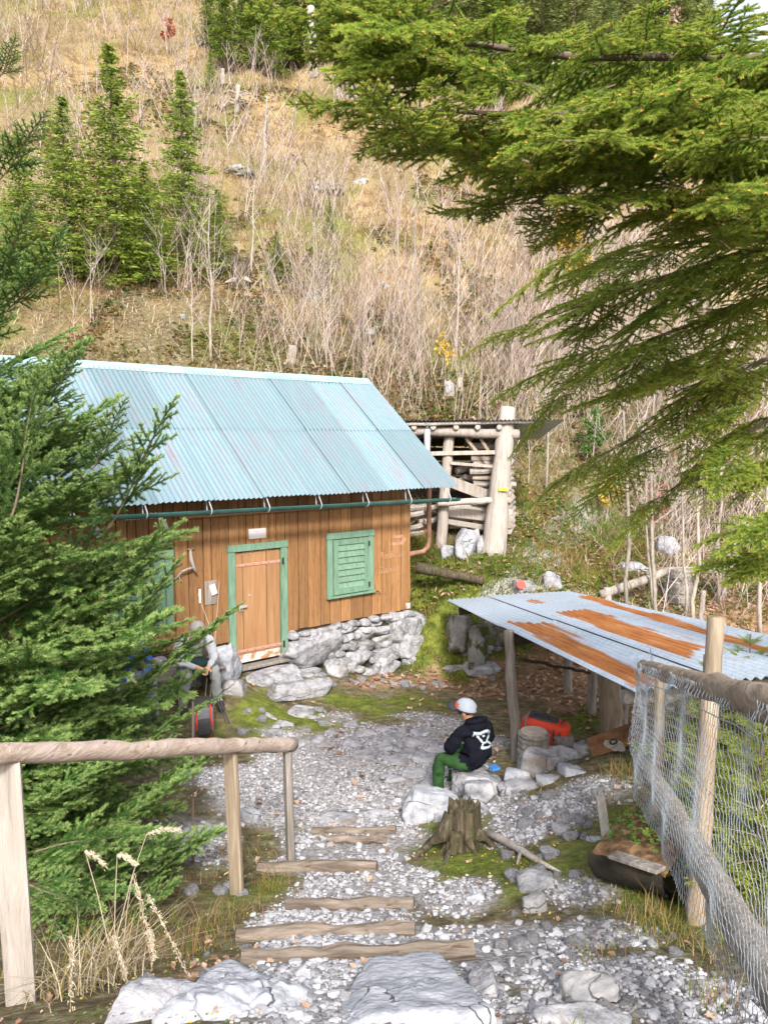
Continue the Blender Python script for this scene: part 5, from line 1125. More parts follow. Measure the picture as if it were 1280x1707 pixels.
# ------------------------------------------------------------------ conifers
def needles_on(rs, A, B, per_m, ln, wd, flat, tilt=.75, droop=0.0):
    """needle triangles on shoot pieces A->B (arrays of points)"""
    L_ = np.linalg.norm(B - A, axis=1); n = np.maximum(1, (L_ * per_m).astype(int)); idx = np.repeat(np.arange(len(A)), n); t = rs.rand(len(idx))
    D = ((B - A) / L_[:, None])[idx]; p = A[idx] + (B - A)[idx] * t[:, None]
    up = np.tile((0, 0, 1.0), (len(idx), 1)); S = np.cross(D, up); S /= np.maximum(np.linalg.norm(S, axis=1), 1e-5)[:, None]; U = np.cross(S, D)
    if flat: ph = np.where(rs.rand(len(idx)) < .5, 0, math.pi) + rs.normal(size=len(idx)) * .45; ph = np.where(rs.rand(len(idx)) < .3, rs.uniform(.4, 2.7, len(idx)), ph)
    else: ph = rs.uniform(-.6, math.pi + .6, len(idx))
    rad = S * np.cos(ph)[:, None] + U * np.sin(ph)[:, None]; a = tilt + rs.normal(size=len(idx)) * .15
    d = D * np.cos(a)[:, None] + rad * np.sin(a)[:, None]; l = ln * rs.uniform(.75, 1.15, len(idx)); w3 = np.cross(d, rs.normal(size=d.shape)); w3 /= np.maximum(np.linalg.norm(w3, axis=1), 1e-5)[:, None]
    V = np.stack([p - w3 * wd * .5, p + w3 * wd * .5, p + d * l[:, None]], 1); return V.reshape(-1, 3), idx
def bough(name, seed, L=1.0, kind='spruce', per_m=750, ln=.017, wd=.0024, spacing=.055, second=.46, mats=None, droop=.12, bud_p=.3, hang=0.0, r0=.010):
    """a whole bough along +X: stem, side shoots and their twigs, with every needle"""
    rs = np.random.RandomState(seed); segs = []; tipf = []; radii = []
    def shoot(p, d, length, level):
        m = max(2, int(length / .05)); st = length / m; q = np.array(p, float); d = np.array(d, float); d /= np.linalg.norm(d); pts = [q]
        for k in range(m):
            d = d + np.array((0, 0, (-droop if level == 0 else -droop * .5 + (.06 if kind == 'fir' else -hang)) * st * 2)) + rs.normal(size=3) * (.035 if level == 0 else .05); d /= np.linalg.norm(d); q = q + d * st; pts.append(q)
        for k in range(m):
            segs.append((pts[k], pts[k + 1])); tipf.append((m - k) * st); radii.append((r0 * (1 - .8 * k / m) if level == 0 else (.0035 if level == 1 else .002)) * 1.0)
        if level < 2:
            gap = spacing if level == 0 else spacing * .9; s = gap * (1.2 if level == 0 else .8); side = 1
            while s < length - .03:
                k = min(int(s / st), m - 1); b = pts[k] + (pts[k + 1] - pts[k]) * ((s % st) / st); D = pts[k + 1] - pts[k]; D = D / np.linalg.norm(D)
                S = np.cross(D, (0, 0, 1)); S /= np.linalg.norm(S); an = rs.uniform(.75, 1.05)
                dirv = D * math.cos(an) + S * side * math.sin(an) + np.array((0, 0, rs.normal() * .16 - hang * (1.2 if level == 0 else .5)))
                rem = length - s; ll = (second * rem + .05) * rs.uniform(.7, 1.1) if level == 0 else (.5 * rem + .02) * rs.uniform(.6, 1.1)
                ll = min(ll, .5 * L if level == 0 else .22 * L)
                if ll > .03: shoot(b, dirv, ll, level + 1)
                side = -side; s += gap * rs.uniform(.7, 1.2) * (.75 if level == 0 else 1)
        elif False: pass
        ends.append((pts[-1], d))
    ends = []
    shoot((0, 0, 0), (1, 0, .12 if kind == 'fir' else .05), L, 0)
    A = np.array([s[0] for s in segs]); B = np.array([s[1] for s in segs]); tipf = np.array(tipf); radii = np.array(radii)
    keep = (radii < r0 * .75)
    V, idx = needles_on(rs, A[keep], B[keep], per_m, ln, wd, kind == 'fir', .8 if kind == 'fir' else .72)
    T = np.arange(len(V)).reshape(-1, 3); mi = np.where(tipf[keep][idx] < (.085 if kind == 'spruce' else .075) * (.5 + 1.3 * rs.rand(len(idx))), 1, 0)
    # stems as three sided sticks
    D = B - A; D /= np.linalg.norm(D, axis=1)[:, None]; S = np.cross(D, (.2, .1, .97)); S /= np.linalg.norm(S, axis=1)[:, None]; U = np.cross(S, D); SV = []
    for P0 in (A, B):
        for an in (0, 2.094, 4.189): SV.append(P0 + (S * math.cos(an) + U * math.sin(an)) * radii[:, None])
    SV = np.stack(SV, 1).reshape(-1, 3); n = len(A); ST = []
    for k in range(3):
        k2 = (k + 1) % 3; ST += [(k, k2, 3 + k2), (k, 3 + k2, 3 + k)]
    ST = (np.array(ST)[None] + (np.arange(n) * 6)[:, None, None]).reshape(-1, 3)
    smi = np.repeat(np.where(radii > .005, 3, 2), 6)
    Vs = [V, SV]; Ts = [T, ST + len(V)]; Ms = [mi, smi]; off = len(V) + len(SV)
    oc = np.array([(1, 0, 0), (-1, 0, 0), (0, 1, 0), (0, -1, 0), (0, 0, 1), (0, 0, -1)], float); ot = np.array([(0, 2, 4), (2, 1, 4), (1, 3, 4), (3, 0, 4), (2, 0, 5), (1, 2, 5), (3, 1, 5), (0, 3, 5)])
    for p, d in ends:
        if rs.rand() < bud_p:
            s = rs.choice((.005, .007, .012), p=(.45, .35, .2)); q = oc * np.array((s * .7, s * .7, s)); q = q + rs.normal(size=q.shape) * s * .15; zz = Vector(d).to_track_quat('Z', 'Y').to_matrix(); q = q @ np.array(zz).T * 1.0 + p + d * s * .5
            Vs.append(q); Ts.append(ot + off); off += 6; Ms.append(np.full(8, 4))
    return mesh_np(name, np.vstack(Vs), np.vstack(Ts), [MT[m] for m in mats], np.concatenate(Ms))
SPM = ['needle', 'needle_tip', 'twig', 'old_twig', 'bud']; FRM = ['fir', 'fir_tip', 'old_twig', 'old_twig', 'bud']; OLM = ['needle_olive', 'needle_tip', 'twig', 'dead', 'bud']
B_spruce = [bough('bough', 700 + k, .95, 'spruce', 1700, .024, .0033, .048, .50, SPM, .10, .4, .03, .007) for k in range(3)]
B_hang = [bough('bough', 720 + k, 1.15, 'spruce', 1700, .019, .0030, .052, .42, SPM if k == 2 else OLM, .22, .10, .12, .008) for k in range(3)]
B_fir = [bough('bough', 740 + k, 1.25, 'fir', 1500, .026, .0040, .060, .48, FRM, .04, .0, .0, .010) for k in range(3)]

# --- the big spruce whose boughs hang in from the right
spruce = thing('spruce_tree', 'big foreground spruce whose dense boughs hang in from the right edge', 'tree', (3.3, 5.0, gz(3.3, 5.0)))
zb_ = gz(3.3, 5.0)
log_obj('trunk', (3.3, 5.0, zb_ - .3), (3.25, 5.05, zb_ + 6.4), .19, .05, 'bark', spruce, n=20, sides=14, wob=.05, seed=77)
def limb(pts, r0, parent=spruce, mat='bark'):
    pts = [Vector(p) for p in pts]; m = len(pts); sm = []
    for i in range(m - 1):
        for k in range(4): sm.append(pts[i].lerp(pts[i + 1], k / 4))
    sm.append(pts[-1]); mb = MB(); mb.tube(sm, [r0 * (1 - .8 * k / (len(sm) - 1)) for k in range(len(sm))], n=7, wob=.08); return link('limb', mb.mesh('limb', MT[mat], smooth=True), parent), sm
def put(mesh, par, pos, d, up=(0, 0, 1), s=1.0, name='bough'): return link(name, mesh, par, frame(pos, d, up, s))
RS = random.Random(21)
def dress(lm, path, meshes, every, s, spread=.9, start=.15, hang=0.0, tip=True):
    """boughs along a limb, left and right alternately, and one on its end"""
    tot = sum((path[i + 1] - path[i]).length for i in range(len(path) - 1)); x = start * tot; side = 1
    while x < tot - .05:
        acc = 0
        for i in range(len(path) - 1):
            l = (path[i + 1] - path[i]).length
            if acc + l >= x: break
            acc += l
        p = path[i].lerp(path[i + 1], (x - acc) / l); D = (path[i + 1] - path[i]).normalized(); S = D.cross(ZU).normalized(); an = RS.uniform(.55, spread)
        d = D * math.cos(an) + S * side * math.sin(an) + ZU * (RS.uniform(-.12, .18) - hang); sc = s * (.55 + .5 * (1 - x / tot)) * RS.uniform(.85, 1.15)
        put(RS.choice(meshes), lm, p, d, (RS.uniform(-.25, .25), RS.uniform(-.25, .25), 1), sc); side = -side; x += every * RS.uniform(.75, 1.25)
    if tip: put(RS.choice(meshes), lm, path[-1], path[-1] - path[-2], (0, 0, 1), s * .6)
tr = lambda z: Vector((3.28, 5.02, z))
LIMBS = [  # (points from the trunk outwards, thickness, bough scale, spacing, kind, hang)
    ([tr(5.3), P(1240, 95, 3.2), P(960, 95, 2.55), P(760, 70, 2.35), P(620, 45, 2.3)], .035, .62, .105, 's', .05),
    ([tr(5.2), P(1230, 190, 3.1), P(1000, 190, 2.45), P(820, 190, 2.25), P(680, 180, 2.2)], .032, .58, .10, 's', .12),
    ([tr(5.0), P(1260, 250, 2.9), P(1080, 240, 2.3), P(950, 235, 2.1)], .03, .5, .095, 's', .1),
    ([tr(4.9), P(1270, 330, 2.9), P(1130, 330, 2.5), P(980, 330, 2.4), P(860, 340, 2.5)], .03, .55, .11, 's', .2),
    ([tr(5.3), P(1290, 140, 3.9), P(1190, 120, 3.6), P(1110, 110, 3.4)], .03, .6, .13, 's', .1),
    ([tr(4.6), P(1240, 420, 3.6), P(1080, 470, 3.7), P(980, 505, 3.9), P(910, 530, 4.0)], .03, .75, .22, 'h', .12),
    ([tr(4.3), P(1260, 500, 4.2), P(1100, 560, 4.3), P(1010, 600, 4.4), P(950, 650, 4.5)], .03, .8, .25, 'h', .18),
    ([tr(4.0), P(1270, 600, 4.6), P(1130, 680, 4.6), P(1040, 740, 4.7), P(980, 770, 4.8)], .028, .72, .2, 'h', .2),
    ([tr(3.7), P(1290, 690, 4.6), P(1180, 770, 4.6), P(1100, 830, 4.6)], .026, .72, .2, 'h', .25),
    ([tr(3.2), P(1300, 860, 4.5), P(1230, 900, 4.5)], .024, .55, .2, 'h', .3),
    ([tr(4.9), P(1280, 360, 3.4), P(1170, 400, 3.3), P(1060, 420, 3.3)], .028, .6, .18, 'h', .1)]
for pts, r0, s, ev, kd, hg in LIMBS:
    lm, path = limb(pts, r0 * .55); dress(lm, path[2:], B_spruce if kd == 's' else B_hang, ev, s, 1.1, .05, hg)
def fill(poly, n, Y, meshes, dirs, s, seed, spread=.5):
    rr = random.Random(seed); xs_ = [q[0] for q in poly]; ys_ = [q[1] for q in poly]; done = 0
    while done < n:
        px, py = rr.uniform(min(xs_), max(xs_)), rr.uniform(min(ys_), max(ys_)); inside = False
        for i in range(len(poly)):
            (x0, y0), (x1, y1) = poly[i], poly[i - 1]
            if (y0 > py) != (y1 > py) and px < (x1 - x0) * (py - y0) / (y1 - y0) + x0: inside = not inside
        if not inside: continue
        d = (Vector(dirs) + Vector((rr.uniform(-1, 1), rr.uniform(-1, 1), rr.uniform(-.6, .6))) * spread).normalized(); sc = s * rr.uniform(.75, 1.2)
        put(rr.choice(meshes), spruce, P(px, py, rr.uniform(*Y)) - d * sc * .5, d, (rr.uniform(-.3, .3), rr.uniform(-.3, .3), 1), sc); done += 1
PA = [(600, 60), (660, 20), (760, 60), (960, 120), (1040, 90), (1130, 140), (1280, 150), (1280, 380), (1100, 370), (940, 330), (820, 290), (700, 240), (620, 150)]
fill(PA, 42, (2.05, 2.9), B_spruce, (-.85, -.35, -.05), .46, 1, .55)
fill([(540, 25), (660, 0), (740, 60), (660, 150), (590, 120)], 8, (2.2, 2.5), B_spruce, (-.9, -.2, .1), .36, 2, .4)
fill([(850, 440), (1000, 380), (1280, 380), (1280, 620), (1120, 640), (1000, 690), (950, 690), (900, 560)], 15, (3.3, 4.4), B_hang, (-.85, -.25, -.2), .62, 3, .45)
fill([(1000, 640), (1280, 560), (1280, 800), (1120, 860), (960, 830)], 13, (4.3, 5.0), B_hang, (-.8, -.1, -.25), .6, 4, .4)
fill([(1180, 700), (1280, 660), (1280, 960), (1200, 940)], 9, (4.0, 4.6), B_spruce, (-.7, -.2, -.3), .6, 5, .4)
fill([(1100, 110), (1200, 120), (1280, 130), (1280, 220), (1120, 200)], 12, (3.2, 3.9), B_spruce, (-.7, -.2, .15), .5, 6, .5)
for k in range(26):       # the rest of the crown, behind and above the picture's edge
    z = zb_ + 2.2 + k * .155; an = k * 2.4; d = Vector((math.cos(an), math.sin(an), -.15))
    if d.x < .2: continue
    put(B_hang[k % 3], spruce, (3.28, 5.02, z), d, (0, 0, 1), max(.25, 1.5 * (1 - (z - zb_) / 6.2)))

# --- the fir at the left
FX, FY = P(-45, 900, 6.1).x, 6.1; fz = gz(FX, FY)
fir = thing('fir_tree', 'bushy green fir tree at left edge between railing and hut', 'tree', (FX, FY, fz))
log_obj('trunk', (FX, FY, fz - .3), (FX, FY, 7.4), .10, .02, 'bark', fir, n=24, sides=12, wob=.04, seed=78)
def fir_r(z): return np.interp(z, [.0, 1.0, 2.1, 3.4, 4.4, 5.2, 6.4, 7.2], [1.85, 2.1, 2.1, 1.4, .85, .65, .5, .2])
z = .12; k = 0
while z < 7.1:
    nb = (6 if z < 1.6 else 5) if z < 3.7 else 3
    for j in range(nb):
        an = k * .77 + j * 2 * math.pi / nb + RS.uniform(-.2, .2); rr_ = fir_r(z) * RS.uniform(.8, 1.05)
        el = np.interp(z, [0, 1.5, 3.5, 6], [-.05, .12, .5, .75]) + RS.uniform(-.1, .1)
        d = Vector((math.cos(an) * math.cos(el), math.sin(an) * math.cos(el), math.sin(el)))
        if d.y < -.25 and z < 3.2: rr_ *= .85 if z < 1.3 else .66
        nseg = 1 if rr_ < 1.2 else 2
        s = rr_ / 1.3; base_p = Vector((FX, FY, z + RS.uniform(-.08, .08)))
        put(B_fir[(k + j) % 3], fir, base_p, d, (0, 0, 1), s)
        if nseg == 2 and d.x > -.2 and (z < 1.7 or j % 2 == 0):
            for q in (-1, 1):
                S = d.cross(ZU).normalized(); put(B_fir[(k + j + 1) % 3], fir, base_p + d * rr_ * .3, d * .8 + S * q * .6 + ZU * RS.uniform(-.05, .25), (0, 0, 1), s * .62)
    z += .30 if z < 3.8 else .34; k += 1
# single ascending leaders seen against the roof
for px0, py0, px1, py1, Y, s in ((180, 880, 330, 690, 5.8, 0), (150, 790, 225, 680, 5.7, 0), (20, 860, 95, 620, 5.3, 0), (60, 700, 150, 600, 5.6, 0), (10, 520, 150, 415, 5.6, 0), (0, 300, 90, 200, 5.5, 0), (0, 480, 75, 340, 5.4, 0), (270, 1120, 425, 1015, 6.2, 0), (200, 1000, 310, 895, 6.2, 0), (190, 1080, 330, 960, 6.0, 0), (240, 1470, 400, 1390, 5.5, 0), (230, 1330, 390, 1290, 5.9, 0), (250, 1230, 385, 1170, 6.6, 0), (60, 1420, 300, 1400, 5.0, 0), (40, 1500, 250, 1500, 4.8, 0), (120, 1480, 330, 1440, 5.1, 0), (60, 1560, 200, 1580, 4.6, 0), (180, 1450, 380, 1440, 5.4, 0), (150, 1400, 350, 1340, 5.5, 0), (60, 1330, 260, 1300, 5.2, 0), (40, 1470, 160, 1560, 4.5, 0), (200, 1540, 330, 1500, 4.9, 0), (230, 1100, 330, 1080, 6.4, 0), (180, 1180, 330, 1120, 6.5, 0), (180, 960, 290, 930, 6.3, 0), (0, 130, 40, 75, 5.5, 0)):
    a = P(px0, py0, Y + .2); b = P(px1, py1, Y); put(RS.choice(B_fir), fir, a, b - a, (0, 0, 1), (b - a).length / 1.25)

# --- simpler conifers on the hill
def conifer_crown(name, seed, H=6.0, spread=.36, mats=('far_green', 'far_tip'), step=.17, bare=.03, blade=.125, nb=(7, 10), dens=2.3):
    rs = np.random.RandomState(seed); C = []; D = []; Lb = []; Tp = []
    z = H * bare + .1
    while z < H * .985:
        Rz = spread * (H - z) ** .88 + .07
        for b in range(rs.randint(*nb)):
            an = rs.uniform(0, 6.283); l = Rz * rs.uniform(.5, 1.25); el = np.interp(z / H, [0, .6, 1], [-.25, .05, .7]) + rs.normal() * .1; n = max(3, int(l / .085)); out = np.array((math.cos(an), math.sin(an), 0)); side = np.array((-out[1], out[0], 0))
            for k in range(n):
                f = (k + .5) / n; p = out * l * f * math.cos(el) + np.array((0, 0, z + l * f * math.sin(el) - .12 * l * f * f + (.08 * l * f ** 4)))
                tw = (.34 * l * (1 - f) + .07)
                for q in range(int(2 * dens)):
                    s = rs.choice((-1, 1)); g = rs.rand(); C.append(p + side * s * tw * g + np.array((0, 0, -.10 * tw * g)) + rs.normal(size=3) * .02); D.append(out * rs.uniform(.3, 1) + side * s * rs.uniform(.2, 1.0) + np.array((0, 0, rs.normal() * .22 - .08))); Lb.append(blade * rs.uniform(.7, 1.3)); Tp.append(f > .78 or g > .85)
        z += step * rs.uniform(.8, 1.2)
    C = np.array(C); D = np.array(D); D /= np.linalg.norm(D, axis=1)[:, None]; Lb = np.array(Lb); W3 = np.cross(D, rs.normal(size=D.shape)); W3 /= np.linalg.norm(W3, axis=1)[:, None]
    V = np.stack([C - D * Lb[:, None] * .5, C + W3 * Lb[:, None] * .17, C + D * Lb[:, None] * .6, C - W3 * Lb[:, None] * .17], 1).reshape(-1, 3); T = np.arange(len(V)).reshape(-1, 4)
    return mesh_np(name, V, T, [MT[m] for m in mats], np.where(np.array(Tp), 1, 0))
def trunk_mesh(name, H, r, mat, n=8): 
    mb = MB(); rr = random.Random(n); mb.tube([(rr.uniform(-.01, .01) * H * .3, rr.uniform(-.01, .01) * H * .3, H * k / 6 - (.3 if k == 0 else 0)) for k in range(7)], [r * (1 - .92 * k / 6) for k in range(7)], n=7); return mb.mesh(name, MT[mat], smooth=True)
CR = [conifer_crown('crown', 600 + k) for k in range(3)]; TRK = trunk_mesh('trunk', 6.0, .085, 'bark')
CRF = [conifer_crown('crown', 620 + k, 6.0, .17, ('far_green', 'far_green') if k < 2 else ('far_olive', 'far_tip'), .15, .05, .12, (8, 11), 3.0) for k in range(3)]
CRL = [conifer_crown('crown', 640 + k, 6.0, .18, ('far_olive', 'far_olive'), .16, .06, .11, (7, 10), 2.5) for k in range(2)]
def conifer(label, x, y, H, crown, group=None, wide=1.0, cat='tree', rz=None, name='spruce_tree', trunk=None):
    z = gz(x, y); t = thing(name, label, cat, (x, y, z), group); s = H / 6.0
    W_ = Matrix.Translation((x, y, z)) @ Matrix.Rotation(RS.uniform(0, 6.3) if rz is None else rz, 4, 'Z') @ Matrix.Diagonal((s * wide, s * wide, s, 1))
    link('trunk', trunk or TRK, t, W_); link('crown', crown, t, W_); return t
YS = [(195, 470, 110, 1.15, 'tall bright young spruce left of the pair above the hut roof'), (308, 450, 150, 1.0, 'slim pointed young spruce right of the taller one on the slope'), (115, 480, 200, 1.1, 'young spruce in shade left of the two pointed spruces'), (245, 480, 290, 1.2, 'short bushy spruce between the two pointed spruces'), (365, 465, 330, 1.25, 'small bushy spruce at the right foot of the pointed spruces'), (462, 470, 395, 1.5, 'low round spruce among bare stems above the ridge'), (550, 400, 345, 1.2, 'small dark spruce in the middle of the brush'), (352, 150, 90, 1.0, 'tiny spruce high on the slope below the dark spruces'), (40, 480, 240, 1.2, 'dark spruce at the left edge behind fir branches')]
for i, (px, py, pt, wd, lab) in enumerate(YS):
    p = ghit(px, py, 15); conifer(lab, p.x, p.y, (py - pt) * p.y / F * 1.02, CR[i % 3], 'young spruces on the slope', wd)
DK = [(375, 110, -60), (440, 125, -120), (485, 120, -140), (530, 105, -150), (410, 105, -90), (600, 110, -170), (350, 80, -40)]
DKL = ['left but one of the dark dense spruces at the hilltop', 'tall dark spruce left of the white dead trunk', 'dark spruce directly left of the white dead trunk', 'dark spruce just behind the white dead trunk', 'dark spruce between the leftmost pair and the tall one', 'dark spruce right of the white dead trunk near bough tips', 'leftmost dark spruce of the group at the hilltop']
for i, (px, py, pt) in enumerate(DK):
    p = ghit(px, py, 20); conifer(DKL[i], p.x, p.y, (py - pt) * p.y / F, CRF[i % 2], 'dark spruces at the top of the slope', 1.25)
fr = random.Random(8); n_f = 0
for k in range(400):
    px = fr.uniform(560, 1215); y = fr.uniform(44, 92); x = (px - CX) / F * y
    if hdd(x, y) < 30: continue
    h_ = fr.uniform(9, 15)
    top_ang = (gz(x, y) + h_ - CAMZ) / y
    row = 733 - top_ang * F
    lim = np.interp(px, [560, 1080, 1150, 1200, 1260], [-400, -250, -60, 70, 150])
    if row < lim: continue
    lab = ('olive green tree in the mixed forest at the top of the slope', 'dark green spruce in the mixed forest on the crest')
    c = fr.random(); conifer(lab[0] if c < .6 else lab[1], x, y, h_, CRL[k % 2] if c < .6 else CRF[k % 3 if k % 3 < 2 else 0], 'forest trees on the crest', 1.15); n_f += 1
    if n_f >= 75: break

# --- bare saplings and leafy bushes that can be told apart
def sapling(label, base_p, top_p, r, mat='pale_bark', nbr=9, seed=0, blen=.28, leaf=None, name='sapling', nleaf=0, lsize=.06):
    rr = random.Random(seed); a = Vector(base_p); b = Vector(top_p); H = (b - a).length; t = thing(name, label, 'tree', a)
    pts = [a.lerp(b, k / 8) + Vector((rr.uniform(-.02, .02), rr.uniform(-.02, .02), 0)) * H * (.5 if 0 < k < 8 else 0) for k in range(9)]; pts[0] = pts[0] - ZU * .2
    mb = MB(); mb.tube(pts, [r * (1 - .75 * k / 8) for k in range(9)], n=7, wob=.06, seed=seed); link('trunk', mb.mesh('trunk', MT[mat], smooth=True), t)
    mb = MB(); ends = []
    for k in range(nbr):
        f = rr.uniform(.3, .98); i = min(int(f * 8), 7); p = pts[i].lerp(pts[i + 1], f * 8 - i); an = rr.uniform(0, 6.3); l = H * blen * rr.uniform(.4, 1) * (1.15 - f * .6)
        q1 = p + Vector((math.cos(an) * .7, math.sin(an) * .7, .55)) * l * .5; q2 = q1 + Vector((math.cos(an) * .5, math.sin(an) * .5, .75)) * l * .5; rb = r * .35 * (1.1 - f * .6)
        mb.tube([p, q1, q2], [rb, rb * .6, rb * .25], n=5); ends += [q1, q2]
        q3 = q1 + Vector((math.cos(an + 1) * .6, math.sin(an + 1) * .6, .5)) * l * .35; mb.tube([q1, q3], [rb * .5, rb * .2], n=4); ends.append(q3)
    link('branches', mb.mesh('branches', MT[mat]), t)['kind'] = 'stuff'
    if leaf:
        rs = np.random.RandomState(seed); V = []; 
        for k in range(nleaf):
            c = Vector(rr.choice(ends)) + Vector((rr.gauss(0, .2), rr.gauss(0, .2), rr.gauss(0, .2))) * H * .12; d = rs.normal(size=3); d /= np.linalg.norm(d); e = np.cross(d, rs.normal(size=3)); e /= np.linalg.norm(e); c = np.array(c)
            V += [c - d * lsize * .5, c + e * lsize * .32, c + d * lsize * .55, c - e * lsize * .32]
        o = link('crown', mesh_np('crown', V, np.arange(len(V)).reshape(-1, 4), MT[leaf]), t); o['kind'] = 'stuff'
    return t
SAP = [(1047, 1004, 1042, 560, 13.6, .050, 'straight pale sapling trunk left of the slim twin trunks'), (1092, 1018, 1086, 600, 13.4, .045, 'slim grey sapling right of the straight pale trunk'), (1088, 1000, 1060, 640, 13.9, .03, 'thin leaning sapling beside the slim grey one'), (1157, 1036, 1172, 580, 13.0, .05, 'slightly bent pale sapling right of the wired stump'), (1143, 1015, 1136, 640, 13.6, .035, 'thin straight sapling before the wired stump'), (1196, 1012, 1206, 560, 14.2, .045, 'slender sapling left of the pale broken post'), (1268, 1062, 1276, 600, 12.8, .05, 'pale sapling trunk at the right edge above the shelter roof'), (908, 828, 925, 520, 18.0, .05, 'leaning pale sapling on the bank right of the woodshed'),
       (352, 612, 350, 330, 17.5, .055, 'curved bare sapling above the middle of the hut ridge'), (322, 610, 318, 420, 17.6, .03, 'thin bare stem left of the curved sapling'), (200, 470, 205, 300, 22.5, .05, 'pale multi stemmed sapling in front of the young spruces'), (530, 610, 520, 350, 18.2, .04, 'tall lilac grey sapling rising above the right roof half'), (545, 612, 555, 390, 18.4, .04, 'bare stem right of the lilac grey sapling'), (610, 620, 600, 400, 18.8, .035, 'bare sapling above the right end of the ridge'), (420, 470, 425, 300, 25, .05, 'pale sapling on the open grass slope'), (328, 230, 325, 110, 38, .08, 'tall thin sapling in the upper grass'), (440, 285, 445, 160, 34, .09, 'bushy pale shrub in the golden grass'), (760, 620, 770, 300, 20, .05, 'tall bare sapling behind the woodshed'), (700, 610, 690, 330, 20.5, .05, 'bare sapling left of the tall one behind woodshed'), (850, 640, 860, 400, 21, .05, 'bare sapling behind the spruce bough tips')]
for i, (bx, by, tx, ty, Y, r, lab) in enumerate(SAP):
    if Y > 15.5: g_3 = ghit(bx, by, 14); Y = g_3.y
    b = P(bx, by, Y); b.z = gz(b.x, b.y); sapling(lab, b, P(tx, ty, Y + .2), r * (Y / 13.5 * .5 if Y > 15 else .85), seed=300 + i, nbr=14)
p = ghit(524, 122, 20); q = P(518, 12, p.y); o = log_obj('dead_tree', p - Vector((0, 0, .3)), q, .28, .24, 'pale_wood', None, n=8, seed=9); tag(o, 'white dead tree trunk among the dark spruces at top', 'tree')
for i, (px, py, y1, lab) in enumerate(((1127, 210, 15, 'dead spruce with rusty top on the forested crest'), (923, 190, 60, 'thin pale dead trunk in the crest forest'))):
    p = ghit(px, py, 25); sapling(lab, p, P(px - 4, y1, p.y), .16, 'pale_bark', 16, 40 + i, .10, 'leaf_brown' if i == 0 else None, nleaf=260 if i == 0 else 0, lsize=.3)
p = ghit(965, 560, 15); sapling('yellow autumn bush glowing behind the spruce boughs', p, p + Vector((-.4, 0, 3.4)), .06, 'pale_bark', 26, 61, .38, 'larch_yellow', 'yellow_bush', 3600, .12)
for i, (px, py, col, hh, nl, lab) in enumerate(((1085, 905, 'leaf_red', 1.2, 200, 'low shrub with red leaves behind the sapling trunks'), (1010, 870, 'leaf_yellow', 1.0, 260, 'low yellow leaved shrub by the mossy path bank'), (985, 790, 'leaf_green', 1.4, 500, 'green leafy shrub on the bank beside the path'), (280, 90, 'leaf_red', 1.8, 90, 'reddish bush in the upper left grass slope'), (735, 640, 'leaf_yellow', 1.2, 140, 'sparse yellow bush above the woodshed'))):
    p = ghit(px, py, 12); sapling(lab, p, p + Vector((.1, 0, hh)), .02, 'pale_bark', 16, 70 + i, .5, col, 'shrub', nl, .08 * p.y / 15)
# --- young spruces behind the wire fence
for i, (px, Y, ht, lab) in enumerate(((1185, 4.75, 1.45, 'small young spruce poking up behind the fence post'), (1290, 4.6, 1.1, 'dense green spruce seedling behind the chicken wire'), (1262, 6.2, 1.3, 'dark green young spruce farther behind the chicken wire'))):
    x = (px - CX) / F * Y; z0 = gz(x, Y); t = thing('young_spruce', lab, 'tree', (x, Y, z0)); log_obj('trunk', (x, Y, z0 - .1), (x, Y, z0 + ht), .018, .006, 'bark', t, n=6, sides=6)
    z = z0 + .1; k = 0
    while z < z0 + ht:
        f = (z - z0) / ht
        for j in range(5):
            an = k * .9 + j * 1.257; d = Vector((math.cos(an), math.sin(an), .25 + .6 * f)); put(B_hang[(k + j) % 3], t, (x, Y, z), d, (0, 0, 1), (.42, .72, .85)[i] * (1.08 - f))
        z += .16; k += 1
# --- tuft of dry plume grass at the lower left
def plume(label, px, py, n, seed, heads):
    p = ghit(px, py); t = thing('dry_grass_tuft', label, 'grass', p); rs = np.random.RandomState(seed)
    x = p.x + rs.normal(size=n) * .09; y = p.y + rs.normal(size=n) * .09
    V, T = blades(x, y, ground_z(x, y) - .01, rs.uniform(.15, .42, n), np.full(n, .006), rs.uniform(.4, 1.7, n), rs, 4); link('blades', mesh_np('blades', V, T, [MT['straw'], MT['grass_dry'], MT['grass_mix']], np.repeat(rs.choice(3, n), len(T) // n)), t)
    for hx, hy, tx, ty, Y in heads:
        a = p + Vector((rnd.gauss(0, .04), rnd.gauss(0, .04), 0)); b = P(hx, hy, Y); c = P(tx, ty, Y); m_ = a.lerp(b, .6) + Vector((0, 0, .05)); mb = MB(); mb.tube([a, m_, b, b.lerp(c, .4) + ZU * .015, c], [.003, .0025, .002, .0016, .001], n=4); link('stalk', mb.mesh('stalk', MT['straw']), t)
        vv = []; 
        for k in range(120):
            f = rs.rand(); q = b.lerp(c, f) + ZU * .015 * math.sin(f * 3.1) + Vector(rs.normal(size=3)) * .006; d = ((c - b).normalized() + Vector(rs.normal(size=3)) * .5).normalized() * .018; e = d.orthogonal().normalized() * .003; vv += [q - e, q + e, q + d]
        link('plume', mesh_np('plume', [tuple(v) for v in vv], np.arange(len(vv)).reshape(-1, 3), MT['straw']), t)
plume('tuft of tall dry grass with feathery seed heads at lower left', 190, 1630, 190, 5, [(142, 1418, 175, 1444, 3.9), (196, 1424, 228, 1444, 3.9), (245, 1390, 300, 1384, 4.3), (222, 1458, 255, 1590, 3.7), (192, 1560, 218, 1660, 3.4), (245, 1490, 320, 1640, 3.6), (120, 1560, 118, 1700, 3.3), (250, 1550, 258, 1600, 3.5)])
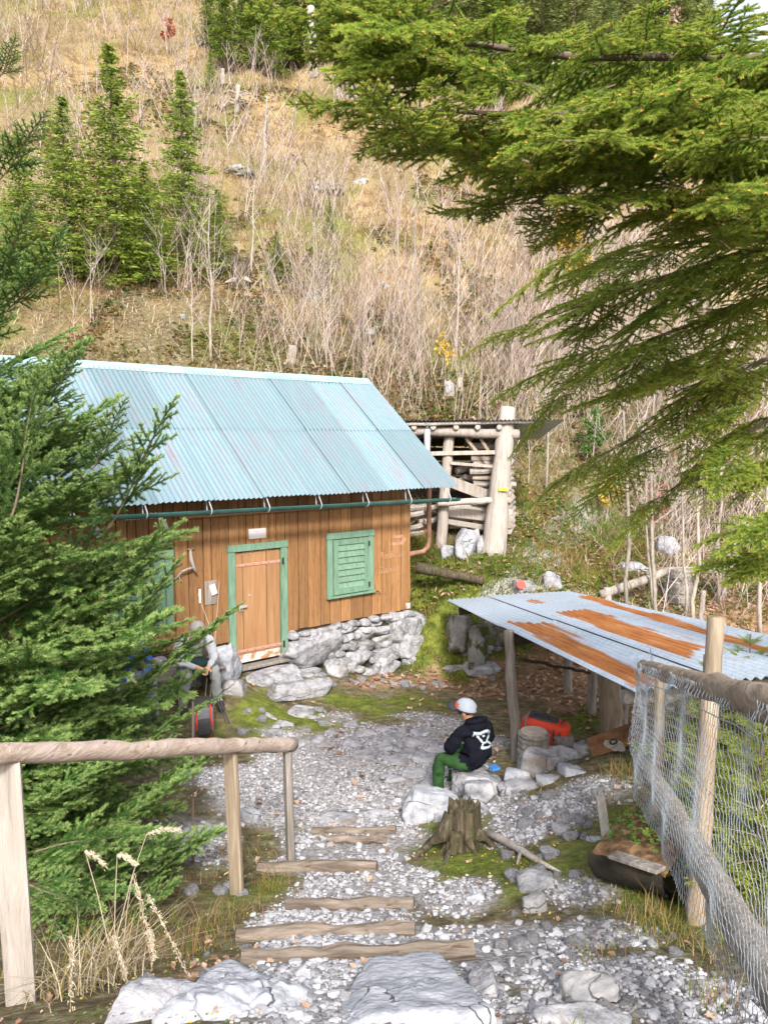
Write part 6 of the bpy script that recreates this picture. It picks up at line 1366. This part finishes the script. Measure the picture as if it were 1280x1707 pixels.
plume('low dry grass clump below the fir near the corner post', 110, 1660, 110, 6, [])
mb = MB(); g_4 = ghit(322, 1440); mb.tube([g_4 - ZU * .1, P(322, 1170, g_4.y)], [.012, .008], n=6)
tag(link('bare_stick', mb.mesh('bare_stick', MT['bark'])), 'thin upright stick between fir and railing post', 'stick')
# thin dead stalks standing before the hut wall
for i, (a, b, lab) in enumerate((((352, 1050), (330, 990), 'thin dry stalk leaning left before the hut wall'), ((360, 1050), (366, 970), 'thin dry stalk upright beside the hut door'))):
    mb = MB(); p = P(a[0] - 10, 1160, 9.9); mb.tube([(p.x, p.y, 0), P(a[0], a[1], 9.9), P(b[0], b[1], 9.9)], [.008, .006, .003], n=5); tag(link('dry_stalk', mb.mesh('dry_stalk', MT['dead'])), lab, 'plant')

# ------------------------------------------------------------------ woodshed
shed = thing('woodshed', 'open grey woodshed of rough logs behind the hut corner', 'shed', P(785, 905, 15.2))
YF = 15.0
def slog(name, x0, y0, x1, y1, r0, r1, mat='pale_wood', Y0=YF, Y1=None, par=shed, **kw): return log_obj(name, P(x0, y0, Y0), P(x1, y1, Y1 or Y0), r0, r1, mat, par, **kw)
b = P(733, 905, YF); log_obj('post', P(749, 722, YF), (b.x, b.y, gz(b.x, b.y) - .2), .10, .115, 'pale_wood', shed, wob=.06, seed=1)
b = P(820, 925, 14.8); rp = log_obj('post', P(846, 680, 14.9), (b.x, b.y, gz(b.x, b.y) - .2), .15, .24, 'pale_wood', shed, wob=.07, seed=2)
mb = MB(); c = P(839, 816, 14.62); mb.box(c, (1, 0, 0), (0, 1, 0), (0, 0, 1), .09, .012, .035); link('trail_mark', mb.mesh('trail_mark', MT['yellow_mark'], bevel=.01), rp)
slog('beam', 676, 718, 864, 724, .085, .10, Y0=14.85, seed=3); slog('beam', 672, 708, 888, 703, .035, .035, Y0=14.7, seed=4, sides=8)
for k, px in enumerate((690, 722, 760, 796, 832)): log_obj('rafter', P(px, 712, 14.7), P(px + 10, 712, 14.7) + Vector((-.1, 2.2, -.35)), .055, .055, 'pale_wood', shed, sides=8, seed=50 + k)
me = corr_sheet('roof_sheet', .82, 2.5, MT['zinc'])
for k in range(4):
    p = P(666, 703, 14.6) + Vector((k * .76, 0, .03)); X = Vector((1, 0, .01)).normalized(); Yv = Vector((0, 1, -.15)).normalized(); W_ = Matrix((X, Yv, X.cross(Yv))).transposed().to_4x4(); W_.translation = p + ZU * .004 * (k % 2); link('roof_sheet', me, shed, W_)
def splank(x0, y0, x1, y1, hw, Y0=YF - .12, mat='pale_wood', th=.015):
    a = P(x0, y0, Y0); b = P(x1, y1, Y0 - .02); d = (b - a).normalized(); nn = Vector((0, -1, 0)); mb = MB(); mb.box((a + b) / 2, d, nn, d.cross(nn), (b - a).length / 2, th, hw); return link('plank', mb.mesh('plank', MT[mat], bevel=.005), shed)
splank(676, 757, 826, 754, .04); splank(750, 772, 826, 778, .03); splank(748, 802, 838, 836, .11, 15.12); splank(744, 852, 824, 862, .10, 15.14); splank(738, 868, 826, 882, .05, 15.16); splank(776, 730, 796, 755, .03, 14.95, 'post_wood'); splank(800, 730, 816, 755, .03, 14.95, 'post_wood')
slog('rail', 730, 839, 846, 833, .065, .06, Y0=14.78, seed=6)
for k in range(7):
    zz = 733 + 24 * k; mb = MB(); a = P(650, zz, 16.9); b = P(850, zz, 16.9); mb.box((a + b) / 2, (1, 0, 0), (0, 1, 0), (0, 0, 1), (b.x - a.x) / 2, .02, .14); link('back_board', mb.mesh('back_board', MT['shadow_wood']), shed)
mb = MB(); a = P(712, 715, 14.75); b = P(712, 775, 14.75); mb.tube([a, b], .06, n=12); mb.tube([a + ZU * .02, a + ZU * .10], .035, n=8); mb.tube([a + ZU * .10, a + ZU * .13], [.11, .02], n=12); link('vent_pipe', mb.mesh('vent_pipe', MT['zinc'], smooth=True), shed)
fw = [log_obj('firewood_log', (0, 0, 0), (1, 0, 0), .062, .058, 'cut_wood' if k == 1 else 'pale_wood', None, n=4, sides=7, wob=.16, bend=.01, seed=60 + k, smooth=False).data for k in range(4)]
for o in [o for o in bpy.data.objects if o.name.startswith('firewood_log')]: bpy.data.objects.remove(o)
rr = random.Random(3)
def fire(px, py, Y, ln, dirv=(1, 0, 0), lab='split firewood log stacked lengthwise in the woodshed', g_='firewood stacked in the woodshed'):
    W_ = frame(P(px, py, Y), (dirv[0], dirv[1], dirv[2] + rr.uniform(-.03, .03)), (0, rr.uniform(-.6, .6), 1), (ln * rr.uniform(.9, 1.05), 1.05, 1.05)); return tag(link('firewood_log', fw[rr.randrange(4)], None, W_), lab, 'log', g_)
for k in range(14): fire(786 + rr.uniform(-6, 4), 744 + k * 10.4, 15.35 + rr.uniform(-.05, .05), .80)
for k in range(9): fire(745 + rr.uniform(-10, 6), 846 + (k % 4) * 10, 15.4 + (k // 4) * .14, .75)
for k in range(15): fire(847 + rr.uniform(-2, 4), 738 + k * 10.6, 15.0 + rr.uniform(-.04, .04), .9, (.25, 1, 0), 'firewood log end showing right of the thick woodshed post', 'firewood at the right end of the woodshed')
for k in range(10): fire(690 + rr.uniform(-14, 20), 848 + (k % 5) * 11, 15.5 + (k // 5) * .2, .5, (1, .5, .1), 'loose firewood log in the dark corner behind the hut', 'loose firewood behind the hut')
for k in range(5): fire(750 + rr.uniform(-4, 30), 775 + k * 10, 15.8, .5, (.8, .4, rr.uniform(-.4, .4)), 'thin stick heaped in the upper part of the woodshed', 'sticks in the woodshed')
# fallen mossy log on the bank, pale log fence, wired stump
o = log_obj('bank_log', P(695, 946, 13.6), P(806, 968, 13.4), .10, .08, 'stump', None, n=12, wob=.1, seed=14); tag(o, 'old log lying on the mossy bank right of the hut corner', 'log')
lf = thing('log_fence', 'pale crooked log rail fence behind the shelter roof', 'fence', P(1080, 1000, 14.2))
mb = MB(); pts = [P(1000, 992, 13.9), P(1040, 978, 14.0), P(1085, 964, 14.1), P(1110, 952, 14.2), P(1150, 950, 14.3), P(1212, 955, 14.5)]
mb.tube(pts, [.09, .085, .08, .075, .06, .05], n=9, wob=.08); link('rail', mb.mesh('rail', MT['pale_wood'], smooth=True), lf)
b = P(1013, 1006, 13.9); log_obj('post', P(1012, 980, 13.9), (b.x, b.y, gz(b.x, b.y) - .2), .07, .08, 'pale_wood', lf, seed=3); b = P(1205, 1010, 14.4); log_obj('post', P(1206, 948, 14.4), (b.x, b.y, gz(b.x, b.y) - .2), .05, .06, 'pale_wood', lf, seed=4)
ws = P(1131, 1008, 14.2); t = thing('wired_stump', 'grey stump wrapped in wire netting behind the saplings', 'stump', (ws.x, ws.y, gz(ws.x, ws.y)))
log_obj('trunk', (ws.x, ws.y, gz(ws.x, ws.y) - .1), (ws.x, ws.y, P(1131, 950, 14.2).z), .24, .2, 'grey_wood', t, sides=16, wob=.06, seed=5, smooth=False)
net('netting', lambda u, v: Vector((ws.x + .27 * math.cos(u * 6.28), ws.y + .27 * math.sin(u * 6.28), gz(ws.x, ws.y) + v * .55)), 1.7, .55, t, .09, .12, .003)
a = P(1166, 1030, 13.2); o = log_obj('broken_post', (a.x, a.y, gz(a.x, a.y) - .1), P(1172, 985, 13.2), .05, .045, 'pale_wood', None, seed=6); tag(o, 'pale broken post standing behind the tall fence post', 'post')

# ------------------------------------------------------------------ people
def smooth_person(J, E, root, tmp='body'):
    """one continuous skin over the joints J {name: (pos, radius)} and bones E"""
    names = list(J); me = bpy.data.meshes.new(tmp); me.from_pydata([tuple(J[n][0]) for n in names], [(names.index(a), names.index(b)) for a, b, _ in E], [])
    ob = bpy.data.objects.new(tmp + '_tmp', me); COL.objects.link(ob); md = ob.modifiers.new('skin', 'SKIN'); md.use_smooth_shade = True; md.branch_smoothing = .6
    for n, sv in zip(names, me.skin_vertices[0].data):
        r = J[n][1]; sv.radius = r if isinstance(r, tuple) else (r, r); sv.use_root = (n == root)
    sub = ob.modifiers.new('sub', 'SUBSURF'); sub.levels = 3; sub.render_levels = 3
    bpy.context.view_layer.update(); dg = bpy.context.evaluated_depsgraph_get(); out = bpy.data.meshes.new_from_object(ob.evaluated_get(dg)); bpy.data.objects.remove(ob); return out
def person(label, origin, f, S, pose, mats, extras=None):
    """pose: joint -> (forward, left, up, radius); mats: region -> material"""
    f = Vector((f[0], f[1], 0)).normalized(); l = Vector((-f.y, f.x, 0)); O = Vector(origin)
    pt = lambda a, b, c: O + (f * a + l * b + ZU * c) * S
    J = {}; 
    for n, (a, b, c, r) in pose.items(): J[n] = (pt(a, b, c), r * S if not isinstance(r, tuple) else (r[0] * S, r[1] * S))
    E = [('pelvis', 'spine', 'top'), ('spine', 'chest', 'top'), ('chest', 'neckbase', 'top'), ('neckbase', 'neck', 'skin'), ('neck', 'jaw', 'skin'), ('jaw', 'skull', 'skin'), ('skull', 'crown', 'skin')]
    for s in 'LR':
        E += [('neckbase', 'shoulder' + s, 'top'), ('shoulder' + s, 'elbow' + s, 'top'), ('elbow' + s, 'wrist' + s, 'top'), ('wrist' + s, 'palm' + s, 'skin'), ('pelvis', 'hip' + s, 'legs'), ('hip' + s, 'knee' + s, 'legs'), ('knee' + s, 'ankle' + s, 'legs'), ('ankle' + s, 'toe' + s, 'shoe')]
        w_, e_ = J['wrist' + s][0], J['elbow' + s][0]; d = (w_ - e_).normalized(); side = d.cross(ZU).normalized(); J['palm' + s] = (w_ + d * .055 * S, (.036 * S, .022 * S))
        for k, (o_, ln_) in enumerate(((-.030, .062), (-.010, .075), (.010, .07), (.028, .055))):
            k1 = 'f%s%d' % (s, k); k2 = k1 + 'b'; q = w_ + d * .085 * S + side * o_ * S; J[k1] = (q + d * ln_ * .5 * S - ZU * .006 * S, .0085 * S); J[k2] = (q + d * ln_ * .85 * S - ZU * .028 * S, .0075 * S); E += [('palm' + s, k1, 'skin'), (k1, k2, 'skin')]
        k1 = 't' + s; J[k1] = (w_ + d * .05 * S + side * (-.05 if s == 'L' else .05) * S - ZU * .01 * S, .010 * S); J[k1 + 'b'] = (w_ + d * .085 * S + side * (-.056 if s == 'L' else .056) * S - ZU * .02 * S, .008 * S); E += [('palm' + s, k1, 'skin'), (k1, k1 + 'b', 'skin')]
    hf = (J['skull'][0] - J['jaw'][0]); 
    me = smooth_person(J, E, 'pelvis')
    regs = list(mats); me.materials.clear()
    nv = len(me.vertices); co = np.zeros(nv * 3, np.float32); me.vertices.foreach_get('co', co); co = co.reshape(-1, 3); no = np.array([v.normal[:] for v in me.vertices])
    keep_ = np.ones(nv)       # creases in the cloth, none on head and hands
    for nm in ('neck', 'jaw', 'skull', 'crown', 'palmL', 'palmR'): keep_ = np.minimum(keep_, sstep(.10 * S, .17 * S, np.linalg.norm(co - np.array(J[nm][0]), axis=1)))
    fold = -np.abs(fbm(co * (1, 1, 1.6), 9.0, 3, 5)) * .030 + .012 * fbm(co, 22, 2, 8) + .008
    co = co + no * (fold * keep_ * S)[:, None]; me.vertices.foreach_set('co', co.astype(np.float32).ravel())
    for r in regs: me.materials.append(MT[mats[r]] if mats[r] in MT else mats[r])
    A = np.array([J[a][0] for a, b, r in E]); B = np.array([J[b][0] for a, b, r in E]); rad = np.array([(lambda q: max(q) if isinstance(q, tuple) else q)(J[b][1]) for a, b, r in E]); rg = np.array([regs.index(r) for a, b, r in E])
    C = np.array([p.center[:] for p in me.polygons]); AB = B - A; t_ = np.clip(((C[:, None] - A[None]) * AB[None]).sum(2) / np.maximum((AB * AB).sum(1), 1e-9)[None], 0, 1)
    dist = np.linalg.norm(C[:, None] - (A[None] + t_[:, :, None] * AB[None]), axis=2) / np.maximum(rad, .03 * S)[None]
    me.polygons.foreach_set('material_index', rg[dist.argmin(1)].astype(np.int32)); me.polygons.foreach_set('use_smooth', [True] * len(me.polygons)); me.update()
    root = thing('person', label, 'person', O); body = link('body', me, root)
    return root, body, J, pt, f, l
MT['hoodie'] = M('hoodie', [(.3, (.004, .005, .010)), (.7, (.012, .013, .022))], scale=8, rough=.95, bump=.5, bscale=14, rand=0, spec=.1)
MT['green_trousers'] = M('green_trousers', [(.3, (.012, .045, .012)), (.7, (.03, .088, .022))], scale=7, rough=.85, bump=.5, bscale=12, rand=0)
MT['grey_trousers'] = M('grey_trousers', [(.3, (.15, .165, .17)), (.7, (.25, .265, .265))], scale=7, rough=.9, bump=.4, bscale=12, rand=0)
MT['skin'] = M('skin', [(.3, (.44, .22, .15)), (.7, (.54, .30, .21))], scale=12, rough=.55, bump=.05, rand=0)
MT['white_shirt'] = M('white_shirt', [(.3, (.34, .36, .40)), (.7, (.44, .46, .50))], scale=8, rough=.9, bump=.4, bscale=12, rand=0)
MT['dark_fleece'] = M('dark_fleece', [(.3, (.008, .022, .022)), (.7, (.02, .05, .048))], scale=8, rough=.95, bump=.4, rand=0)
MT['blue_jacket'] = M('blue_jacket', [(.3, (.015, .05, .26)), (.7, (.04, .11, .42))], scale=8, rough=.7, bump=.4, rand=0)
MT['boot'] = plain('boot', (.03, .025, .022), rough=.8); MT['cap_white'] = M('cap_white', [(.3, (.33, .38, .45)), (.7, (.40, .46, .53))], scale=8, rough=.85, bump=.1, rand=0); MT['cap_orange'] = plain('cap_orange', (.62, .13, .06), rough=.8); MT['cap_dark'] = plain('cap_dark', (.05, .05, .065), rough=.85)
MT['hair_dark'] = plain('hair_dark', (.03, .02, .015), rough=.6); MT['hair_grey'] = plain('hair_grey', (.22, .21, .21), rough=.7); MT['scarf'] = M('scarf', [(.4, (.45, .03, .08)), (.6, (.30, .05, .20))], scale=18, rough=.9, bump=.2, rand=0)
MT['bag_red'] = M('bag_red', [(.3, (.42, .03, .012)), (.6, (.60, .055, .02)), (.8, (.68, .09, .03))], scale=4, rough=.6, bump=.7, bscale=7, rand=0); MT['bag_dark'] = plain('bag_dark', (.045, .045, .05), rough=.8); MT['bag_grey'] = plain('bag_grey', (.16, .17, .19), rough=.8); MT['print_white'] = plain('print_white', (.40, .46, .50), rough=.8)
def ell(c, X, Y, Z, rx, ry, rz, mat, name, par, lo=-1.0, hi=1.0, n=20, m=12, noise_=0.0):
    """part of an ellipsoid between two heights along its Z axis"""
    rows = []
    for i in range(m + 1):
        h = lo + (hi - lo) * i / m; r = math.sqrt(max(0, 1 - h * h)); rows.append([Vector(c) + X * rx * r * math.cos(a) + Y * ry * r * math.sin(a) + Z * rz * h for a in np.linspace(0, 2 * math.pi, n + 1)])
    mb = MB(); mb.quad_grid(rows); me = mb.mesh(name, mat, smooth=True); return link(name, me, par)
def face(root, J, fdir, S, hair, hairmat):
    up = (J['crown'][0] - J['jaw'][0]).normalized(); fd = (fdir - up * fdir.dot(up)).normalized(); sd = up.cross(fd).normalized(); c = J['skull'][0]
    hd = link('head', None, root); bpy.data.objects.remove(hd)
    n_ = ell(c + fd * .094 * S - up * .018 * S, fd, sd, up, .020 * S, .014 * S, .026 * S, MT['skin'], 'nose', root, n=10, m=6)
    for s in (-1, 1):
        ell(c + sd * s * .088 * S - up * .015 * S, fd, sd, up, .022 * S, .010 * S, .032 * S, MT['skin'], 'ear', root, n=10, m=6)
        ell(c + fd * .080 * S + sd * s * .033 * S + up * .006 * S, fd, sd, up, .012 * S, .014 * S, .008 * S, MT['bag_dark'], 'eye', root, n=8, m=5)
    ell(c + fd * .083 * S - up * .065 * S, fd, sd, up, .010 * S, .024 * S, .006 * S, MT['pink_iron'], 'mouth', root, n=10, m=5)
    if hair: ell(c - fd * .012 * S + up * .018 * S, fd, sd, up, .104 * S, .098 * S, .105 * S, MT[hairmat], 'hair', root, lo=-.45 if hair == 1 else -.2, n=20)
    return c, up, fd, sd
# --- the person in the black hoodie on the seat rock
POSE1 = dict(pelvis=(0, 0, .10, (.165, .14)), spine=(.03, 0, .27, (.17, .145)), chest=(.10, 0, .44, (.185, .15)), neckbase=(.16, 0, .56, (.10, .085)), neck=(.20, 0, .615, .055), jaw=(.235, .0, .66, .062), skull=(.25, .0, .73, .092), crown=(.235, 0, .80, .055),
             shoulderL=(.14, .17, .52, .085), elbowL=(.20, .26, .30, .066), wristL=(.40, .10, .24, .04), shoulderR=(.14, -.17, .52, .085), elbowR=(.20, -.26, .30, .066), wristR=(.40, -.09, .25, .04),
             hipL=(.06, .10, .08, .105), kneeL=(.46, .15, .12, .078), ankleL=(.46, .15, -.28, .055), toeL=(.60, .16, -.33, .04), hipR=(.06, -.10, .08, .105), kneeR=(.47, -.13, .12, .078), ankleR=(.50, -.13, -.28, .055), toeR=(.63, -.13, -.33, .04))
POSE1.update(pelvis=(0, 0, .11, (.19, .16)), spine=(.02, 0, .25, (.195, .165)), chest=(.06, 0, .39, (.20, .165)), neckbase=(.11, 0, .49, (.11, .09)), neck=(.15, .01, .54, .055), jaw=(.19, .02, .575, .062), skull=(.21, .03, .645, .092), crown=(.195, .03, .715, .055),
             shoulderL=(.09, .18, .45, .09), elbowL=(.17, .29, .25, .07), shoulderR=(.09, -.18, .45, .09), elbowR=(.15, -.29, .25, .07), kneeL=(.33, .30, .12, .082), ankleL=(.33, .31, -.28, .06), toeL=(.46, .36, -.33, .042), kneeR=(.45, -.02, .12, .08), ankleR=(.46, .0, -.28, .058), toeR=(.6, .02, -.33, .042))
S1 = .9; seat = P(798, 1286, 7.42)
pr, body, J, pt, f, l = person('person in black hoodie, green trousers and white cap sitting on a rock', seat, (-.55, .835), S1, POSE1, dict(top='hoodie', legs='green_trousers', skin='skin', shoe='boot'))
hd_dir = (f * .75 - ZU * .22 + l * .65).normalized(); c, up, fd, sd = face(pr, J, hd_dir, S1, 1, 'hair_dark')
up2 = (up * .95 - fd * .28).normalized(); fd2 = (fd - up2 * fd.dot(up2)).normalized(); sd2 = up2.cross(fd2)
cc = c + up2 * .018 * S1 - fd2 * .004; cap = ell(cc, fd2, sd2, up2, .128 * S1, .118 * S1, .115 * S1, MT['cap_white'], 'cap', pr, lo=.0, n=28, m=12)
ell(cc, fd2, sd2, up2, .1305 * S1, .1205 * S1, .11 * S1, MT['cap_dark'], 'cap_band', pr, lo=-.06, hi=.06, n=28, m=2)
rows = []
for k in range(9):
    an = R(-62 + 124 * k / 8); e = fd2 * math.cos(an) + sd2 * math.sin(an); rows.append([cc + e * .122 * S1 + up2 * .006, cc + e * .145 * S1 + fd2 * .03 * S1 + up2 * .004, cc + e * .15 * S1 + fd2 * .075 * S1 * math.cos(an) - up2 * .012, cc + e * .148 * S1 + fd2 * .07 * S1 * math.cos(an) - up2 * .02, cc + e * .12 * S1 - up2 * .004])
mb = MB(); mb.quad_grid(rows); link('cap_brim', mb.mesh('cap_brim', MT['cap_dark'], smooth=True), pr)
rows = []
for k in range(9):
    an = R(-48 + 96 * k / 8); rows.append([cc + (fd2 * math.cos(an) + sd2 * math.sin(an)) * .130 * S1 * math.sqrt(1 - h * h) + up2 * .117 * S1 * h for h in (.02, .2, .38, .5)])
mb = MB(); mb.quad_grid(rows); link('cap_panel', mb.mesh('cap_panel', MT['cap_orange'], smooth=True), pr)
ell(cc - fd2 * .108 * S1 + up2 * .030 * S1, fd2, sd2, up2, .03 * S1, .042 * S1, .030 * S1, MT['cap_dark'], 'cap_opening', pr, lo=-.4, n=14, m=8)
# hood lying on the neck and printed emblem on the back
rows = []
for i in range(7):
    a = 2 * math.pi * i / 6; pass
hc = J['neckbase'][0] - f * .055 * S1 + ZU * .02; ell(hc, f, l, ZU, .10 * S1, .135 * S1, .075 * S1, MT['hoodie'], 'hood', pr, lo=-.95, hi=.98, n=22, m=10)
mbt = MB(); mbt.tube([hc + (f * .06 * math.cos(a) * 1.2 + l * .115 * math.sin(a)) * S1 + ZU * (.05 - .015 * math.cos(a)) for a in np.linspace(0, 2 * math.pi, 21)], .028 * S1, n=8, caps=False); link('hood_rim', mbt.mesh('hood_rim', MT['hoodie'], smooth=True), pr)
dg = bpy.context.evaluated_depsgraph_get(); bvh = BVHTree.FromPolygons([v.co for v in body.data.vertices], [p.vertices[:] for p in body.data.polygons])
STRK = [[(690, 690), (715, 640), (790, 655), (870, 610), (960, 592)], [(735, 650), (790, 720), (850, 790), (840, 850), (822, 892)], [(945, 605), (938, 690), (905, 760), (940, 780), (978, 812)], [(868, 690), (845, 660)], [(850, 800), (930, 770)], [(978, 812), (950, 860), (880, 880), (825, 890)]]
mb = MB()
for st_ in STRK:
    path = []
    for k in range(len(st_) - 1):
        for q in range(5):
            x = st_[k][0] + (st_[k + 1][0] - st_[k][0]) * q / 5; y = st_[k][1] + (st_[k + 1][1] - st_[k][1]) * q / 5; hit = bvh.ray_cast(CAM, ray(715 + x / 9.48, 1155 + y / 9.48).normalized())
            if hit[0]: path.append(hit[0] - hit[1] * .013)
    if len(path) > 2: mb.tube(path, .018, n=8)
if mb.v: link('emblem', mb.mesh('emblem', MT['print_white'], smooth=True), pr)
mb = MB()
hit = bvh.ray_cast(CAM, ray(752, 1281).normalized())
if hit[0]:
    q = hit[0]; d_ = (ray(762, 1278) - ray(748, 1283)).normalized(); mb.box(q, d_, hit[1], d_.cross(hit[1]), .034, .003, .006); link('zip', mb.mesh('zip', MT['print_white']), pr)
mb = MB(); q = P(824, 1280, 7.33); mb.box(q, (.9, .3, .1), (-.3, .9, 0), (0, 0, 1), .045, .05, .012); tag(link('seat_pad', mb.mesh('seat_pad', plain('pad_blue', (.03, .16, .42)), bevel=.005)), 'blue corner of a seat pad beside the person in black hoodie', 'pad')
# --- the two people on the bench behind the fir
bench = thing('bench', 'plain wooden bench along the hut wall behind the fir', 'bench', HW(-1.9, .4, 0))
mb = MB(); hbox(mb, -2.9, -.85, .22, .58, .385, .42); link('seat', mb.mesh('seat', MT['grey_wood'], bevel=.006), bench)
for tt in (-2.7, -1.9, -1.0):
    mb = MB(); hbox(mb, tt - .04, tt + .04, .27, .53, -.1, .384); link('leg', mb.mesh('leg', MT['grey_wood']), bench)
POSE2 = dict(POSE1); POSE2.update(spine=(.08, 0, .25, (.165, .14)), chest=(.22, 0, .40, (.18, .145)), neckbase=(.31, 0, .50, (.09, .08)), neck=(.36, 0, .54, .055), jaw=(.41, .0, .56, .062), skull=(.44, .0, .62, .092), crown=(.43, 0, .69, .055), shoulderL=(.27, .18, .46, .08), elbowL=(.36, .24, .22, .06), wristL=(.52, .10, .16, .036), shoulderR=(.27, -.18, .46, .08), elbowR=(.36, -.24, .22, .06), wristR=(.52, -.06, .18, .036),
      kneeL=(.46, .20, .10, .08), ankleL=(.42, .24, -.34, .052), toeL=(.56, .26, -.40, .042), kneeR=(.46, -.16, .10, .08), ankleR=(.42, -.22, -.34, .052), toeR=(.56, -.24, -.40, .042))
pr, body, J, pt, f, l = person('person with grey trousers and red neck scarf sitting bent forward by the hut', HW(-1.32, .44, .42), (.52, -.85), 1.0, POSE2, dict(top='white_shirt', legs='grey_trousers', skin='skin', shoe='boot'))
face(pr, J, (f * .8 - ZU * .5 + l * .35).normalized(), 1.0, 1, 'hair_grey')
mb = MB(); n0 = J['neck'][0]; ax_ = (J['jaw'][0] - J['neckbase'][0]).normalized(); a1 = ax_.orthogonal().normalized(); a2 = ax_.cross(a1); mb.tube([n0 + (a1 * math.cos(a) + a2 * math.sin(a)) * .066 - ax_ * .01 for a in np.linspace(0, 2 * math.pi, 17)], .028, n=8, caps=False); link('scarf', mb.mesh('scarf', MT['scarf'], smooth=True), pr)
lap = ell(J['pelvis'][0] + f * .28 + ZU * .06, f, l, ZU, .17, .20, .07, MT['dark_fleece'], 'fleece', pr, lo=-.9, hi=.95)
POSE3 = dict(POSE2); POSE3.update(chest=(.12, 0, .44, (.18, .145)), neckbase=(.17, 0, .56, (.09, .08)), neck=(.20, 0, .615, .055), jaw=(.23, 0, .66, .062), skull=(.245, 0, .73, .092), crown=(.235, 0, .80, .055), shoulderL=(.14, .18, .52, .08), elbowL=(.26, .26, .30, .06), shoulderR=(.14, -.18, .52, .08), elbowR=(.26, -.26, .30, .06))
pr, body, J, pt, f, l = person('person in blue jacket seated on bench mostly hidden by fir', HW(-2.2, .44, .42), (.60, -.80), 1.0, POSE3, dict(top='blue_jacket', legs='grey_trousers', skin='skin', shoe='boot'))
face(pr, J, (f - ZU * .25).normalized(), 1.0, 1, 'hair_dark')
# --- backpacks, poles
def blob_mesh(name, seed, dims, mat, e=.45, n=4, noise_=.03):
    V, T = ICO[n]; q = np.sign(V) * np.abs(V) ** e; q = q / np.abs(q).max(0); q = q * (1 + noise_ * fbm(V + seed, 2.5, 3, seed))[:, None]; return mesh_np(name, q * np.array(dims) / 2, T, mat, smooth=True)
bp = P(338, 1226, 9.05); bz = gz(bp.x, bp.y); pack = thing('backpack', 'small grey and red backpack standing between the seated legs', 'backpack', (bp.x, bp.y, bz))
W_ = Matrix.Translation((bp.x, bp.y, bz + .21)) @ Matrix.Rotation(.4, 4, 'Z'); link('body', blob_mesh('body', 3, (.26, .2, .40), MT['bag_grey']), pack, W_); link('pocket', blob_mesh('pocket', 4, (.2, .1, .2), MT['bag_dark'], n=3), pack, W_ @ Matrix.Translation((0, -.1, -.06))); link('lid', blob_mesh('lid', 5, (.26, .2, .07), MT['bag_dark'], n=3), pack, W_ @ Matrix.Translation((0, 0, .2)))
mb = MB()
for s in (-1, 1): mb.tube([W_ @ Vector((.08 * s, -.09, .2)), W_ @ Vector((.09 * s, -.155, .0)), W_ @ Vector((.08 * s, -.1, -.2))], .012, n=5)
link('strap', mb.mesh('strap', MT['bag_red']), pack)
for i in range(2):
    a = P(352 + 4 * i, 1140, 9.6); b = P(378 + 5 * i, 1190, 9.35); b.z = gz(b.x, b.y); pole = thing('trekking_pole', ('black trekking pole leaning on stones beside the bench, nearer the person', 'black trekking pole leaning on stones beside the bench, nearer the door')[i], 'pole', b)
    mb = MB(); mb.tube([b, a], .009, n=6); link('shaft', mb.mesh('shaft', MT['bag_dark']), pole); mb = MB(); mb.tube([a, a + (a - b).normalized() * .12], .016, n=8); link('grip', mb.mesh('grip', MT['iron']), pole)
rb = P(908, 1240, 8.45); rz_ = gz(rb.x, rb.y); bag = thing('red_bag', 'bright red duffel backpack with dark straps under the shelter', 'bag', (rb.x, rb.y, rz_))
zc = P(905, 1219, 8.45).z; W_ = Matrix.Translation((rb.x, rb.y, zc)) @ Matrix.Rotation(-.25, 4, 'Z') @ Matrix.Rotation(.16, 4, 'Y')
link('body', blob_mesh('body', 6, (.54, .30, .31), MT['bag_red'], .5, 4, .10), bag, W_); link('top_panel', blob_mesh('top_panel', 7, (.34, .2, .07), MT['bag_dark'], .5, 3, .08), bag, W_ @ Matrix.Translation((-.03, 0, .135)))
mb = MB(); mb.tube([W_ @ Vector(p) for p in ((-.2, -.05, .13), (-.15, -.06, .21), (-.02, -.06, .22), (.06, -.05, .15))], .012, n=6); link('handle', mb.mesh('handle', MT['bag_dark'], smooth=True), bag)
for x0, m_ in ((-.21, 'bag_grey'), (.10, 'bag_dark'), (.17, 'bag_dark')):
    mb = MB(); mb.tube([W_ @ Vector((x0 + .02 * math.sin(a * 2), .158 * math.cos(a), .163 * math.sin(a))) for a in np.linspace(0, 2 * math.pi, 19)], .011, n=5, caps=False); link('strap', mb.mesh('strap', MT[m_]), bag)
mb = MB(); mb.tube([W_ @ Vector((.2, -.1, .08)), W_ @ Vector((.29, -.12, -.02)), W_ @ Vector((.31, -.1, -.14)), W_ @ Vector((.24, -.12, -.15))], .018, n=6); link('shoulder_strap', mb.mesh('shoulder_strap', MT['bag_dark'], smooth=True), bag)
